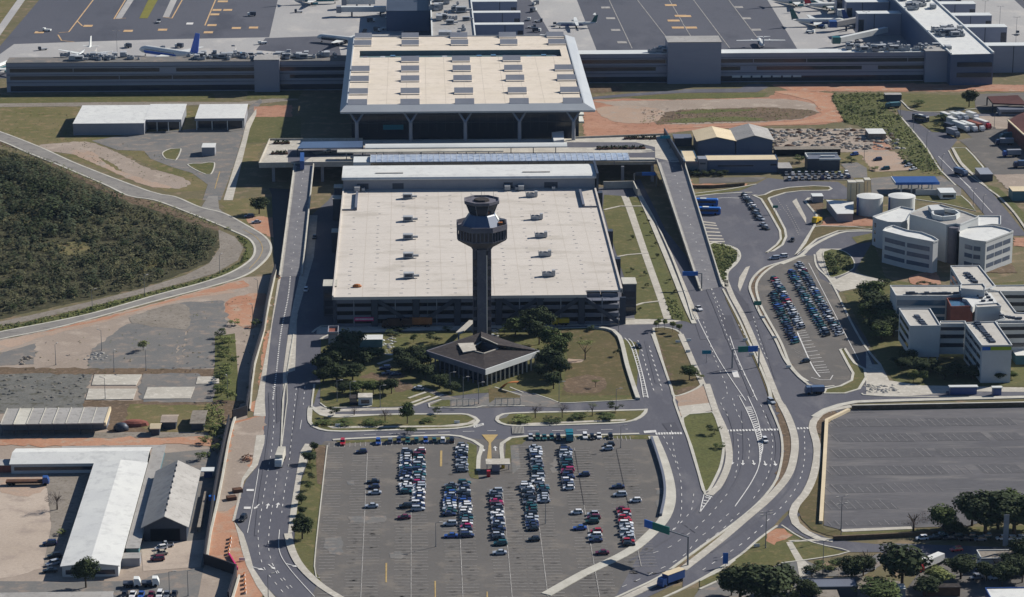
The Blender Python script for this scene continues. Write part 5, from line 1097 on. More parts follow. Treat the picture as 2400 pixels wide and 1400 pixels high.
open_shed('middle white-roofed shed with an open front bay', a, 6.2, 'white-roofed service sheds')
a = foot('Z1 1365,826', 'Z1 1700,828', 'Z1 1400,729', 6.2)
open_shed('white-roofed carport shed nearest the red earth patch', a, 6.2, 'white-roofed service sheds')
a = foot('Z1 1320,1095', 'Z1 1420,1095', 'Z1 1340,1035', 2.6)
t = flat_building('gatehouse', 'small white gatehouse on the forecourt beside the kerbed island', 'gatehouse', g1('Z1 1410,1090').x, g1('Z1 1500,1090').x, g1('Z1 1410,1090').y, g1('Z1 1410,1060').y, 4.2, 'grey', 'wsheet', par=0)
# long sheds at the lower left
a = foot('Z7 5,190', 'Z7 728,190', 'Z7 30,85', 4.2)
t = thing('workshop_shed', 'long open-fronted shed under seven grey roof sheets', 'shed', (a[0], a[2], 0)); MB().box(a[0], a[2] + 6, 0, a[1], a[3], 3.9).build('wall', 'dgrey', t)
n = 8
for k in range(n):
    x0 = a[0] + (a[1] - a[0]) * k / n; x1 = a[0] + (a[1] - a[0]) * (k + 1) / n; MB().box(x0 + .06, a[2], 3.9, x1 - .06, a[3] + .3, 4.2 + .02 * k).build('roof_sheet', ('tin', 'kerb')[k % 2] if k in (0, 1) else 'tin', t)
    MB().box(x0 - .12, a[2] - .1, 4.28, x0 + .12, a[3] + .3, 4.45).build('roof_rib', 'kerb', t); MB().box(x0 + .3, a[2] + .2, 0, x0 + .55, a[2] + .45, 3.9).build('post', 'steel', t)
MB().box(a[1] - .2, a[2], 3.2, a[1] + .5, a[3] + .3, 4.5).build('gutter', 'cream', t)
for i, (fl, fr, bk_, m) in enumerate((('Z7 1130,170', 'Z7 1225,172', 'Z7 1140,125', 'sand'), ('Z7 1335,180', 'Z7 1420,182', 'Z7 1370,95', 'sand'), ('Z7 1055,215', 'Z7 1110,215', 'Z7 1060,185', 'cream'))):
    a = foot(fl, fr, bk_, 3); gable('shack', ('brown-roofed shack in the middle of the scruffy yard', 'brown-roofed shack by the bushes along the black fence', 'little cream shack beside the dark heap')[i], 'shack', a[0], a[1], a[2], a[3], 2.6, 3.3, 'steel', ('dust', 'gravel', 'cream')[i], 'shacks in the scruffy yard', axis='x')
c = g1('Z7 845,235'); b = MB(); b.loft([[(c.x + math.cos(k * .5236) * r, c.y + math.sin(k * .5236) * r * .8, z) for k in range(12)] for r, z in ((2.7, 0), (2.6, 1.4), (1.8, 2.4), (.4, 2.8))]); single(b, 'dome_tank', 'steel', 'dark rounded tank in the scruffy yard', 'tank', smooth=True)
c = g1('Z7 940,200'); b = MB(); b.loft([[(c.x + math.cos(k * .5236) * r * 2, c.y + math.sin(k * .5236) * r, z) for k in range(12)] for r, z in ((2.6, 0), (2.3, 1.2), (1.4, 1.8), (.3, 2))]); single(b, 'covered_heap', 'brick', 'dark red covered heap behind the rounded tank', 'tarpaulin')
EZ = 3.4
xl, xr_ = g1('K5 535,1135', EZ).x, g1('K5 1020,1130', EZ).x; yf = g1('K5 535,1135', EZ).y; ybk = g1('K5 835,250', EZ).y; yb2 = g1('K5 1290,112', EZ).y
t = gable('long_warehouse', 'long white-roofed warehouse wing running away from the lower edge tree', 'warehouse', xl, xr_, yf, ybk, EZ, EZ + 1.0, 'wallw', 'wsheet', 'white L-shaped warehouse wings')
MB().box(xl + 1, yf - .08, .8, xr_ - 1, yf + .2, 2.2).build('window', 'glass', t)
xa = g1('K5 93,255', EZ).x; t = gable('long_warehouse', 'white-roofed warehouse wing across the top of the sandy yard', 'warehouse', xa, xr_ - .2, ybk + .7, yb2, EZ, EZ + 1.3, 'wallw', 'wsheet', 'white L-shaped warehouse wings', axis='x')
MB().box(xa + 1, ybk + .6, 1.2, xl - 1, ybk + .9, 2.4).build('window', 'glass', t)
x2 = g1('K5 1200,985', EZ).x; t = thing('lean_to', 'flat grey lean-to roof along the flank of the long warehouse', 'lean-to', (xr_ + 4, yf + 12, 0)); y0 = g1('K5 1100,980', 3).y
MB().box(xr_ + .6, y0, 2.9, x2, yb2 + 4, 3.1).build('roof', 'tin', t); MB().box(xr_ - 30, yb2 + .8, 2.95, xr_ + .6, yb2 + 4, 3.1).build('back_roof', 'tin', t); MB().box(xr_ + .6, y0 + 2, 0, x2 - .5, yb2 + 3, 2.88).build('wall', 'teal', t)
a = foot('K5 1045,1065', 'K5 1205,1065', 'K5 1050,1020', 2.6); flat_building('cabin', 'small grey cabin at the foot of the lean-to roof', 'cabin', a[0], a[1], a[2], a[3], 2.6, 'grey', 'tin', par=0)
a = (g1('K5 1240,790', 5).x, g1('K5 1605,800', 5).x, g1('K5 1240,790', 5).y, g1('K5 1370,315', 5).y); HR = 8.3
t = gable('grey_hangar', 'grey gabled hangar with a dark open front beside the black fence', 'hangar', a[0], a[1], a[2], a[3], 5, HR, 'steel', 'tin', over=.8)
MB().box(a[0] + 2, a[2] - .1, 0, a[1] - 2, a[2] + .3, 4.2).build('door', 'dark', t); xm = (a[0] + a[1]) / 2; rr = random.Random(4)
for k in range(9):
    y = a[2] + 4 + k * (a[3] - a[2] - 8) / 8.2; MB().cyl((xm, y, HR), (xm, y, HR + .9), .3, n=6).build('ridge_vent', 'steel', t)
b = MB(); xw = a[1] + 2.6; b.box(xw, a[2] + 8, 0, xw + 1.2, a[3] - 10, 1.6); single(b, 'block_wall', 'gravel', 'low rubble wall along the flank of the grey hangar', 'wall')
a = foot('Z7 0,1400', 'Z7 780,1400', 'Z7 0,1372', 3); flat_building('shed', 'pale green roof cut by the lower edge beside the tree shadow', 'shed', a[0] - 5, a[1], a[2] - 8, a[3], 3, 'grey', 'tin', par=0)
c = g1('Z7 40,480', 2.6); flat_building('shed', 'small shed at the end of the white wing across the sandy yard', 'shed', c.x - 9, c.x + 2.5, c.y, c.y + 6, 2.6, 'brick', 'tin', par=0)
# ---- right-hand industrial yard
def hang(fl, fr, ridge_f, bkl, eave, label, gm):
    x0, x1, y0 = g1(fl, eave).x, g1(fr, eave).x, g1(fl, eave).y; y1 = g1(bkl, eave).y
    lo, hi = eave, eave + 10
    Rp = Q(ridge_f)[0]
    for _ in range(30):
        m = (lo + hi) / 2; (lo, hi) = (m, hi) if G(Rp[0], Rp[1], m).y > y0 else (lo, m)
    t = gable('hangar', label, 'hangar', x0, x1 - .2, y0, y1, eave, lo, 'navy', gm, 'twin hangars by the red earth', over=.8)
    return t
hang('L2 305,335', 'L2 785,330', 'L2 525,282', 'L2 235,205', 7, 'cream-roofed twin hangar on the ramp side', 'cream')
hang('L2 792,326', 'L2 1265,322', 'L2 1030,262', 'L2 715,180', 7, 'grey-roofed twin hangar on the scrap yard side', 'tin')
a = foot('L2 425,582', 'L2 1328,578', 'L2 400,518', 6)
t = flat_building('cargo_building', 'long blue-walled building with a cream roof below the twin hangars', 'building', a[0], a[1], a[2], a[3], 6, 'navy', 'cream', par=.2)
MB().box(a[0] + 5, a[2] - .08, 3.1, a[0] + 22, a[2] + .2, 3.7).build('window', 'glass', t); MB().box(a[1] - 3.5, a[2] - .08, 3.4, a[1] - .6, a[2] + .2, 4.2).build('window', 'glass', t)
c0, c1 = g1('L2 298,725').x, g1('L2 410,725').x; t = thing('entrance_pylon', 'pale upright entrance block at the end of the blue-walled building', 'entrance block', (c0, a[2], 0)); MB().box(c0, a[2] - 1.5, 0, a[0] - .3, a[2] + 5, 7.2).build('wall', 'grey', t); MB().box(c0 + .8, a[2] - 1.6, 4.6, a[0] - 1, a[2] - 1.4, 5.4).build('sign_panel', 'steel', t)
d0 = g1('L2 115,690').x; t = flat_building('glass_office', 'small green glass office with a peach roof beside the ramp', 'office', d0, c0 - .3, a[2] - 2, a[3] + 10, 6, 'glass2', 'cream', par=.2)
a = foot('L2 1705,560', 'L2 2122,560', 'L2 1700,505', 6); t = flat_building('green_block', 'dark green block with white roof edges above the car rows', 'building', a[0], a[1], a[2], a[3], 6, 'steel', 'dgrey', par=0)
b = MB(); xm = a[0] + (a[1] - a[0]) * .36; b.box(xm, a[2] - .3, 5.4, a[1] + .3, a[2] + .3, 6.2); b.box(a[0], a[3] - .4, 6.1, a[1], a[3], 7); b.box(a[0] - .2, a[2] + .3, 6.1, a[0] + .3, a[3] - .4, 7); b.box(xm + 1, a[2] + 3, 6.1, a[1] - 2, a[2] + 4, 6.9); b.build('roof_edge', 'white', t)
a = foot('L2 1335,680', 'L2 1510,680', 'L2 1330,610', 2.6); flat_building('garage_shed', 'low dark shed with a grey roof at the end of the blue-walled building', 'shed', a[0], a[1], a[2], a[3], 2.6, 'steel', 'tin', par=0)
a = foot('L2 1290,440', 'L2 2130,440', 'L2 1300,405', 3); flat_building('shed', 'long low dark shed along the near side of the scrap yard', 'shed', a[0], a[1], a[2], a[3], 3, 'dark', 'gravel', par=0)
a = foot('Z3 1300,935', 'Z3 1420,935', 'Z3 1310,900', 3); flat_building('shed', 'pale-roofed hut between the scrap yard and the green belt', 'shed', a[0], a[1], a[2], a[3], 3, 'gravel', 'wsheet', par=0)
a = foot('K9 350,105', 'K9 530,105', 'K9 360,85', 3.4); flat_building('shed', 'grey-roofed hut by the red earth above the green belt', 'shed', a[0], a[1], a[2], a[3], 3.4, 'steel', 'tin', par=0)
a = foot('Z3 5,900', 'Z3 60,900', 'Z3 0,930', 4); flat_building('shed', 'dark shed squeezed between the ramp wall and the twin hangars', 'shed', g1('L2 0,290', 4).x, g1('L2 225,290', 4).x, g1('L2 0,300', 4).y, g1('L2 0,245', 4).y, 4, 'steel', 'dgrey', par=0)
# tanks and silos
def tank(s, r, h, label):
    c = g1(s, h); t = thing('storage_tank', label, 'tank', (c.x, c.y, 0), 'white round tanks'); MB().cyl((c.x, c.y, 0), (c.x, c.y, h), r, n=36).build('shell', 'white', t, smooth=False)
    MB().cyl((c.x, c.y, h), (c.x, c.y, h + .5), r + .12, r * .1, n=36).build('roof', 'wsheet', t); MB().box(c.x - r - .5, c.y - r * .6, 0, c.x - r + .3, c.y - r * .6 + .6, h).build('ladder', 'blue', t)
tank('K9 183,1212', 5.9, 8.2, 'white round tank close to the square silos'); tank('K9 530,1208', 6.0, 8.2, 'white round tank farther from the square silos')
for i, (s, e) in enumerate((('K8 2030,360', 'K8 2125,360'), ('K8 2132,355', 'K8 2218,355'), ('K8 2230,330', 'K8 2300,330'))):
    A, B = g1(s, 12), g1(e, 12); t = thing('silo', ('square beige silo closest to the white shed', 'square beige silo between its two neighbours', 'square beige silo closest to the round tanks')[i], 'silo', (A.x, A.y, 0), 'square beige silos'); MB().box(A.x, A.y, 0, B.x, A.y + 4.2, 12).build('body', 'cream', t); MB().box(A.x - .1, A.y - .1, 12, B.x + .1, A.y + 4.3, 12.3).build('cap', 'kerb', t)
    MB().box(A.x + .9, A.y - .08, 1, A.x + 1.3, A.y + .1, 11.5).build('seam', 'tin', t)
h = 3.8; q = W('K8 1760,572 2085,592 2085,735 1890,738', h); t = thing('white_shed', 'white arched shed with a blue-green flank below the silos', 'shed', (q[0].x, q[0].y, 0)); MB().prism(q, 0, h - .2).build('wall', 'grey', t); MB().prism([p + (p - sum(q, Vector()) / 4).normalized() * .4 for p in q], h - .2, h + .1).build('roof', 'wsheet', t)
a = (g1('K9 462,1072', 5).x, g1('K9 945,1076', 5).x, g1('K9 465,1075', 5).y, g1('K9 450,1007', 5).y); t = thing('fuel_canopy', 'deep blue filling station canopy beyond the round tanks', 'canopy', (a[0], a[2], 0)); MB().box(a[0], a[2], 4.4, a[1], a[3], 5.4).build('roof', 'blue', t); MB().box(a[0] - .1, a[2] - .15, 4.3, a[1] + .1, a[2] - .02, 5.5).build('fascia', 'signb', t); MB().box(a[0] - .3, a[2] - .1, 4.4, a[0] - .02, a[3], 5.5).build('edge', 'white', t)
for k in range(4):
    for yy in (a[2] + 2, a[3] - 2): x = a[0] + 3 + (a[1] - a[0] - 6) * k / 3; MB().box(x - .3, yy - .3, 0, x + .3, yy + .3, 4.4).build('post', 'white', t)
a = foot('K9 950,1170', 'K9 1130,1185', 'K9 1010,1125', 3); flat_building('kiosk', 'white kiosk shop beside the filling station canopy', 'kiosk', a[0], a[1], a[2], a[3], 3, 'white', 'white', par=0, bands=((.8, 2.0),))
A, B = g1('K9 680,1205'), g1('K9 935,1205'); t = thing('boundary_wall', 'white wall with dark panels behind the round tanks', 'wall', tuple(A)); MB().box(A.x, A.y, 0, B.x, A.y + .4, 2.6).build('panel', 'wallw', t)
# truck depot buildings on the far right
q = W('K9 1465,122 1800,108 1900,210 1525,195', 5); t = thing('depot_roof', 'dark flat roof on posts by the truck yard top', 'canopy', (q[0].x, q[0].y, 0)); MB().prism(q, 4.3, 5).build('roof', 'redroof', t)
for p in q: MB().box(p.x - .3, p.y - .3, 0, p.x + .3, p.y + .3, 4.3).build('post', 'steel', t)
a = foot('K9 1600,268', 'K9 1900,268', 'K9 1650,235', 3.2); flat_building('office_hut', 'low grey hut before the dark flat roof', 'hut', a[0], a[1], a[2], a[3], 3.2, 'grey', 'dgrey', par=0, bands=((.8, 2),))
q0 = g1('K9 1700,378', 6); t = thing('depot_warehouse', 'dark red warehouse with a pale slanting eave at the truck yard', 'warehouse', (q0.x, q0.y, 0)); q = W('K9 1690,395 1870,560 2200,700 2250,380 1900,290 1780,340', 7); MB().prism(q, 0, 7).build('wall', 'brick', t); MB().prism(q, 7, 7.4).build('roof', 'redroof', t); MB().bar(q[0] + Vector((0, 0, .6)), q[1] + Vector((0, 0, .6)), .9, .6).build('eave', 'cream', t)
a = foot('K9 1390,975', 'K9 1528,975', 'K9 1400,905', 3.4); flat_building('gatehouse', 'dark gatehouse with a white edge at the truck yard lawn', 'gatehouse', a[0], a[1], a[2], a[3], 3.4, 'steel', 'grey', par=0)
c = g1('K9 1790,1195', 3); flat_building('shed', 'green-fronted shed with a pale roof low on the truck yard edge', 'shed', c.x - 2, c.x + 16, c.y, c.y + 9, 4.5, 'teal', 'cream', par=0)
# ---- round office building
RB = thing('round_office', 'white round office building with wings around a raised hexagon court', 'office building', tuple(g1('L6 1100,600')))
def vol(pts, z, name='wing_wall', m='wallw', rm='wsheet', par=.7, rn='wing_roof', root=None, z0=0):
    root = root or RB; P = W(pts, z); MB().prism(P, z0, z - .1).build(name, m, root); rf = MB().prism(P, z - .1, z + .05).build(rn, rm, root)
    if par:
        b = MB(); c = sum(P, Vector()) / len(P)
        for i in range(len(P)):
            p, q = P[i], P[(i + 1) % len(P)]; b.bar(Vector((p.x, p.y, z + par / 2)), Vector((q.x, q.y, z + par / 2)), .35, par)
        b.build('parapet', m, root)
    return P
def wbands(P, i, levels, root, u0=.06, u1=.94, m='glass', n=1):
    p, q = P[i], P[(i + 1) % len(P)]; d = (q - p); nn = Vector((d.y, -d.x, 0)).normalized(); c = sum(P, Vector()) / len(P)
    if nn.dot((p + q) / 2 - c) < 0: nn = -nn
    for z0, z1 in levels:
        for k in range(n):
            a0 = u0 + (u1 - u0) * k / n; a1 = u0 + (u1 - u0) * (k + .88) / n if n > 1 else u1
            a, b_ = p + d * a0 + nn * .02, p + d * a1 + nn * .02; MB().bar(Vector((a.x, a.y, (z0 + z1) / 2)), Vector((b_.x, b_.y, (z0 + z1) / 2)), .14, z1 - z0).build('window', m, root)
LEV = ((2.2, 3.9), (5.8, 7.6), (9.3, 11.2))
P1 = vol('L6 100,260 170,298 330,342 520,345 600,322 660,215 720,150 520,110', 12); wbands(P1, 0, ((2, 3.5), (5.5, 7), (8.5, 10.3)), RB, .4, .7)
P2 = vol('L6 250,472 600,560 1000,636 1075,610 1000,560 830,495 620,462 400,392 290,430', 13.2); wbands(P2, 0, LEV, RB, .1, .96, 'wing'); wbands(P2, 1, LEV, RB, .04, .88, 'wing')
P3 = vol('L6 1395,560 1600,612 1785,634 2195,478 2100,440 1900,395 1670,400 1390,430', 13.2); wbands(P3, 2, LEV, RB, .06, .94, 'wing', 3); wbands(P3, 0, LEV, RB, .4, .96, 'wing'); wbands(P3, 1, LEV, RB, .05, .6, 'wing')
P5 = vol('L6 1672,245 2005,250 2005,380 1880,372 1672,402', 11.5)
P4 = vol('L6 660,225 1100,345 1200,380 1335,360 1400,372 1668,262 1480,190 1110,78 930,92 650,205', 16, 'court_wall', 'wallw', 'tin', .6, 'court_roof')
well = W('L6 985,235 1010,185 1160,170 1330,200 1390,240 1330,280 1140,300 1010,270', 16.2); MB().prism(well, 16.06, 16.4).build('court_glazing', 'glass', RB)
b = MB()
for i in range(len(well)): p, q = well[i], well[(i + 1) % len(well)]; b.bar(Vector((p.x, p.y, 17)), Vector((q.x, q.y, 17)), .8, 1.8)
b.build('court_rim', 'white', RB)
q = W('L6 925,95 1075,90 1170,160 975,170', 17.5); MB().prism(q, 16.2, 18.2).build('roof_house', 'wallw', RB)
c = g1('L6 1308,395', 15.5); MB().cyl((c.x, c.y, 0), (c.x, c.y, 15.5), 2.3, n=18).build('stair_drum', 'tower', RB); c2 = g1('L6 1378,450', 15); MB().box(c2.x - .5, c2.y - .4, 0, c2.x + .5, c2.y + .5, 14.5).build('drum_window', 'dark', RB)
# ---- office complex
OC = thing('office_complex', 'white comb-shaped office complex with flat roofs and dark window bands', 'office building', tuple(g1('L5 900,900'))); OZ = 14.0
def ovol(pts, z=OZ, m='wallw', rm='oroof', par=.5, z0=0): return vol(pts, z, 'wing_wall', m, rm, par, 'wing_roof', OC, z0)
OL = ((1.4, 2.9), (4.8, 6.3), (8.2, 9.7), (11.3, 12.6))
A1_ = ovol('L5 240,262 300,362 800,364 940,345 940,262'); wbands(A1_, 1, ((3.5, 6), (7, 9.5), (10.4, 12.6)), OC, .02, .98, 'glass2')
A2_ = ovol('L5 330,490 440,664 738,660 632,490', z0=2.2); wbands(A2_, 0, OL[1:], OC, .1, .9, 'glass', 4)
p, q = A2_[1], A2_[2]
for k in (.05, .35, .65, .95): c = p.lerp(q, k); MB().box(c.x - .2, c.y + .3, 0, c.x + .2, c.y + .7, 2.2).build('pilotis', 'wallw', OC)
A3_ = ovol('L5 738,618 738,640 985,640 985,616', 13.6, z0=2.0); wbands(A3_, 1, OL[1:], OC, .02, .98, 'glass')
A4_ = ovol('L5 985,632 1155,858 1450,854 1282,620'); wbands(A4_, 0, OL, OC, .08, .94, 'glass', 4)
bn = MB(); p, q = A4_[1], A4_[2]; a_, b_ = p.lerp(q, .28), p.lerp(q, .98); bn.bar(Vector((a_.x, a_.y - .25, 13.2)), Vector((b_.x, b_.y - .25, 13.2)), .12, 1.3); o = bn.build('banner', 'lime', OC)
a_, b_ = p.lerp(q, .0), p.lerp(q, .27); MB().bar(Vector((a_.x, a_.y - .25, 13.2)), Vector((b_.x, b_.y - .25, 13.2)), .12, 1.3).build('banner', 'signb', OC)
A5_ = ovol('L5 840,66 960,262 1190,300 1282,264 1120,62'); wbands(A5_, 0, OL, OC, .06, .6, 'glass2')
A6_ = ovol('L5 1195,318 1330,318 1490,530 1600,535 1600,610 1300,612 1380,590', 13.8); A7_ = ovol('L5 1230,300 1290,262 1640,258 1640,318 1330,318', 13.8); wbands(A7_, 3, OL, OC, .02, .98, 'glass')
A8_ = ovol('L5 1290,614 1640,610 1640,640 1310,645', 13.4); wbands(A8_, 2, OL, OC, .02, .95, 'glass')
A9_ = vol('L5 805,395 845,478 1062,474 995,388', 13, 'brick_wall', 'brick', 'glass2', .8, 'court_glazing', OC)
ovol('L5 1085,450 1105,478 1340,465 1310,435', 16); ovol('L5 945,250 945,290 1180,310 1185,275 1160,245', 16.5)
q = W('L5 955,380 1080,335 1240,330 1310,430 1090,445 1060,470 1000,390', 14.2); MB().prism(q, 12, 14.2).build('curved_roof', 'wsheet', OC)
for s in ('L5 1120,360', 'L5 1190,350', 'L5 1140,382', 'L5 1215,377', 'L5 1165,412', 'L5 1240,405'): c = g1(s, 14.2); MB().box(c.x - .8, c.y - .3, 14.2, c.x + .8, c.y + .5, 14.9).build('roof_cowl', 'steel', OC)
for (s, e) in (('L5 1100,635', 'L5 1270,830'), ('L5 500,560', 'L5 590,655'), ('L5 990,130', 'L5 1100,240'), ('L5 420,340', 'L5 930,340'), ('L5 1345,555', 'L5 1560,592')):
    A, B = g1(s, OZ), g1(e, OZ); r = random.Random(int(A.x * 10)); b = MB(); n = int((B - A).length / 1.4)
    for k in range(n):
        c = A.lerp(B, k / n); b.box(c.x - r.uniform(.8, 1.1), c.y - .5, OZ + .05, c.x + r.uniform(.8, 1.1), c.y + r.uniform(.3, .8), OZ + r.uniform(.3, 1.1))
    b.build('roof_plant', 'steel', OC)
a = foot('L5 1475,940', 'L5 1600,940', 'L5 1490,900', 3); flat_building('annex', 'low pale annex beside the lime-bannered office wing', 'annex', a[0], a[1] + 6, a[2] - 3, a[3], 3.6, 'teal', 'wsheet', par=0)
for i, (s, e, bk_) in enumerate((('L5 828,1262', 'L5 1115,1258', 'L5 835,1242'), ('L5 1255,1268', 'L5 1360,1266', 'L5 1260,1250'))):
    a = foot(s, e, bk_, 3.2); t = thing('bus_shelter', ('long blue bus shelter with a white roof by the office road', 'short blue bus shelter with a white roof by the office road')[i], 'shelter', (a[0], a[2], 0), 'shelters by the office road')
    MB().box(a[0], a[2], 2.9, a[1], a[3], 3.2).build('roof', 'white', t); MB().box(a[0] + .3, a[2] + .6, 0, a[1] - .3, a[3] - .2, 2.9).build('wall', 'blue', t); MB().box(a[0] + .2, a[2] + .1, 0, a[0] + .4, a[2] + .3, 2.9).build('post', 'grey', t)
# walls, fences
def wall(name, label, pts, h, th, m, cat='wall', capm=None, sm=True):
    P = W(pts); P = smooth_line(P, 5) if sm else P; t = thing(name, label, cat, tuple(P[0])); strip_mb(MB(), P, th, 0, h).build('panel', m, t)
    if capm: strip_mb(MB(), P, th + .25, h + .003, h + .2).build('coping', capm, t)
wall('tarp_fence', 'tall black tarpaulin fence snaking along the clay strip', 'K3 160,905 130,1000 80,1250 60,1400 Z4 1770,1150 1750,1250 1742,1380 Z7 1730,60 1722,130 1625,160', 3.6, .5, 'black', 'fence', sm=False)
wall('tarp_fence', 'lower run of the black tarpaulin fence behind the hangar yard', 'Z7 1600,190 1570,330 1530,520 1495,720 1465,920 1440,1080 1428,1170 1650,1245 1640,1300 1595,1440', 3.4, .5, 'black', 'fence', sm=False)
wall('crash_barrier', 'thin white barrier beside the upper black fence', 'K3 165,900 110,1150 70,1380 Z4 1780,1150 1760,1300 1752,1400 Z7 1745,100', .9, .5, 'kerb', 'barrier', sm=False)
wall('crash_barrier', 'thin white barrier beside the lower black fence', 'Z7 1660,105 1625,200 1595,330 1555,560 1520,740 1470,960 1445,1140', .9, .7, 'kerb', 'barrier', sm=False)
wall('crash_barrier', 'short white barrier below the fence corner', 'Z7 1670,1260 1650,1330 1620,1430', .9, .6, 'kerb', 'barrier', sm=False)
wall('retaining_wall', 'long dark retaining wall along the top of the empty car park', 'Z9 1180,92 1700,82 2450,68', 1.6, .6, 'soil', 'wall', 'kerb', False)
wall('boundary_wall', 'cream wall along the flank of the empty car park', 'Z9 1160,103 1005,178 985,560 965,890', 1.1, 1.2, 'cream', 'wall', None, False)
wall('boundary_wall', 'brown wall along the lower edge of the empty car park', 'Z9 1050,1002 1420,985 1900,955', 1.4, .8, 'soil', 'wall', None, False)
wall('barrier_wall', 'concrete barrier on the flank of the car park by the highway bend', 'Z8 2165,300 2215,450 2250,580 2258,700 2230,840', 1.2, .8, 'dgrey', 'wall')
strip = kerb('Z8 2175,280 2240,430 2285,580 2300,700 2280,800 2235,880 2140,980 2030,1070 1880,1150 1690,1240 1430,1385', 3.4, .18, 'kerb')
wall('retaining_wall', 'low concrete retaining wall below the deck beside the lawn strip', 'K2 155,220 400,215 430,280', 3.5, .6, 'kerb', 'wall', None, False)
wall('retaining_wall', 'brown retaining wall below the orange clay beside the ramp', 'L2 150,935 500,935 900,905', 1.5, .6, 'soil', 'wall', None, False)
for i, (s, e) in enumerate((('Z4 2160,110', 'Z4 2110,395'), ('Z4 2095,440', 'Z4 2040,790'))):
    pass
# ------------------------------------------------------------ vegetation
def leaf_cloud(b, c, rad, n, size, r, mi=0, up=0.0):
    for _ in range(n):
        while True:
            p = Vector((r.uniform(-1, 1), r.uniform(-1, 1), r.uniform(-1, 1)))
            if .25 < p.length < 1: break
        q = c + Vector((p.x * rad[0], p.y * rad[1], p.z * rad[2])); nrm = (p + Vector((r.uniform(-.7, .7), r.uniform(-.7, .7), r.uniform(-.2, .9) + up))).normalized()
        u = nrm.orthogonal().normalized(); v = nrm.cross(u); a = r.uniform(0, 6.28); u, v = u * math.cos(a) + v * math.sin(a), v * math.cos(a) - u * math.sin(a)
        s = size * r.uniform(.6, 1.3); u *= s; v *= s * r.uniform(.6, 1)
        b.add([q - u, q - v, q + u, q + v], [(0, 1, 2, 3)], mi)
def crown_mesh(seed, kind):
    r = random.Random(seed); b = MB(); b.raw = True
    nl = {'round': 17, 'tall': 13, 'bush': 9, 'bare': 8, 'flat': 9}[kind]
    for i in range(nl):
        a = r.uniform(0, 6.28); h = r.uniform(-.75, .85)
        if kind == 'flat': h *= .25
        rr_ = math.sqrt(max(0, 1 - h * h)) * r.uniform(.4, .72)
        c = Vector((math.cos(a) * rr_, math.sin(a) * rr_, h * .7)); k = r.uniform(.3, .48)
        leaf_cloud(b, c, (k, k, k * .8), {'round': 120, 'tall': 110, 'bush': 60, 'bare': 130, 'flat': 60}[kind], {'bare': .026, 'bush': .085}.get(kind, .068), r)
    if kind in ('round', 'tall'): leaf_cloud(b, Vector((0, 0, 0)), (.72, .72, .62), 260, .13, r)
    return b
CR = {}
def crowns(kd, m):
    if (kd, m) not in CR: CR[kd, m] = [crown_mesh(q * 7 + len(kd) + len(m), kd).mesh('crown', m) for q in (1, 2, 3)]
    return CR[kd, m]
def trunk_mesh(seed, bare=False):
    r = random.Random(seed); b = MB(); b.cyl((0, 0, 0), (0, 0, .5), .05, .036, 7)
    for k in range(5 if not bare else 9):
        a = k * 2.4; e = Vector((math.cos(a) * r.uniform(.2, .42), math.sin(a) * r.uniform(.2, .42), r.uniform(.62, .9))); b.cyl((0, 0, r.uniform(.3, .5)), e, .024, .008, 5)
    return b.mesh('trunk', 'wood')
TK = [trunk_mesh(i) for i in range(3)]; TKB = trunk_mesh(9, True)
TN = 0
def tree(p, h, rad, kd='round', m='leaf', label=None, name=None, cat='tree', group=None, low=.25):
    global TN; TN += 1; r = random.Random(TN)
    p = g1(p) if isinstance(p, str) else p
    name = name or ('bush' if kd == 'bush' else 'tree')
    t = thing(name, label, 'bush' if kd == 'bush' else cat, (p.x, p.y, 0), group); t.rotation_euler.z = r.uniform(0, 6.28)
    c = bpy.data.objects.new('crown' if kd != 'bush' else 'foliage', r.choice(crowns(kd, m))); C.objects.link(c); c.parent = t
    z0 = h * low; c.location = (0, 0, (z0 + h) / 2); c.scale = (rad * 1.08, rad * r.uniform(.95, 1.15), (h - z0) / 2 * 1.1)
    if kd != 'bush':
        k = bpy.data.objects.new('trunk', TKB if kd == 'bare' else TK[TN % 3]); C.objects.link(k); k.parent = t; k.scale = (rad * 1.3, rad * 1.3, h)
    else:
        k = bpy.data.objects.new('stem', TK[TN % 3]); C.objects.link(k); k.parent = t; k.scale = (rad * .6, rad * .6, h * .7)
    return t
# trees and bushes: foot pixel, height, crown radius
tree('K5 742,1318', 10, 4.4, 'round', 'leaf', 'dark round tree standing alone before the end of the long white warehouse')
tree('Z9 400,1440', 12, 8, 'round', 'leaf', 'dark tree by the cream striped side road, farther one of the pair'); tree('Z9 590,1470', 14, 10, 'round', 'leaf', 'dark big tree by the cream striped side road, closer to the courtyard')
tree('Z9 1530,1335', 15, 8.2, 'tall', 'leaf', 'tall dense dark tree towering over the side avenue'); tree('Z9 1940,1275', 8, 5.6, 'round', 'leaf', 'medium dark tree between the red car and the blue roof')
tree('Z9 1370,1450', 7.5, 7.5, 'round', 'leaf2', 'round mid-green crown cut by the lower edge'); tree('Z9 1780,1330', 6.5, 4.8, 'round', 'leaf3', 'brownish pale crown below the tall dense tree')
tree('Z9 2110,985', 14, 10, 'round', 'leaf', 'dark big tree at the corner of the empty car park next to the pale bush'); tree('Z9 2310,990', 15, 11, 'round', 'leaf', 'dark big tree at the corner of the empty car park behind the blue pylon')
tree('Z9 1820,930', 8, 5.2, 'round', 'leaf2', 'lighter tree between the bare tree and the dark corner trees'); tree('Z9 1610,940', 7.5, 5.5, 'bare', 'bare', 'bare purplish tree on the edge of the empty car park')
tree('Z9 2300,1260', 8, 4.6, 'round', 'leaf', 'dark tree by the foot of the blue pylon'); tree('Z9 2190,1240', 6, 4, 'bare', 'bare', 'brownish thin tree beside the blue pylon'); tree('Z9 1290,1210', 7, 5, 'bare', 'bare', 'greyish leafless tree beside the tall dense tree')
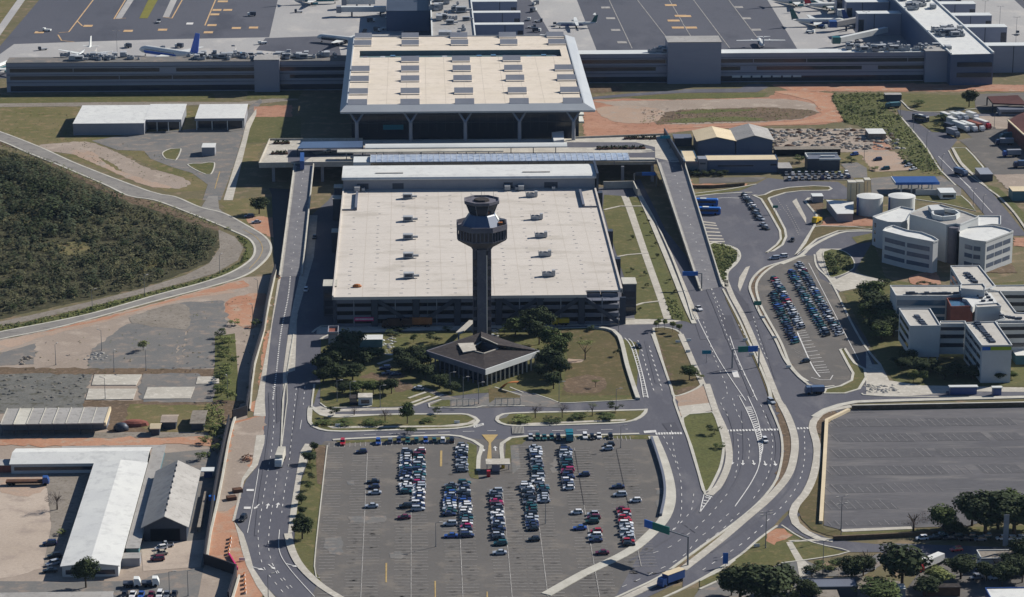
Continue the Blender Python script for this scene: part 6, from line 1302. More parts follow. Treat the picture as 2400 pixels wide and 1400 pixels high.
tree('Z9 1000,1225', 4, 4, 'bush', 'leaf2', 'low green bush by the side lane pole'); tree('Z9 900,1275', 4, 4, 'bush', 'leaf', 'dark bush at the corner of the dark roof'); tree('Z9 1100,1200', 3, 3.6, 'bush', 'leaf', 'dark long bush beside the low green one')
tree('Z9 2370,1300', 8, 4, 'round', 'leaf', 'dark tree cut by the frame edge near the blue roof'); tree('Z9 760,1420', 5, 3.4, 'bush', 'leaf3', 'pale bush beside the big dark courtyard tree')
for i, (s, h, r) in enumerate((('K7 480,450', 13, 7.5), ('K7 390,570', 12, 7.5), ('K7 610,570', 10, 7), ('K7 240,610', 10, 6.5), ('K7 130,660', 10, 5.2), ('K7 520,710', 7, 6), ('K7 320,730', 8, 6), ('K7 150,750', 7, 4.6))):
    tree(s, h * .92, r * .86, 'round', 'leaf', 'dark tree of the shaded clump beside the teal cabin, ' + nth(i) + ' by distance', group='dark clump by the teal cabin')
for i, (s, h, r) in enumerate((('K7 760,460', 5, 4), ('K7 850,430', 4, 3), ('K7 1150,480', 6, 4.4), ('K7 1330,480', 7, 4.5), ('K7 1250,620', 6, 4))):
    tree(s, h, r, 'round', 'leaf2' if i < 2 else 'leaf', 'shaded tree between teal cabin and dark pavilion, ' + nth(i) + ' from the cabin', group='trees beside the pavilion')
for i, s in enumerate(('K7 390,900', 'K7 560,880', 'K7 650,860', 'K7 780,880', 'K7 900,890', 'K7 1010,880', 'K7 420,860')):
    tree(s, (5.5, 5, 4.6, 5, 5.5, 6, 4)[i], (3.2, 3.6, 3.2, 3.4, 2.8, 3.4, 2.6)[i], 'round', 'leaf2' if i in (1, 2, 3) else 'leaf', 'small tree of the hedge row behind the guard house, ' + nth(i) + ' along the row', group='hedge row behind the guard house')
for i, (s, h, r) in enumerate((('K6 420,160', 9, 5), ('K6 620,140', 11, 5.5), ('K6 760,120', 11, 5), ('K6 720,260', 10, 5), ('K6 880,330', 9, 5), ('K6 950,480', 10, 5), ('K6 880,620', 10, 5.5), ('K6 990,700', 9, 4.5), ('K6 800,560', 8, 5), ('K6 900,820', 7, 4), ('K6 780,700', 6, 4))):
    tree(s, h, r, 'round' if i % 3 else 'tall', 'leaf2' if i in (0, 4, 5) else 'leaf', 'dark green tree in the grove beside the bare lawn, ' + nth(i) + ' from the tower', group='grove beside the pavilion')
for i, (s, h, r) in enumerate((('K7 1440,690', 6, 4), ('K7 1620,790', 5, 4), ('K7 1180,590', 7, 4.4), ('K7 1400,560', 7, 4.5), ('K7 1770,860', 4, 3.4))): tree(s, h, r, 'round', 'leaf', 'dark tree hugging the shaded front of the pavilion, ' + nth(i) + ' along it', group='dark trees before the pavilion')
tree('K6 1300,450', 8, 4.2, 'flat', 'leaf3', 'thin umbrella-shaped tree on the bare lawn', low=.7); tree('K6 1690,410', 3.2, 1.6, 'bush', 'leaf', 'little dark bush far out on the bare lawn'); tree('K6 1050,290', 6.5, 3, 'round', 'leaf2', 'small tree at the edge of the grove near the umbrella tree'); tree('K6 1430,800', 3.4, 1.6, 'flat', 'leaf3', 'tiny sapling on the bare lawn', low=.5); tree('K6 1375,90', 2.5, 1.7, 'bush', 'leaf2', 'small bush at the kerb above the bare lawn')
for i, (s, h, r, k, m) in enumerate((('K6 670,1190', 6, 3, 'bare', 'bare'), ('K6 1010,1190', 6, 2.6, 'bare', 'bare'), ('K6 1390,1160', 5, 2.6, 'bare', 'leaf3'), ('K6 1680,1110', 4, 3, 'bush', 'leaf'), ('K6 1230,1200', 2, 4, 'bush', 'leaf2'), ('K6 1560,1200', 2, 4, 'bush', 'leaf2'), ('K6 480,1225', 1.6, 5, 'bush', 'leaf3'), ('K6 880,1225', 1.4, 4.4, 'bush', 'leaf'))):
    tree(s, h, r, k, m, ('leafless fan-shaped tree', 'leafless twin-trunked tree', 'thin yellowish tree', 'dark triangular bush', 'low wide bush', 'second low wide bush', 'flat pale shrub bed', 'flat dark shrub bed')[i] + ' on the kerbed island before the bare lawn', group='planting of the lawn island')
for i, (s, h, r, k, m) in enumerate((('K7 275,1160', 4, 2.8, 'bush', 'leaf'), ('K7 540,1150', 3.5, 2.4, 'bare', 'bare'), ('K7 930,1240', 6, 3, 'bare', 'bare'), ('K7 1210,1260', 8, 3, 'round', 'leaf2'), ('K7 1590,1140', 2.6, 2.2, 'bush', 'leaf'), ('K7 1210,1390', 3, 3.4, 'bush', 'leaf'), ('K7 1480,1240', 1.4, 3.2, 'bush', 'leaf2'), ('K7 150,1275', 1.4, 4, 'bush', 'leaf2'), ('K7 780,1260', 1.6, 5, 'bush', 'leaf2'), ('K7 420,1270', 1.4, 4.5, 'bush', 'leaf2'))):
    tree(s, h, r, k, m, ('dark rounded bush', 'twiggy bush', 'bare leaning tree', 'green broad tree', 'small dark bush', 'dark bush on the kerb', 'low shrub', 'low end shrub', 'long low shrub bed', 'second long low shrub bed')[i] + ' on the kerbed island before the guard house', group='planting of the guard house island')
tree('K1 640,1020', 7, 4.2, 'round', 'leaf', 'round dark tree casting a shadow on the road beside the car park')
for i, s in enumerate(('K1 690,520', 'K1 700,580', 'K1 685,640', 'K1 690,700', 'K1 635,790', 'K1 640,860', 'K1 720,440', 'K1 625,900')):
    tree(s, (4.2, 3.2, 3, 3, 3.6, 3, 3.2, 2.8)[i], (2.8, 2, 2, 2, 2, 1.6, 1.8, 1.5)[i], 'bush' if i in (1, 2, 3) else 'round', 'leaf2' if i in (1, 3) else 'leaf', 'small tree in the strip along the car park pavement, ' + nth(i) + ' in the strip', group='small trees along the car park pavement')
tree('Z4 1810,95', 8, 5, 'round', 'leaf', 'dark round tree beside the road bend and the painted shade'); tree('Z4 1000,1050', 4.5, 3, 'bush', 'leaf3', 'lone bush in the middle of the old yard'); tree('Z4 1790,880', 3, 2.6, 'bush', 'leaf2', 'green bush at the foot of the black fence'); tree('Z4 1640,870', 2.4, 2.6, 'bush', 'leaf3', 'low bush on the red clay of the old yard')
k = 0
rg = random.Random(21)
for i in range(15):
    y = 960 + i * 31; x = 1570 + rg.uniform(-45, 45); tree(g1('Z4 %g,%g' % (x, y)), rg.uniform(2.4, 4.4), rg.uniform(2.2, 3.2), 'bush', 'leaf3' if i % 3 else 'leaf2', 'yellowish green bush in the column along the old yard, ' + nth(i) + ' from top', group='column of green bushes in the old yard')
for i, s in enumerate(('Z7 1500,250', 'Z7 1470,240', 'Z7 1510,390', 'Z7 1400,440', 'Z7 1440,330', 'Z7 1430,200')): tree(s, 3, 2.6, 'bush', 'leaf2' if i % 2 else 'leaf3', 'ragged bush near the black fence and the shacks, ' + nth(i) + ' from the shacks', group='ragged bushes near the shacks')
tree('Z7 400,790', 7, 4, 'bare', 'bare', 'bare grey tree in the sandy yard near the blue truck'); tree('Z7 430,960', 1.6, 2, 'bush', 'leaf3', 'dry tuft at the shaded edge of the sandy yard')
tree('L4 730,820', 6, 3.6, 'round', 'leaf2', 'bushy tree on the brown gore island'); tree('L4 860,800', 2.4, 2, 'bush', 'leaf3', 'small bush at the tip of the brown gore island')
for i, s in enumerate(('L4 310,200', 'L4 420,180', 'L4 520,210', 'L4 600,240', 'L4 345,170')): tree(s, 4.5, 1.3, 'round', 'leaf3', 'slim palm at the rounded end of the gore island, ' + nth(i) + ' from the lane', name='palm_tree', group='slim palms at the gore island', low=.5)
tree('Z9 220,260', 3.5, 3, 'bush', 'leaf', 'dark bush on the long green gore island'); tree('Z9 260,360', 2, 2.4, 'bush', 'leaf2', 'low bush on the long green gore island')
for i, s in enumerate(('L5 40,420', 'L5 90,560', 'L5 150,640', 'L5 200,720', 'L5 250,640', 'L5 120,760', 'L5 30,620', 'L5 60,480', 'L5 270,760', 'L5 150,800')):
    tree(s, (9, 10, 10, 9, 9, 8, 8, 8, 8, 7)[i], (6.5, 7, 7, 6.5, 6, 6, 5.5, 5.5, 5.5, 5)[i], 'round', 'leaf' if i % 3 else 'leaf2', 'dark tree in the belt beside the office complex, ' + nth(i) + ' in the belt', group='tree belt beside the office complex')
for i, s in enumerate(('L5 420,1050', 'L5 520,1130', 'L5 350,1090', 'L5 640,1120', 'L5 470,1210', 'L5 570,1215', 'L5 900,1150', 'L5 1060,1180', 'L5 1300,1200', 'L5 1440,1180', 'L5 780,1190')):
    tree(s, (6, 6, 5.5, 5, 4.5, 4.5, 5, 5, 4.5, 3, 5)[i], (4.6, 4.4, 4.2, 4.2, 2, 2, 4.6, 4.6, 4.4, 2.6, 4.2)[i], 'round', 'leaf' if i not in (4, 5, 9) else 'leaf2', 'shaded small tree before the office complex front, ' + nth(i) + ' towards the shelters', group='small trees before the office complex')
for i, s in enumerate(('L6 270,1300', 'L6 820,1280', 'L6 980,1285', 'L7 970,120', 'L7 1010,190', 'L7 930,60')): tree(s, (4, 2, 2, 3, 3, 3)[i], (3.4, 3, 2.4, 3, 3, 2.6)[i], 'bush', 'leaf' if i < 3 else 'leaf2', ('round dark bush by the office steps', 'low bush on the red soil by the round office', 'second low bush on the red soil by the round office', 'green shrub on the kerbed bed near the long car rows', 'lower green shrub on the bed near the long car rows', 'upper green shrub on the bed near the long car rows')[i], group='shrubs by the round office')
tree('K9 1265,240', 10, 5, 'round', 'leaf', 'dark round tree on the lawn above the truck yard'); tree('K9 700,225', 3.4, 5, 'bush', 'leaf2', 'low green thicket on the lawn above the truck yard'); tree('K9 950,480', 4, 4.5, 'bush', 'leaf', 'dark bush on the grass wedge beside the trucks'); tree('K9 960,400', 4, 4, 'bush', 'leaf2', 'upper bush on the grass wedge beside the trucks')
for i in range(12): tree(g1('L2 %d,%d' % (130 + i * 47, 765 + (i % 2) * 14)), 2.6, 2.6, 'bush', 'leaf', 'dark hedge bush before the blue-walled building, ' + nth(i) + ' from the ramp', group='dark hedge before the blue-walled building')
tree('L2 1600,600', 3.5, 4, 'bush', 'leaf2', 'rough bush between the low shed and the dark green block'); tree('L2 2260,600', 2.6, 3.4, 'bush', 'leaf2', 'green bush by the track below the scrap yard'); tree('Z3 1340,1190', 2, 3, 'bush', 'leaf3', 'pale weeds on the track corner below the scrap yard')
for i, s in enumerate(('K2 470,430', 'K2 520,500', 'K2 550,600', 'K2 590,690', 'K2 600,785', 'K2 500,930', 'K2 510,1030', 'K2 390,635', 'K2 690,990', 'K2 740,1080', 'K2 450,1230', 'K2 390,900')): tree(s, 2.0, 1.2, 'bush', 'leaf', 'young sapling on the lawn strip beside the garage, ' + nth(i) + ' of the scatter', name='sapling', group='saplings on the lawn strip')
tree('K7 1560,230', 4, 4, 'bush', 'leaf', 'dark bushy shrub beside the pavilion wing'); tree('K7 1290,240', 4, 2.2, 'bush', 'leaf2', 'squat tree on the bright patch of grass'); tree('K7 1100,120', 2, 5, 'bush', 'leaf', 'dark hedge behind the brown tank wagons'); tree('K7 1720,90', 2, 2.4, 'bush', 'leaf2', 'small bush by the garage road near the tower'); tree('K6 280,140', 3, 3, 'bush', 'leaf2', 'bush at the back of the pavilion roof')
# masses nobody could count
def mass(name, poly, n, hs, mats, label, seed, quad=18, sz=.55):
    P = W(poly); r = random.Random(seed); b = MB(); b.raw = True; xs = [p.x for p in P]; ys = [p.y for p in P]
    def inside(x, y):
        c = False
        for i in range(len(P)):
            a, d = P[i - 1], P[i]
            if (a.y > y) != (d.y > y) and x < (d.x - a.x) * (y - a.y) / (d.y - a.y) + a.x: c = not c
        return c
    k = 0
    while k < n:
        x, y = r.uniform(min(xs), max(xs)), r.uniform(min(ys), max(ys))
        if not inside(x, y): continue
        k += 1; cl = .5 + .5 * math.sin(x * .06 + 2 * math.sin(y * .045)) * math.sin(y * .07 + 1.3); h = hs[0] + (hs[1] - hs[0]) * r.random() ** 1.6 * (.45 + cl)
        leaf_cloud(b, Vector((x, y, h * .5)), (h * .62, h * .62, h * .5), quad, sz * (.6 + h * .12), r, r.randrange(len(mats)) if r.random() < .25 else int(cl * (len(mats) - .01)), 1.4)
    o = b.build(name, mats); return tag(o, label, 'vegetation', kind='stuff')
mass('scrub_woodland', 'P -60,325 60,368 130,400 210,438 300,480 Z4 1080,85 1300,160 1505,220 1515,300 1450,420 1190,525 1000,595 650,675 300,745 -200,850', 3000, (.6, 2.8), ['scrub3', 'scrub', 'scrub', 'scrub2'], 'dense dark scrub woodland inside the bend of the road', 3, 26, .42)
mass('tall_scrub', 'P -60,400 60,395 150,430 230,450 290,490 250,520 130,560 60,580 -60,620', 90, (5.0, 9.5), ['scrub2', 'leaf'], 'taller dark trees rising from the upper part of the scrub woodland', 13, 110, .45)
mass('mid_scrub', 'P -60,335 60,375 130,405 210,445 300,490 Z4 1080,100 1300,175 1480,235 1490,300 1420,410 1180,510 1000,575 650,650 300,720 -200,830', 420, (2.2, 5.0), ['scrub2', 'scrub', 'leaf', 'scrub'], 'rounder taller bushes mixed through the scrub woodland', 23, 70, .4)
mass('verge_weeds', 'Z4 -60,885 200,845 600,755 1000,655 1300,580 1500,520 1680,430 1720,340 1650,240 1720,275 1735,410 1600,500 1400,575 1100,655 600,795 -60,925', 420, (.4, 1.3), ['leaf2', 'leaf3'], 'weeds along the inner verge of the bending road', 4, 12, .4)
mass('scrub_edge', 'Z1 -60,985 150,1085 400,1180 640,1290 800,1365 Z4 1100,75 1310,135 1560,200 1640,215 1540,180 1310,80 1080,5 Z1 900,1385 640,1250 400,1140 200,1065 -60,970', 300, (.4, 1.4), ['scrub', 'leaf3'], 'dry weeds along the ditch beside the upper road', 5, 10, .35)
mass('green_belt', 'Z3 1045,670 1250,655 1410,665 1430,770 1500,780 1560,870 1640,970 1720,1080 1810,1215 1700,1220 1560,1150 1490,1060 1440,930 1290,900 1130,850 1060,740', 620, (.5, 2.4), ['belt', 'leaf3', 'leaf2'], 'belt of green scrub beside the avenue below the red earth', 6, 22, .45)
mass('wedge_shrubs', 'Z6 190,315 280,312 370,340 390,390 365,440 305,500 295,590 250,510', 330, (.6, 1.6), ['leaf2', 'leaf3'], 'ground-covering shrubs in the wedge between ramp and side road', 7, 14, .4)
mass('bed_shrubs', 'Z6 1000,365 1100,358 1170,400 1180,475 1050,530 1015,500', 160, (.6, 1.8), ['leaf2', 'leaf'], 'green shrubs filling the bed beside the long car rows', 8, 14, .4)
mass('strip_weeds', 'K2 650,1110 740,1130 835,1300 715,1285', 90, (.5, 1.5), ['leaf3', 'leaf2'], 'rough weeds at the low end of the lawn strip', 9, 12, .4)
mass('fence_weeds', 'Z7 1430,60 1560,60 1570,290 1480,400 1440,440 1480,260', 110, (.6, 2.2), ['leaf2', 'leaf3'], 'weeds between the shacks and the black fence', 10, 12, .4)
mass('field_tufts', 'Z1 -60,760 480,800 520,960 900,1010 1400,1200 1300,1330 700,1170 300,1030 -60,900', 260, (.2, .6), ['leaf3', 'scrub3'], 'scattered dry tufts in the field beside the white-roofed sheds', 14, 9, .3)
mass('yard_tufts', 'Z4 640,900 1400,720 1890,640 1760,1180 1500,1240 600,1240 0,1190 0,1060', 150, (.2, .7), ['leaf3', 'scrub3', 'bare'], 'weeds dotted over the old yard', 15, 9, .3)
mass('earthwork_tufts', 'Z3 -300,770 560,755 900,775 930,800 580,850 -300,880', 420, (.3, 1.0), ['leaf3', 'belt', 'bare'], 'patchy weeds on the low mound of the red earthworks', 16, 9, .35)
mass('lawn_tufts', 'K6 830,70 1330,80 1700,200 1900,890 1040,890 1080,420', 120, (.1, .3), ['leaf3', 'belt'], 'tufts on the bare lawn beside the grove', 17, 7, .25)
rk = random.Random(33)
def rubble(poly, n, mats, label, seed, s0=.4, s1=1.8):
    P = W(poly); r = random.Random(seed); b = MB(); xs = [p.x for p in P]; ys = [p.y for p in P]
    for _ in range(n):
        x, y = r.uniform(min(xs), max(xs)), r.uniform(min(ys), max(ys)); s = r.uniform(s0, s1); a = r.uniform(0, 3.14); n_ = 6
        b.loft([[(x + math.cos(a + k * 1.047) * s * q * r.uniform(.8, 1.3), y + math.sin(a + k * 1.047) * s * q * .7, z) for k in range(n_)] for q, z in ((1, 0), (.9, s * .35), (.3, s * .6))], r.randrange(len(mats)))
    return tag(b.build('scrap_rubble', mats), label, 'rubble', kind='stuff')
rubble('Z3 640,905 1440,905 1450,1045 640,1045', 420, ['dust', 'gravel', 'worn', 'tin', 'pave', 'gravel', 'rust'], 'scattered scrap and rubble heaps of the yard beside the twin hangars', 1)
rubble('Z6 1290,1290 1480,1290 1480,1345 1290,1345', 60, ['kerb', 'pave', 'tin'], 'pale rubble by the road before the office complex', 2, .3, 1.1)
rubble('K7 860,160 1060,160 1060,400 960,400', 40, ['white', 'pave', 'tin'], 'white jumble of equipment beside the teal cabin', 3, .3, 1.0)
rubble('Z4 -20,1220 600,1220 560,1400 -20,1400', 90, ['crack', 'gravel', 'crack', 'worn'], 'broken slabs lying on the cracked pavement of the old yard', 4, .3, .9)
rubble('Z4 600,1070 740,1070 740,1115 600,1115', 18, ['tin', 'pave'], 'heap of pale pipes in the old yard', 5, .5, 1.0); rubble('Z4 145,1095 215,1095 215,1150 145,1150', 12, ['dust', 'gravel'], 'heap of stones at the edge of the old yard', 6, .5, 1.2)
rubble('K6 110,60 230,60 230,170 110,170', 16, ['white', 'steel', 'tin'], 'white roof machinery behind the dark pavilion', 8, .4, 1.0)
# ------------------------------------------------------------ vehicles
PAINTS = dict(white=(232, 232, 232), silver=(176, 182, 190), grey=(112, 118, 128), black=(28, 30, 36), navy=(36, 46, 84), blue=(44, 84, 160), teal=(24, 84, 88), red=(176, 28, 44), maroon=(104, 24, 48), magenta=(176, 28, 90), green=(20, 70, 60), yellow=(226, 190, 40), beige=(200, 190, 170))
for k_, v_ in PAINTS.items(): M['paint_' + k_] = mat('car_paint_' + k_, v_, rough=.3, fine=0, spec=.6)
M['carglass'] = mat('car_glass', (30, 38, 50), rough=.08, fine=0, spec=.7); M['lamp'] = mat('lamp_lens', (230, 226, 210), rough=.2, fine=0, spec=.6); M['tail'] = mat('tail_lens', (170, 20, 20), rough=.3, fine=0)
def car_meshes(shape, paint):
    Ln, Wd, H, bonnet, boot, c0, c1, r0, r1 = {'hatchback': (3.9, 1.68, 1.48, .82, .92, -1.0, 1.75, -.35, 1.45), 'sedan': (4.4, 1.75, 1.45, .85, .95, -.95, 1.45, -.3, .95), 'wagon': (4.5, 1.78, 1.62, .95, 1.0, -1.1, 2.05, -.45, 1.85), 'pickup': (5.0, 1.85, 1.72, 1.0, 1.0, -1.1, .6, -.45, .35)}[shape]
    b = MB(); w_ = Wd / 2; x0, x1 = -Ln / 2, Ln / 2
    def ring(x, zt, ww): return [(x, -ww, .28), (x, -ww * 1.0, zt - .22), (x, -ww * .9, zt), (x, ww * .9, zt), (x, ww, zt - .22), (x, ww, .28)]
    b.loft([ring(x0, .62, w_ * .86), ring(x0 + .18, .74, w_ * .95), ring(c0, bonnet, w_), ring(0, bonnet + .06, w_), ring(c1, boot, w_), ring(x1 - .12, boot - .05, w_ * .95), ring(x1, boot - .25, w_ * .88)], 0)
    for sx in (x0 + .72, x1 - .72):
        for sy in (-1, 1): b.cyl((sx, sy * (w_ - .2), .31), (sx, sy * (w_ + .015), .31), .31, n=10, mi=1)
    for sy in (-1, 1):
        b.box(x0 - .01, sy * w_ * .62 - .17, .56, x0 + .1, sy * w_ * .62 + .17, .7, 2); b.box(x1 - .12, sy * w_ * .66 - .13, boot - .4, x1 + .01, sy * w_ * .66 + .13, boot - .2, 3)
    if shape == 'pickup': b.box(.75, -w_ * .8, boot - .01, x1 - .2, w_ * .8, boot + .02, 1)
    rf = [(r0, -w_ * .72, H), (r0, w_ * .72, H), (r1, w_ * .72, H), (r1, -w_ * .72, H)]
    b.prism([(r0 - .02, -w_ * .74), (r1 + .02, -w_ * .74), (r1 + .02, w_ * .74), (r0 - .02, w_ * .74)], H - .02, H + .035, 0)
    body = b.mesh('body', ['paint_' + paint, 'tyre', 'lamp', 'tail'])
    c = MB(); lo = [(c0, -w_ * .9, bonnet - .02), (c0, w_ * .9, bonnet - .02), (c1, w_ * .9, boot - .02), (c1, -w_ * .9, boot - .02)]
    c.add(lo + rf, [(0, 1, 5, 4), (1, 2, 6, 5), (2, 3, 7, 6), (3, 0, 4, 7), (4, 5, 6, 7)])
    for sy in (-1, 1):
        for xa, xb in (((c0 * .0 + .45), .45),): c.bar((xa, sy * w_ * .905, .9), (xb, sy * w_ * .73, H), .08, .05, 1)
    return body, c.mesh('cabin_glass', ['carglass', 'paint_' + paint])
CARM = {}; NCAR = 0
def car(p, ang, shape, paint, label, group, name='parked_car', z=0.0):
    global NCAR; NCAR += 1
    if (shape, paint) not in CARM: CARM[shape, paint] = car_meshes(shape, paint)
    bm_, gm_ = CARM[shape, paint]
    o = bpy.data.objects.new(name, bm_); C.objects.link(o); o.location = (p.x, p.y, z + .13); o.rotation_euler.z = ang; tag(o, label, 'car', group)
    q = bpy.data.objects.new('cabin_glass', gm_); C.objects.link(q); q.parent = o
    return o
rc = random.Random(77)
def pick(pal): return rc.choices(list(pal), weights=list(pal.values()))[0]
MIX = dict(white=3, silver=5, grey=4, black=5, navy=4, blue=1.5, teal=2.5, red=.6)
DARK = dict(black=5, navy=3, teal=4, green=3, grey=2, silver=2, blue=1); LIGHT = dict(white=5, silver=7, grey=3, navy=3, teal=2, black=1.5); WARM = dict(white=4, silver=3, red=3, maroon=2, black=2)
SHAPES = ['hatchback'] * 5 + ['sedan'] * 4 + ['wagon'] * 2
def row(a, b, desc, pal=MIX, pitch=2.5, skip=(), ang=0.0, group='cars in the big car park', fix={}, z=0.0, along=False):
    A, B = g1(a), g1(b); n = int(round((B - A).length / pitch)); n = max(n, 1)
    for i in range(n + 1):
        if i in skip: continue
        p = A + (B - A) * (i / n) + Vector((rc.uniform(-.25, .25), rc.uniform(-.08, .08), 0)); paint = fix.get(i) or pick(pal); sh = rc.choice(SHAPES)
        car(p, ang + (math.pi if rc.random() < .5 else 0) + rc.uniform(-.03, .03), sh, paint, '%s %s in %s, %s car along' % (paint, sh, desc, nth(i)), group, z=z)
row('M1 1310,318', 'M1 1300,655', 'the long double row, outer column', MIX)
row('M1 1300,725', 'M1 1310,815', 'the long double row below its gap', LIGHT)
row('M1 1468,310', 'M1 1450,1025', 'the long double row, inner column', LIGHT, fix={13: 'magenta', 1: 'maroon', 2: 'maroon'})
row('M1 1115,195', 'M1 1860,185', 'the nose-in row under the upper kerb', MIX, ang=math.pi / 2, pitch=2.9)
row('M1 1985,250', 'M1 1990,552', 'the short row beside the green entrance strip', LIGHT)
row('M1 1850,735', 'M1 1835,1085', 'the dark double row, outer column', DARK, fix={8: 'white', 9: 'silver'})
row('M1 2010,705', 'M1 2045,1345', 'the dark double row, inner column', DARK, fix={i: 'white' for i in range(8, 12)} | {16: 'magenta', 15: 'white'})
row('Z8 1078,672', 'Z8 1100,1000', 'the single row straight below the ticket booths', MIX, fix={4: 'magenta', 5: 'maroon', 8: 'white', 9: 'white'})
row('M2 490,275', 'M2 530,690', 'the row beyond the booths, upper stretch', LIGHT); row('M2 578,745', 'M2 585,925', 'the inner column beyond the booths', MIX, fix={3: 'black'})
row('M2 380,725', 'M2 450,1045', 'the outer column beyond the booths', DARK, fix={1: 'white', 2: 'silver'}); row('M2 440,1085', 'M2 465,1265', 'the outer booth-side column, low end', LIGHT)
row('M2 860,280', 'M2 895,770', 'the row two lanes beyond the booths', MIX, fix={0: 'black', 1: 'navy', 5: 'black', 6: 'teal', 7: 'black', 9: 'magenta', 10: 'maroon', 11: 'navy', 12: 'navy'})
row('Z8 1965,800', 'Z8 2012,1042', 'the last row by the highway bend', WARM, fix={0: 'maroon', 1: 'red', 2: 'silver', 4: 'red'})
SGL = (('M1 765,325', 'navy', 0, 'alone near the upper corner'), ('M1 905,692', 'black', 0, 'uppermost of three on the outer lane'), ('M1 915,755', 'navy', 0, 'middle of three on the outer lane'), ('M1 925,825', 'silver', 0, 'lowest of three on the outer lane'), ('M1 885,988', 'silver', 0, 'alone below three on the outer lane'),
       ('M1 535,215', 'red', 1, 'alone in the top corner stall'), ('M1 967,210', 'blue', 1, 'first before the nose-in row'), ('M1 1300,990', 'black', 0, 'alone below the outer column gap'), ('M1 1280,1125', 'maroon', 0, 'alone below the long double row'), ('M1 1840,1205', 'silver', 0, 'alone below the dark double row'), ('M1 1850,1350', 'blue', 0, 'beside the magenta car'),
       ('Z8 1110,1037', 'teal', 0, 'next to last below the ticket booths'), ('Z8 1105,1102', 'silver', 0, 'last one below the ticket booths'), ('Z8 1345,1008', 'black', 0, 'alone below the outer column beyond the booths'), ('M2 1085,605', 'navy', 0, 'beside the row two lanes beyond the booths'),
       ('M2 435,152', 'silver', 1, 'first under the upper kerb beyond the booths'), ('M2 520,155', 'green', 1, 'second under the upper kerb beyond the booths'), ('M2 600,155', 'teal', 1, 'third under the upper kerb beyond the booths'), ('M2 690,152', 'teal', 1, 'fourth under the upper kerb beyond the booths'), ('M2 770,160', 'black', 1, 'fifth under the upper kerb beyond the booths'),
       ('M2 1095,140', 'white', 1, 'beyond the teal van under the upper kerb'), ('M2 1180,150', 'black', 1, 'between two white cars under the upper kerb'), ('M2 1265,135', 'white', 1, 'third beyond the teal van under the upper kerb'), ('M2 1405,142', 'black', 1, 'last one under the upper kerb'),
       ('M2 1390,240', 'black', 0, 'upper of a pair under the last kerb cars'), ('M2 1370,288', 'silver', 0, 'lower of a pair under the last kerb cars'), ('M2 1495,752', 'navy', 0, 'upper of two in the empty outer stalls'), ('M2 1520,850', 'silver', 0, 'lower of two in the empty outer stalls'), ('M2 1710,920', 'white', 0, 'just above the last row by the bend'),
       ('M2 995,1065', 'white', 0, 'alone above a small cluster'), ('M2 1190,1085', 'silver', 0, 'top of a small cluster of three'), ('M2 1200,1130', 'maroon', 0, 'middle of a small cluster of three'), ('M2 1180,1178', 'green', 0, 'bottom of a small cluster of three'), ('M2 1030,1255', 'blue', 0, 'alone across from the red van'), ('M2 1230,1295', 'red', 0, 'above a white one near the bend'), ('M2 1215,1350', 'white', 0, 'below the red one near the bend'), ('Z8 1775,1015', 'navy', 0, 'lowest of the cluster near the bend'), ('Z8 1820,1102', 'maroon', 0, 'lone dark red one at the low end'))
for s, pc, a, d in SGL: sh = rc.choice(SHAPES); car(g1(s), math.pi / 2 * a, sh, pc, '%s %s %s of the big car park' % (pc, sh, d), 'cars in the big car park')
GR = 'cars in the long skewed rows'
row('L7 330,435', 'L7 575,960', 'the skewed rows, first column from the road', DARK, 3.0, ang=.72, group=GR); row('L7 345,262', 'L7 640,800', 'the skewed rows, second column', MIX, 3.0, ang=.72, group=GR, fix={1: 'red', 0: 'green'})
row('L7 535,190', 'L7 915,880', 'the skewed rows, third column from the road', DARK, 3.0, ang=.72, group=GR); row('L7 615,105', 'L7 1060,870', 'the skewed rows, column nearest the offices', MIX, 3.0, ang=.72, group=GR, fix={4: 'maroon', 5: 'green'})
car(g1('L7 685,1170'), .5, 'hatchback', 'black', 'black hatchback alone in the painted stalls below the skewed rows', GR)
row('K8 765,525', 'K8 955,815', 'the taxi file on the striped forecourt', dict(white=2, black=4, silver=2), 3.6, ang=2.2, group='taxi file'); car(g1('K8 990,890'), 2.2, 'sedan', 'silver', 'silver sedan trailing the taxi file', 'taxi file'); car(g1('K8 1015,930'), 2.2, 'sedan', 'black', 'black sedan last behind the taxi file', 'taxi file')
row('L2 1430,770', 'L2 2200,760', 'the upper row below the dark green block', LIGHT, 3.1, ang=math.pi / 2, group='cars below the dark green block'); row('L2 1470,835', 'L2 2230,805', 'the lower row below the dark green block', LIGHT, 3.1, ang=math.pi / 2, group='cars below the dark green block')
row('L5 100,385', 'L5 215,550', 'the shaded bay beside the office flank', LIGHT, 2.6, ang=0, group='cars beside the office flank')
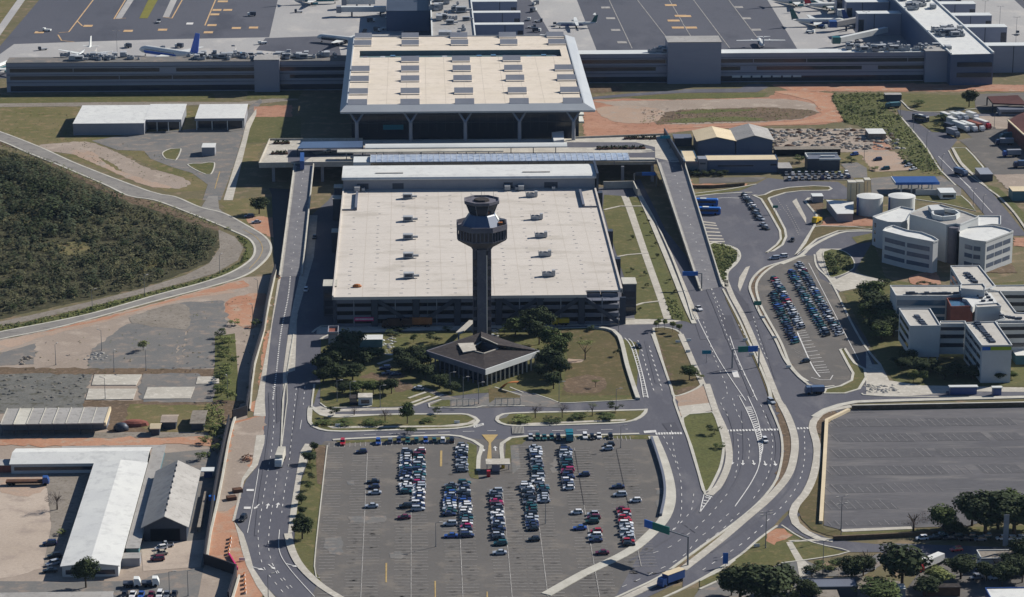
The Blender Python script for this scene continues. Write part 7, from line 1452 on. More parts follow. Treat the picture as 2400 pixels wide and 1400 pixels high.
OTH = (('K3 410,1060', 1.5, 'hatchback', 'white', 'white hatchback driving in the shade edge beside the trench'), ('K3 480,628', 1.5, 'sedan', 'black', 'dark car on the sunlit strip beside the trench'), ('K2 935,1215', 1.9, 'pickup', 'white', 'white pickup on the highway below the small blue gantry'), ('K1 250,895', 1.3, 'wagon', 'black', 'black car stopped in the bay beside the pavement'),
       ('K6 1975,300', 1.9, 'hatchback', 'black', 'black car on the lane beside the striped kerb'), ('K8 1340,1075', 1.3, 'sedan', 'black', 'dark car at the stop line of the loop road'), ('K7 960,640', .2, 'sedan', 'navy', 'dark blue car with a white front on the earth drive'), ('K7 1060,650', .2, 'sedan', 'navy', 'second dark blue car on the earth drive'), ('K7 1350,830', -.5, 'hatchback', 'silver', 'silver car on the drive corner of the park'), ('K7 930,575', .1, 'wagon', 'navy', 'dark blue car in the shade above the earth drive'),
       ('Z9 618,45', 1.9, 'wagon', 'silver', 'silver car on the highway edge above the crossing'), ('Z9 575,315', 1.7, 'hatchback', 'white', 'white car over the striped paint of the highway'), ('Z9 1910,1080', .2, 'hatchback', 'red', 'bright red car on the side avenue'), ('Z9 1670,1000', .1, 'hatchback', 'white', 'white car at the start of the shaded avenue row'), ('Z9 1300,1215', .3, 'hatchback', 'white', 'white car under the greyish leafless tree'), ('Z9 2060,1240', .9, 'hatchback', 'white', 'white car in the yard behind the medium dark tree'), ('Z9 1160,1232', .1, 'hatchback', 'white', 'white car in the courtyard below the side lane'), ('Z9 2180,1275', .3, 'sedan', 'silver', 'silver car in the yard near the blue roof'), ('Z9 2050,1275', .3, 'sedan', 'grey', 'grey car in the yard near the blue roof'),
       ('K5 430,950', .1, 'wagon', 'navy', 'dark blue car on the sandy yard beside the warehouse shade'), ('K5 470,1060', .2, 'wagon', 'black', 'black car at the corner of the long warehouse'), ('K5 455,1125', .6, 'wagon', 'silver', 'silver car at the corner of the long warehouse'), ('K5 430,1185', .2, 'sedan', 'black', 'black car below the silver one at the warehouse corner'),
       ('K5 1430,965', .1, 'pickup', 'silver', 'silver pickup before the grey hangar door'), ('K5 1390,990', .4, 'hatchback', 'white', 'white car before the grey hangar door'), ('K5 1360,1085', .1, 'wagon', 'maroon', 'dark brown van beside the hangar forecourt'), ('K5 1390,1035', .2, 'sedan', 'beige', 'beige car above the dark brown van'),
       ('K5 1075,1395', 1.5, 'sedan', 'black', 'black car in the lowest row by the frame edge'), ('K5 1145,1397', 1.5, 'sedan', 'white', 'white car in the lowest row by the frame edge'), ('K5 1220,1397', 1.5, 'sedan', 'blue', 'blue car in the lowest row by the frame edge'), ('K5 1305,1397', 1.5, 'sedan', 'maroon', 'maroon car in the lowest row by the frame edge'), ('K5 1378,1395', 1.5, 'wagon', 'white', 'white van in the lowest row by the frame edge'), ('K5 1440,1395', 1.5, 'sedan', 'grey', 'grey car in the lowest row by the frame edge'), ('K5 1505,1392', 1.5, 'sedan', 'black', 'last black car in the lowest row by the frame edge'),
       ('K9 265,825', .3, 'wagon', 'navy', 'dark car alone on the pinkish track below the scrap yard'), ('K9 350,925', .2, 'wagon', 'teal', 'teal car at the corner of the pinkish track'), ('K9 10,770', .5, 'wagon', 'blue', 'blue car at the end of the scrap yard'), ('K9 600,890', .6, 'sedan', 'silver', 'silver car by the green belt, upper one'), ('K9 650,930', .6, 'sedan', 'white', 'white car by the green belt, lower one'), ('K9 570,855', .6, 'sedan', 'black', 'black car by the green belt, top one'),
       ('D1 672,192', .1, 'hatchback', 'beige', 'beige car on the deck near the bare end'), ('Z4 1790,160', .2, 'sedan', 'silver', 'silver car under the dark round tree by the bend'), ('Z4 1740,120', .1, 'wagon', 'navy', 'dark car under the round tree by the bend'), ('L7 440,20', .2, 'wagon', 'white', 'white car at the neck of the loop road'), ('L7 350,40', .2, 'wagon', 'silver', 'silver car at the neck of the loop road'))
for s, a, sh, pc, d in OTH: car(g1(s, ZD) if s.startswith('D') else g1(s), a, sh, pc, d, None, 'car', ZD if s.startswith('D') else 0)
AV = W('Z9 1760,995 2130,1010')
for i in range(8): car(AV[0].lerp(AV[1], i / 7) + Vector((0, (i % 2) * 2.6, 0)), .04, rc.choice(SHAPES), pick(DARK), 'dark car in the shaded avenue row, ' + nth(i) + ' from the white one', 'cars in the shaded avenue row')
for i, s in enumerate(('Z9 2230,1000', 'Z9 2290,1003', 'Z9 2350,1000')): car(g1(s), .05, 'hatchback', ('white', 'white', 'silver')[i], ('white', 'white', 'silver')[i] + ' car parked past the blue pylon, ' + nth(i) + ' one', 'cars past the blue pylon')
# past about three hundred the farthest cars of the packed rows are one mass
ALLC = [o for o in C.objects if o.get('category') == 'car']
far = sorted((o for o in ALLC if o.get('group') in ('cars below the dark green block', 'cars in the long skewed rows', 'cars beside the office flank')), key=lambda o: -(o.location - CAM).length)[:max(0, len(ALLC) - 312)]
fb = MB(); fb.raw = True; fm = []
for o in far:
    for ob in [o] + list(o.children):
        mx = Matrix.Translation(o.location) @ Matrix.Rotation(o.rotation_euler.z, 4, 'Z'); k0 = len(fb.v); fb.v += [tuple(mx @ v.co) for v in ob.data.vertices]
        for pl in ob.data.polygons:
            nm = ob.data.materials[pl.material_index]
            if nm not in fm: fm.append(nm)
            fb.f.append(tuple(i + k0 for i in pl.vertices)); fb.m.append(fm.index(nm))
for o in far:
    for ch in list(o.children): bpy.data.objects.remove(ch)
    bpy.data.objects.remove(o)
if far: tag(fb.build('distant_parking', fm), 'packed cars filling the far half of the skewed rows and the rows beyond', 'cars', kind='stuff')
def truck(s, ang, ln, hgt, cabp, boxm, label, group=None, wd=2.5, z=0, name='truck', cabl=2.0):
    p = g1(s, z); t = thing(name, label, 'truck', (p.x, p.y, z + .1), group); ORG[t.name] = (0, 0, 0); t.rotation_euler.z = ang; w_ = wd / 2
    if boxm: MB().box(-ln / 2 + cabl + .25, -w_, 1.05, ln / 2, w_, hgt).build('cargo_box', boxm, t)
    x0 = -ln / 2; c = MB(); c.loft([[(x0 + a, -w_ * k, .5), (x0 + a, w_ * k, .5), (x0 + a, w_ * k, zt), (x0 + a, -w_ * k, zt)] for a, k, zt in ((0, .94, 1.6), (.08, .97, 1.75), (.5, .95, 2.75), (cabl, .95, 2.8))]); cb = c.build('cab', cabp, t)
    sub(MB().add([(x0 + .09, -w_ * .86, 1.78), (x0 + .09, w_ * .86, 1.78), (x0 + .47, w_ * .84, 2.62), (x0 + .47, -w_ * .84, 2.62)], [(0, 1, 2, 3)]), 'windscreen', 'carglass', cb, t)
    MB().box(x0 + .3, -w_ * .6, .55, ln / 2 - .1, w_ * .6, 1.0).build('chassis', 'dark', t)
    for a in (x0 + 1.1, ln / 2 - 2.6, ln / 2 - 1.3):
        for sy in (-1, 1): MB().cyl((a, sy * (w_ - .35), .48), (a, sy * w_, .48), .5, n=12).build('wheel', 'tyre', t)
    return t
def bus(s, ang, ln, m, label, group=None, hgt=3.3):
    p = g1(s); t = thing('coach', label, 'bus', (p.x, p.y, .1), group); ORG[t.name] = (0, 0, 0); t.rotation_euler.z = ang; w_ = 1.28
    MB().loft([[(x, -w_ * k, .35), (x, w_ * k, .35), (x, w_ * k, zt - .3), (x, w_ * k * .9, zt), (x, -w_ * k * .9, zt), (x, -w_ * k, zt - .3)] for x, k, zt in ((-ln / 2, .92, hgt - .5), (-ln / 2 + .4, 1, hgt), (ln / 2 - .2, 1, hgt), (ln / 2, .96, hgt - .1))]).build('body', m, t)
    for sy in (-1, 1): MB().box(-ln / 2 + 1, sy * w_ - .03, 1.5, ln / 2 - .6, sy * w_ + .03, 2.6).build('side_window', 'carglass', t)
    MB().box(-ln / 2 - .02, -w_ * .8, 1.2, -ln / 2 + .12, w_ * .8, 2.6).build('windscreen', 'carglass', t); MB().box(-1.4, -.8, hgt, 1.4, .8, hgt + .22).build('roof_unit', 'white', t)
    for a in (-ln / 2 + 2.4, ln / 2 - 2.8):
        for sy in (-1, 1): MB().cyl((a, sy * (w_ - .3), .48), (a, sy * (w_ + .01), .48), .5, n=12).build('wheel', 'tyre', t)
    return t
truck('K1 495,520', 1.5, 11, 3.9, 'white', 'kerb', 'white truck with a pale box driving towards the lower edge')
TRK = C.objects[-1]
truck('K4 740,1225', .72, 9.5, 3.6, 'blue', 'blue', 'blue delivery truck with a beige roof on the outer service road', name='delivery_truck')
DT = [o for o in C.objects if o.name.startswith('delivery_truck')][0]; MB().box(-2.6, -1.3, 3.6, 4.8, 1.3, 3.68).build('roof', 'cream', DT)
truck('M2 905,165', 1.5708, 6, 3.0, 'jetteal', 'jetteal', 'teal van with a pale roof under the upper kerb of the car park', name='van')
truck('Z5 1530,870', .1, 6.5, 2.6, 'yellow', 'yellow', 'yellow truck on the garage road beside the grove')
for i, (s, ln, m, cb_, l) in enumerate((('Z5 345,890', 7, 'rust', 'rust', 'brown truck nearest the teal cabin on the garage road'), ('Z5 440,885', 6, 'rust', 'rust', 'dark brown short truck in the middle on the garage road'), ('Z5 535,880', 11, 'orange', 'rust', 'orange-brown long truck on the garage road'))): truck(s, .02, ln, 3.6, cb_, m, l, 'brown trucks on the garage road')
truck('K9 1175,985', 2.1, 8, 3.2, 'navy', 'navy', 'dark blue truck on the avenue below the filling station curve')
bus('K8 250,640', -.12 + math.pi, 13.5, 'signb', 'farther blue coach on the striped forecourt', 'blue coaches'); bus('K8 280,745', -.12 + math.pi, 13.5, 'signb', 'closer blue coach on the striped forecourt', 'blue coaches')
truck('Z6 920,1350', .1, 7, 2.8, 'navy', 'navy', 'dark blue van on the road before the car island', name='van')
truck('K5 240,430', math.pi, 14, 1.5, 'blue', 'rust', 'blue lorry with an empty flatbed on the sandy yard', name='flatbed_lorry')
for i, s in enumerate(('K5 1140,1310', 'K5 1300,1305')): truck(s, math.pi + .05, 5.2, 1.5, 'white', 'steel', ('white-cabbed flatbed truck nearer the warehouse corner', 'white-cabbed flatbed truck nearer the clay strip')[i], 'white-cabbed trucks', name='flatbed_truck')
TY = (('K9 1020,385', 'white', 'wsheet'), ('K9 1120,385', 'silver', 'white'), ('K9 1190,385', 'silver', 'white'), ('K9 1300,375', 'white', 'wsheet'), ('K9 1090,440', 'white', 'wsheet'), ('K9 1060,500', 'silver', 'steel'), ('K9 1175,490', 'white', 'white'), ('K9 1260,490', 'white', 'wsheet'), ('K9 1340,485', 'white', 'brick'), ('K9 1410,460', 'red', 'wsheet'), ('K9 1090,560', 'grey', 'grey'))
for i, (s, cb_, bm_) in enumerate(TY): truck(s, 1.99, 13 if i in (6, 7, 8, 9) else 9, 3.7, 'paint_' + cb_, bm_, ('%s-cabbed truck packed beside the grass wedge, %s in the pack' % (cb_, nth(i))), 'trucks packed in the yard')
for i, (s, a, cb_, bm_) in enumerate((('K9 1650,655', .05, 'navy', 'grey'), ('K9 1730,780', .05, 'blue', 'grey'), ('K9 1850,900', .05, 'navy', 'navy'), ('K9 1690,590', .3, 'teal', 'teal'))): truck(s, a, 9, 3.4, 'paint_' + cb_, bm_, ('%s truck backing towards the dark red warehouse, %s from the pack' % (cb_, nth(i))), 'trucks by the dark red warehouse')
bus('K9 735,395', 2.2, 10, 'steel', 'dark bus turning on the avenue beside the grass wedge'); truck('K9 430,250', .3, 8, 3, 'paint_teal', 'teal', 'dark green truck at the top of the green belt')
truck('Z9 1720,1195', .75, 12, 3.2, 'red2', 'wsheet', 'red-fronted truck with a white roof beside the tall dense tree')
# ------------------------------------------------------------ aircraft
def plane(s, ang, ln, finm, label, belly='blue', turboprop=False, group='airliners on the apron', z=0, tint='white', fs=.22):
    p = g1(s); t = thing('airliner', label, 'airplane', (p.x, p.y, 0), group); ORG[t.name] = (0, 0, 0); t.rotation_euler.z = ang
    R_ = ln * .052; zc = R_ + (1.5 if not turboprop else 1.1); prof = [(0, .05, -.35), (.02, .42, -.2), (.06, .78, -.08), (.12, 1, 0), (.66, 1, 0), (.8, .78, .2), (.92, .42, .5), (1, .1, .72)]
    rings = [[(ln * (.5 - u), R_ * k * math.cos(q), zc + R_ * dz + R_ * k * math.sin(q)) for q in [j * math.pi / 7 for j in range(14)]] for u, k, dz in prof]
    f = MB().loft(rings).build('fuselage', tint, t, smooth=True)
    MB().loft([[(ln * (.5 - u), R_ * k * 1.01 * math.cos(q), zc + R_ * dz + R_ * k * 1.01 * math.sin(q)) for q in [math.pi + j * math.pi / 7 for j in range(8)]] for u, k, dz in prof[3:5]], caps=False).build('belly_band', belly, t)
    b = MB(); [b.box(ln * (.5 - .15) - i * ln * .5 / 24, sg * R_ * .985 - .06, zc + R_ * .12, ln * (.5 - .15) - i * ln * .5 / 24 + .35, sg * R_ * .985 + .06, zc + R_ * .35) for i in range(24) for sg in (-1, 1)]; sub(b, 'window', 'glass', f, t)
    span = ln * (.5 if not turboprop else .55); zw = zc - R_ * .5 if not turboprop else zc + R_ * .95
    for sg in (-1, 1):
        sw = ln * (.17 if not turboprop else .03); ch0, ch1 = ln * (.16 if not turboprop else .1), ln * (.05 if not turboprop else .06); xr0 = ln * .06; di = 1.6 if not turboprop else .2
        MB().loft([[(xr0, sg * R_ * .6, zw), (xr0 - ch0, sg * R_ * .6, zw), (xr0 - ch0, sg * R_ * .6, zw + .45), (xr0, sg * R_ * .6, zw + .45)], [(xr0 - sw, sg * span, zw + di), (xr0 - sw - ch1, sg * span, zw + di), (xr0 - sw - ch1, sg * span, zw + di + .15), (xr0 - sw, sg * span, zw + di + .15)]]).build('wing', tint, t)
        zt = zc + R_ * .7 if not turboprop else zc + ln * .22
        MB().loft([[(-ln * .4, sg * .3, zt), (-ln * .47, sg * .3, zt), (-ln * .47, sg * .3, zt + .25), (-ln * .4, sg * .3, zt + .25)], [(-ln * .45, sg * ln * .15, zt + .4), (-ln * .48, sg * ln * .15, zt + .4), (-ln * .48, sg * ln * .15, zt + .5), (-ln * .45, sg * ln * .15, zt + .5)]]).build('tailplane', tint, t)
        ye = sg * span * .36; ze = zw - .9 if not turboprop else zw; xe = ln * .06 - sw * .25
        e = MB().cyl((xe + ln * .05, ye, ze), (xe - ln * .05, ye, ze), ln * .024, ln * .018, 12).build('engine', belly if not turboprop else tint, t)
        MB().cyl((xr0 - ch0 * .6, sg * R_ * 1.2, .55), (xr0 - ch0 * .6, sg * R_ * 1.4, .55), .55, n=10).build('wheel', 'tyre', t); MB().cyl((xr0 - ch0 * .6, sg * R_ * 1.3, .5), (xr0 - ch0 * .6, sg * R_ * 1.0, zw + .1), .15, n=6).build('strut', 'steel', t)
    MB().loft([[(-ln * .36, -.25, zc + R_ * .8), (-ln * .49, -.25, zc + R_ * .8), (-ln * .49, .25, zc + R_ * .8), (-ln * .36, .25, zc + R_ * .8)], [(-ln * .46, -.12, zc + ln * fs), (-ln * .53, -.12, zc + ln * fs), (-ln * .53, .12, zc + ln * fs), (-ln * .46, .12, zc + ln * fs)]]).build('fin', finm, t)
    MB().cyl((ln * .4, -.2, .4), (ln * .4, .2, .4), .4, n=10).build('nose_wheel', 'tyre', t); MB().cyl((ln * .4, 0, .4), (ln * .4, 0, zc - R_ * .8), .12, n=6).build('nose_strut', 'steel', t)
    return t
plane('Z3 950,185', 0, 34, 'jetgreen', 'white airliner with a green tail parked on the slanting pier apron', 'blue')
plane('Z2 1640,195', math.pi, 25, 'jetgreen', 'white high-winged propeller plane with a green tail', 'blue', True)
plane('Z3 545,330', math.pi / 2, 26, 'white', 'high-winged plane seen from behind on the dark taxiway', 'jetteal', True, tint='white')
plane('P 396,139', 2.5, 45, 'jetblue', 'airliner with a tall bright blue tail behind the dark pier', 'jetblue', tint='white', fs=.3)
plane('P 735,10', .12, 34, 'jetteal', 'green-grey airliner at the top edge near the air bridges', 'jetteal', tint='white')
plane('P 1868,14', .12, 36, 'jetteal', 'green-bellied airliner at the top edge near the slanting pier', 'jetteal')
plane('P 1945,24', .2, 34, 'red2', 'airliner with reddish tail above the green-tailed jet', 'jetgreen'); plane('P 2030,58', .12, 30, 'blue', 'airliner hidden nose first under the boarding gates', 'blue')
plane('P 196,138', -1.75, 32, 'white', 'pale airliner nosed in behind the long dark pier', 'blue'); plane('P -8,172', 1.2, 34, 'jetteal', 'airliner cut by the frame edge beside the dark pier', 'jetteal'); plane('P 800,104', 2.6, 34, 'steel', 'dark airliner half hidden by the hall roof', 'steel')
def gse(s, ang, label, k=0):
    p = g1(s); t = thing('service_vehicle', label, 'service vehicle', (p.x, p.y, 0.1), 'service vehicles on the apron'); ORG[t.name] = (0, 0, 0); t.rotation_euler.z = ang
    MB().box(-2.6, -1, .5, 1.0, 1, (1.4, 2.6, 1.0)[k]).build('bed', ('white', 'steel', 'ac')[k], t); MB().box(1.1, -1, .5, 2.5, 1, 2.1).build('cab', ('white', 'white', 'steel')[k], t)
    for x in (-1.8, 1.7):
        for sy in (-1, 1): MB().cyl((x, sy * .75, .42), (x, sy * 1.02, .42), .42, n=10).build('wheel', 'tyre', t)
rg2 = random.Random(15)
for i, s in enumerate(('K9 0,0', 'P 1258,75', 'P 1246,66', 'P 1240,48', 'P 1250,28', 'P 1262,52', 'P 905,70', 'P 885,74', 'P 900,30', 'P 912,46', 'P 870,52', 'P 1300,62', 'P 350,118', 'P 380,120', 'P 2010,100', 'P 2025,82', 'P 1985,92', 'P 2000,66', 'P 1970,12', 'P 1950,8', 'P 2385,82', 'P 1900,78', 'P 590,38', 'P 372,54', 'P 110,74', 'P 420,112', 'P 540,116', 'P 615,104', 'P 300,112', 'P 100,118', 'P 1275,88', 'P 1255,12', 'P 1990,100', 'P 1930,66', 'P 880,96', 'P 700,30')):
    if i: gse(s, rg2.uniform(0, 6.28), 'small apron vehicle, %s of the scattered ones' % nth(i), i % 3)
for i, (s, h, r, m) in enumerate((('Z9 880,1440', 7, 4, 'leaf'), ('Z9 1180,1290', 8, 4.5, 'leaf'), ('Z9 1260,1250', 7, 4, 'leaf'), ('Z9 1700,1400', 6, 4.5, 'leaf'), ('Z9 2230,1330', 8, 4.5, 'leaf'), ('Z9 2120,1290', 6, 3.6, 'leaf'), ('Z9 2400,1200', 10, 5.5, 'leaf'), ('Z9 2020,900', 11, 6.5, 'leaf'), ('Z9 2200,930', 14, 8, 'leaf2'), ('Z9 2400,930', 12, 8, 'leaf'), ('Z9 1900,965', 4, 4, 'leaf'), ('Z9 340,1390', 6, 4, 'leaf'), ('Z9 720,1370', 8, 5, 'leaf'))):
    tree(s, h, r, 'round', m, 'dark tree filling the lower corner beyond the side avenue, ' + nth(i) + ' of the filling', group='trees filling the lower corner')
# ------------------------------------------------------------ lamp posts, signs
def lamp_mesh(h, arm):
    b = MB(); b.cyl((0, 0, 0), (0, 0, h), .13, .08, 8); b.cyl((0, 0, 0), (0, 0, .5), .22, n=8)
    c = MB()
    for s in ((1,) if arm == 1 else (1, -1)): b.bar((0, 0, h - .1), (s * 1.5, 0, h + .15), .1, .1); c.box(s * 1.2 - .1 if s > 0 else -2.2, -.2, h + .12, 2.2 if s > 0 else -1.1, .2, h + .3)
    return b.mesh('pole', 'pole'), c.mesh('lamp_head', 'tin')
LM = {(h, a): lamp_mesh(h, a) for h in (8, 11, 16) for a in (1, 2)}
def lamp(s, h, arm, ang, label, group='street lamps'):
    p = g1(s); o = bpy.data.objects.new('street_lamp', LM[h, arm][0]); C.objects.link(o); o.location = (p.x, p.y, 0); o.rotation_euler.z = ang; tag(o, label, 'street lamp', group)
    q = bpy.data.objects.new('lamp_head', LM[h, arm][1]); C.objects.link(q); q.parent = o
for i, s in enumerate(('Z5 10,875', 'Z5 603,878', 'Z5 1217,842', 'Z5 1315,835', 'Z5 1652,850', 'Z5 1835,850', 'Z5 1935,920')): lamp(s, 11 if i not in (5,) else 8, 1, 1.57, 'thin lamp post along the garage road, %s from the ramp end' % nth(i))
for i, s in enumerate(('K7 325,980', 'K7 490,1000', 'K7 868,1050', 'K7 2110,1010', 'K7 1915,940', 'K7 1750,880')): lamp(s, 8, 1, 0, 'lamp post on the park edge, %s from the guard house' % nth(i))
for i, s in enumerate(('K6 970,1000', 'K6 1690,1090', 'Z8 1425,890', 'Z8 660,1050', 'Z8 1950,360')): lamp(s, 8, 1, 0, ('slim lamp post at the corner of the bare lawn', 'slim lamp post on the lawn island', 'slim lamp post among the empty stalls', 'slim lamp post by the guard-side rows', 'slim lamp post in the outer stalls')[i])
for i, s in enumerate(('L1 487,250', 'Z9 1105,930', 'K4 1985,760', 'L1 910,470', 'L1 1045,190')): lamp(s, 11, 2, .4, ('twin-headed lamp on the red earth of the junction', 'twin-headed lamp in the empty car park', 'twin-headed lamp by the service road grass', 'dark pole beside the low green bush', 'twin lamp near the empty car park wall')[i])
for i, s in enumerate(('K9 1310,1330', 'K9 1415,1400', 'K9 965,940', 'K9 515,340', 'K9 655,500', 'K9 800,690', 'K9 118,820', 'K9 1540,480')): lamp(s, 8, 1, .8, 'lamp post along the avenue by the truck yard, %s of the eight' % nth(i))
for i, s in enumerate(('Z3 1275,270', 'Z3 2105,190', 'Z3 2210,230', 'Z3 2325,310', 'Z1 820,410', 'Z3 1187,100')): lamp(s, 16, 2, 0, 'tall apron mast, %s of six' % nth(i), 'tall apron masts')
for i, s in enumerate(('K5 1465,1400', 'K5 1625,1390', 'K1 417,1420', 'Z4 645,760', 'Z4 1010,660', 'Z4 1535,510', 'Z4 390,1150', 'Z4 797,1200', 'Z4 1020,1190', 'Z4 1590,1380', 'Z4 1765,870', 'Z4 1800,690', 'Z4 710,1050', 'Z4 735,1390')): lamp(s, 8, 1, .2 * i, 'thin pole around the old yard and the clay strip, %s of the scatter' % nth(i), 'thin poles around the old yard')
def gantry(label, foot_s, other_s, h, board, mats, fall, two=True, bt=.3):
    A = g1(foot_s); B = g1(other_s) if isinstance(other_s, str) else A + Vector(other_s); t = thing('sign_gantry', label, 'road sign', (A.x, A.y, 0), 'overhead road signs')
    MB().cyl((A.x, A.y, 0), (A.x, A.y, h), .3, .24, 10).build('post', 'pole', t)
    if two: MB().cyl((B.x, B.y, 0), (B.x, B.y, h), .3, .24, 10).build('post', 'pole', t)
    MB().bar((A.x, A.y, h - .2), (B.x, B.y, h - .2), .35, .35).build('beam', 'pole', t)
    d = (B - A); n = Vector((d.y, -d.x, 0)).normalized(); n = n if n.y < 0 else -n; u0, u1, hh = board; m = len(mats)
    for i, mm in enumerate(mats):
        a, b_ = A + d * (u0 + (u1 - u0) * i / m) + n * .35, A + d * (u0 + (u1 - u0) * (i + 1) / m) + n * .35
        pn = MB().bar((a.x, a.y, h - .1), (b_.x, b_.y, h - .1), bt, hh).build('sign_panel', mm, t)
    return t
gantry('green and blue overhead sign across the highway beside the car island', 'L4 1270,665', 'L4 1605,650', 7.4, (.2, .95, 2.2), ['signg', 'signb'], 0)
gantry('long green and blue overhead sign jutting over the highway bend', 'K4 962,990', W('K4 400,800')[0] - W('K4 962,990')[0], 9.5, (.42, 1.0, 2.4), ['signg', 'signg', 'signb'], 0, False)
gantry('small blue overhead sign beside the ramp foot', 'K2 960,1040', W('K2 800,1040')[0] - W('K2 960,1040')[0], 6.6, (.2, 1.0, 1.8), ['signb'], 0, False)
gantry('blue overhead sign in the shade under the deck', 'K2 590,200', W('K2 405,200')[0] - W('K2 590,200')[0], 6.2, (.05, .95, 1.6), ['signb', 'signb', 'steel'], 0, True)
def signpost(s, h, w_, hh, m, label, ang=0):
    p = g1(s); t = thing('road_sign', label, 'road sign', (p.x, p.y, 0), 'small road signs'); MB().cyl((p.x, p.y, 0), (p.x, p.y, h), .09, n=6).build('post', 'pole', t); MB().rbox((p.x, p.y - .15), w_, .12, h - hh, h, ang).build('sign_panel', m, t)
signpost('L4 945,600', 5, 3.4, 1.4, 'signt', 'teal sign over the lane edge beside the brown gore island'); signpost('L7 165,600', 4, 3.0, 1.7, 'signg', 'green sign on the kerb beside the car island'); signpost('K8 1130,740', 4, 2.4, 1.2, 'signg', 'green sign on the island before the taxi file')
signpost('Z9 2245,1170', 16, 1.6, 10, 'grey', 'tall blue-grey sign pylon rising by the shaded avenue'); signpost('K4 1455,1000', 4.5, 1.6, 3.5, 'signb', 'blue-topped totem at the edge of the big dark tree'); 
t = thing('road_sign', 'teal sign beam at the ramp top beside the dark screen wall', 'road sign', g1('P 1560,352', ZD), 'small road signs'); A, B = W('P 1547,349 1570,350', ZD); MB().box(A.x, A.y - .2, ZD + 5, B.x, A.y + .1, ZD + 6.4).build('sign_panel', 'signt', t); MB().box(B.x, A.y - .2, ZD, B.x + .3, A.y + .1, ZD + 6.4).build('post', 'pole', t)
# white signboards lying bright in the grass
for i, s in enumerate(('L4 585,348', 'L4 722,330', 'L4 715,470', 'L4 1435,322', 'L4 1515,508', 'L7 222,688', 'L7 350,908', 'L7 505,1230', 'Z8 808,190', 'L1 422,264', 'K7 332,1300', 'K7 1835,1258', 'Z7 1690,1150')):
    p = g1(s); b = MB().box(p.x - .9, p.y - .1, .3, p.x + .9, p.y + .1, 1.2); b.box(p.x - .7, p.y - .05, 0, p.x - .55, p.y + .05, .3); b.box(p.x + .55, p.y - .05, 0, p.x + .7, p.y + .05, .3)
    single(b, 'notice_board', 'white', 'small white board standing in the roadside grass, %s of the scatter' % nth(i), 'notice board', None, 'white boards in the grass')
# entrance of the car park
p = g1('Z8 1085,520'); t = thing('ticket_booth', 'ticket booths with a pale roof at the car park entrance', 'booth', (p.x, p.y, 0)); MB().box(p.x - 3.6, p.y - 1.6, 2.7, p.x + 4.4, p.y + 4, 3.0).build('roof', 'pave', t); MB().box(p.x - 1.6, p.y - .6, 0, p.x + 1.0, p.y + 2.6, 2.7).build('booth', 'grey', t)
for x in (-3.2, 4.0): MB().box(p.x + x - .12, p.y + 1, 0, p.x + x + .12, p.y + 1.3, 2.7).build('post', 'grey', t)
p = g1('Z8 1030,560'); single(MB().box(p.x - .7, p.y - .7, 0, p.x + .5, p.y + .7, 2.2), 'ticket_machine', 'red2', 'pinkish red box before the ticket booths', 'ticket machine')
p = g1('Z8 1130,500'); single(MB().box(p.x - .6, p.y - .6, 0, p.x + .5, p.y + .6, 2.4), 'ticket_machine', 'yellow', 'yellow post box beside the ticket booths', 'ticket machine')
b = MB(); A, B = W('Z8 1198,265 1275,270'); y2 = g1('Z8 1200,215').y
for k in range(9):
    x = A.x + (B.x - A.x) * k / 8; b.box(x - .08, A.y, 0.25, x + .08, y2, .4)
b.box(A.x, A.y - .1, .2, B.x, A.y, .5); b.box(A.x, y2, .2, B.x, y2 + .1, .5); single(b, 'gate_grille', 'kerb', 'pale grille gate on the road beside the ticket lane', 'gate')
# red and white plastic barriers on the clay
for i, s in enumerate(('K1 170,1020', 'K1 168,1045', 'K1 163,1070', 'K1 158,1095', 'K1 156,1120', 'K1 258,1262', 'K1 260,1290', 'K1 262,1318', 'K1 264,1346', 'K1 266,1374')):
    p = g1(s); b = MB(); b.box(p.x - .3, p.y - .9, 0, p.x + .3, p.y + .9, .5, 0); b.box(p.x - .18, p.y - .9, .5, p.x + .18, p.y + .9, 1.0, 1); single(b, 'plastic_barrier', ['white', 'orange'], 'orange and white plastic barrier on the clay, %s from the top of the line' % nth(i), 'barrier', None, 'plastic barriers on the clay')
A, B = W('K1 160,1130 215,1225'); single(MB().bar(A + Vector((0, 0, .5)), B + Vector((0, 0, .5)), .4, 1.0), 'plastic_barrier', 'pink', 'pink-red barrier slanting across the clay corner', 'barrier')
for i, s in enumerate(('K1 175,760', 'K1 215,710')): p = g1(s); single(MB().rbox((p.x, p.y), 3.0, 2.4, 0, 1.2, .3), 'rusty_bin', 'rust', ('rusty bin lower on the clay beside the bay', 'rusty bin upper on the clay beside the bay')[i], 'bin')
p = g1('K1 280,500'); b = MB(); leaf_cloud(b, Vector((p.x, p.y, .8)), (2.2, 2.6, .9), 90, .4, random.Random(4)); b.raw = True; single(b, 'debris_heap', 'red', 'reddish heap of debris on the pale strip beside the road', 'heap')
t = thing('water_tank', 'small blue tank on legs by the lower black fence', 'tank', g1('K5 1830,600')); p = g1('K5 1830,600'); MB().cyl((p.x, p.y, 1.5), (p.x, p.y, 3), 1.0, n=14).build('tank', 'signb', t); MB().box(p.x - .6, p.y - .6, 0, p.x + .6, p.y + .6, 1.5).build('leg_frame', 'pole', t)
t = thing('shelter', 'white and blue stall beside the top of the grey hangar', 'stall', g1('K5 1790,370')); p = g1('K5 1790,370'); MB().box(p.x - 2, p.y - 1, 2.4, p.x + 2.4, p.y + 3, 2.7).build('roof', 'white', t); MB().box(p.x - 1, p.y, 0, p.x + 1.6, p.y + 2, 2.4).build('counter', 'blue', t)
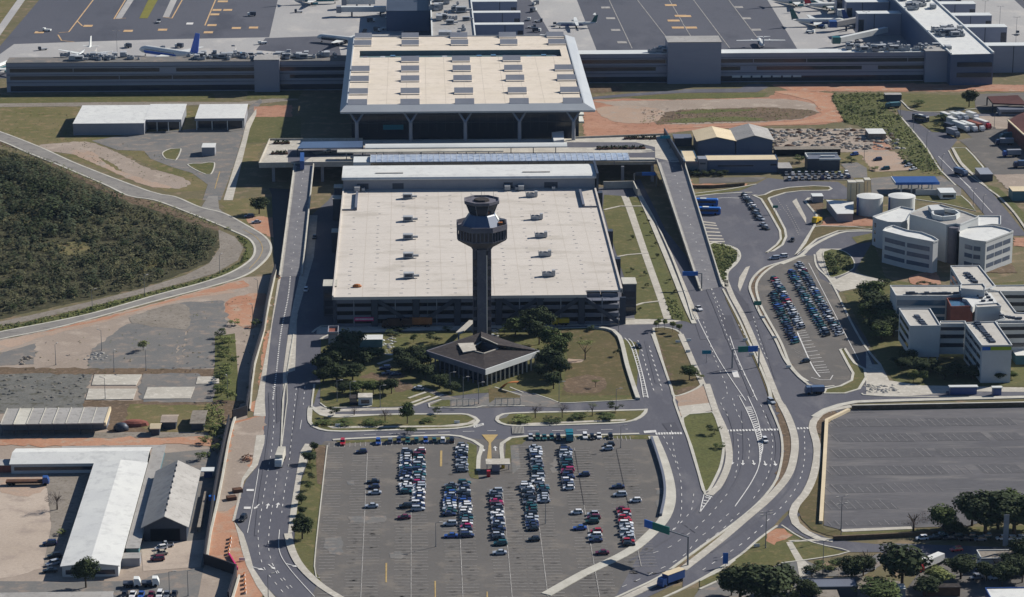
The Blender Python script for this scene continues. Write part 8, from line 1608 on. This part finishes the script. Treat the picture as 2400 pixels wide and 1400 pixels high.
a = foot('L1 740,560', 'L1 1170,560', 'L1 760,500', 3.5); flat_building('low_house', 'dark-roofed low house between the big dark tree and the green crown', 'house', a[0], a[1], a[2], a[3], 3.5, 'steel', 'dgrey', par=.2)
a = foot('L1 865,640', 'L1 1035,640', 'L1 870,575', 3); flat_building('low_house', 'small grey-roofed annex of the dark low house', 'house', a[0], a[1], a[2], a[3] - .5, 3, 'grey', 'gravel', par=0)
a = foot('L1 2145,625', 'L1 2400,625', 'L1 2150,570', 3.5); flat_building('workshop', 'low workshop with a bright blue roof edge in the lower corner', 'workshop', a[0], a[1] + 8, a[2] - 3, a[3], 3.5, 'blue', 'wsheet', par=.3)
a = foot('L1 1440,570', 'L1 1525,570', 'L1 1440,535', 3); flat_building('booth', 'white-roofed booth beside the round mid-green crown', 'booth', a[0], a[1], a[2], a[3], 3, 'grey', 'white', par=0)
a = foot('L1 1660,560', 'L1 1930,560', 'L1 1665,535', 3); flat_building('yard_canopy', 'dark canopy with white fronts below the brownish crown', 'canopy', a[0], a[1], a[2], a[3], 3, 'rust', 'brown', par=0)
a = foot('L1 2085,350', 'L1 2240,350', 'L1 2090,290', 4); flat_building('white_building', 'low white building between the avenue and the blue pylon', 'building', a[0], a[1] + 14, a[2], a[3], 4, 'wallw', 'gravel', par=.3)
a = foot('K8 1590,525', 'K8 1720,525', 'K8 1600,490', 3); flat_building('toll_booth', 'small white toll booth at the loop beside the white arched shed', 'booth', a[0], a[1], a[2], a[3], 3, 'grey', 'white', par=0)
truck('K8 1640,850', .9, 5, 2.2, 'yellow', 'yellow', 'yellow loader parked by the white arched shed', name='loader')
# ------------------------------------------------------------ thin blue air between the camera and the far piers
M['haze'] = bpy.data.materials.new('haze'); M['haze'].use_nodes = True; nt = M['haze'].node_tree; nt.nodes.remove(nt.nodes['Principled BSDF'])
pv = nt.nodes.new('ShaderNodeVolumePrincipled'); pv.inputs['Color'].default_value = (.5, .7, 1, 1); pv.inputs['Density'].default_value = HAZE
nt.links.new(pv.outputs[0], nt.nodes['Material Output'].inputs['Volume'])
hb = MB().box(-2600, CAM.y - 60, -1.0, 2600, 4600, HCAM + 15); tag(hb.build('haze', 'haze'), kind='stuff')
bpy.context.view_layer.update()
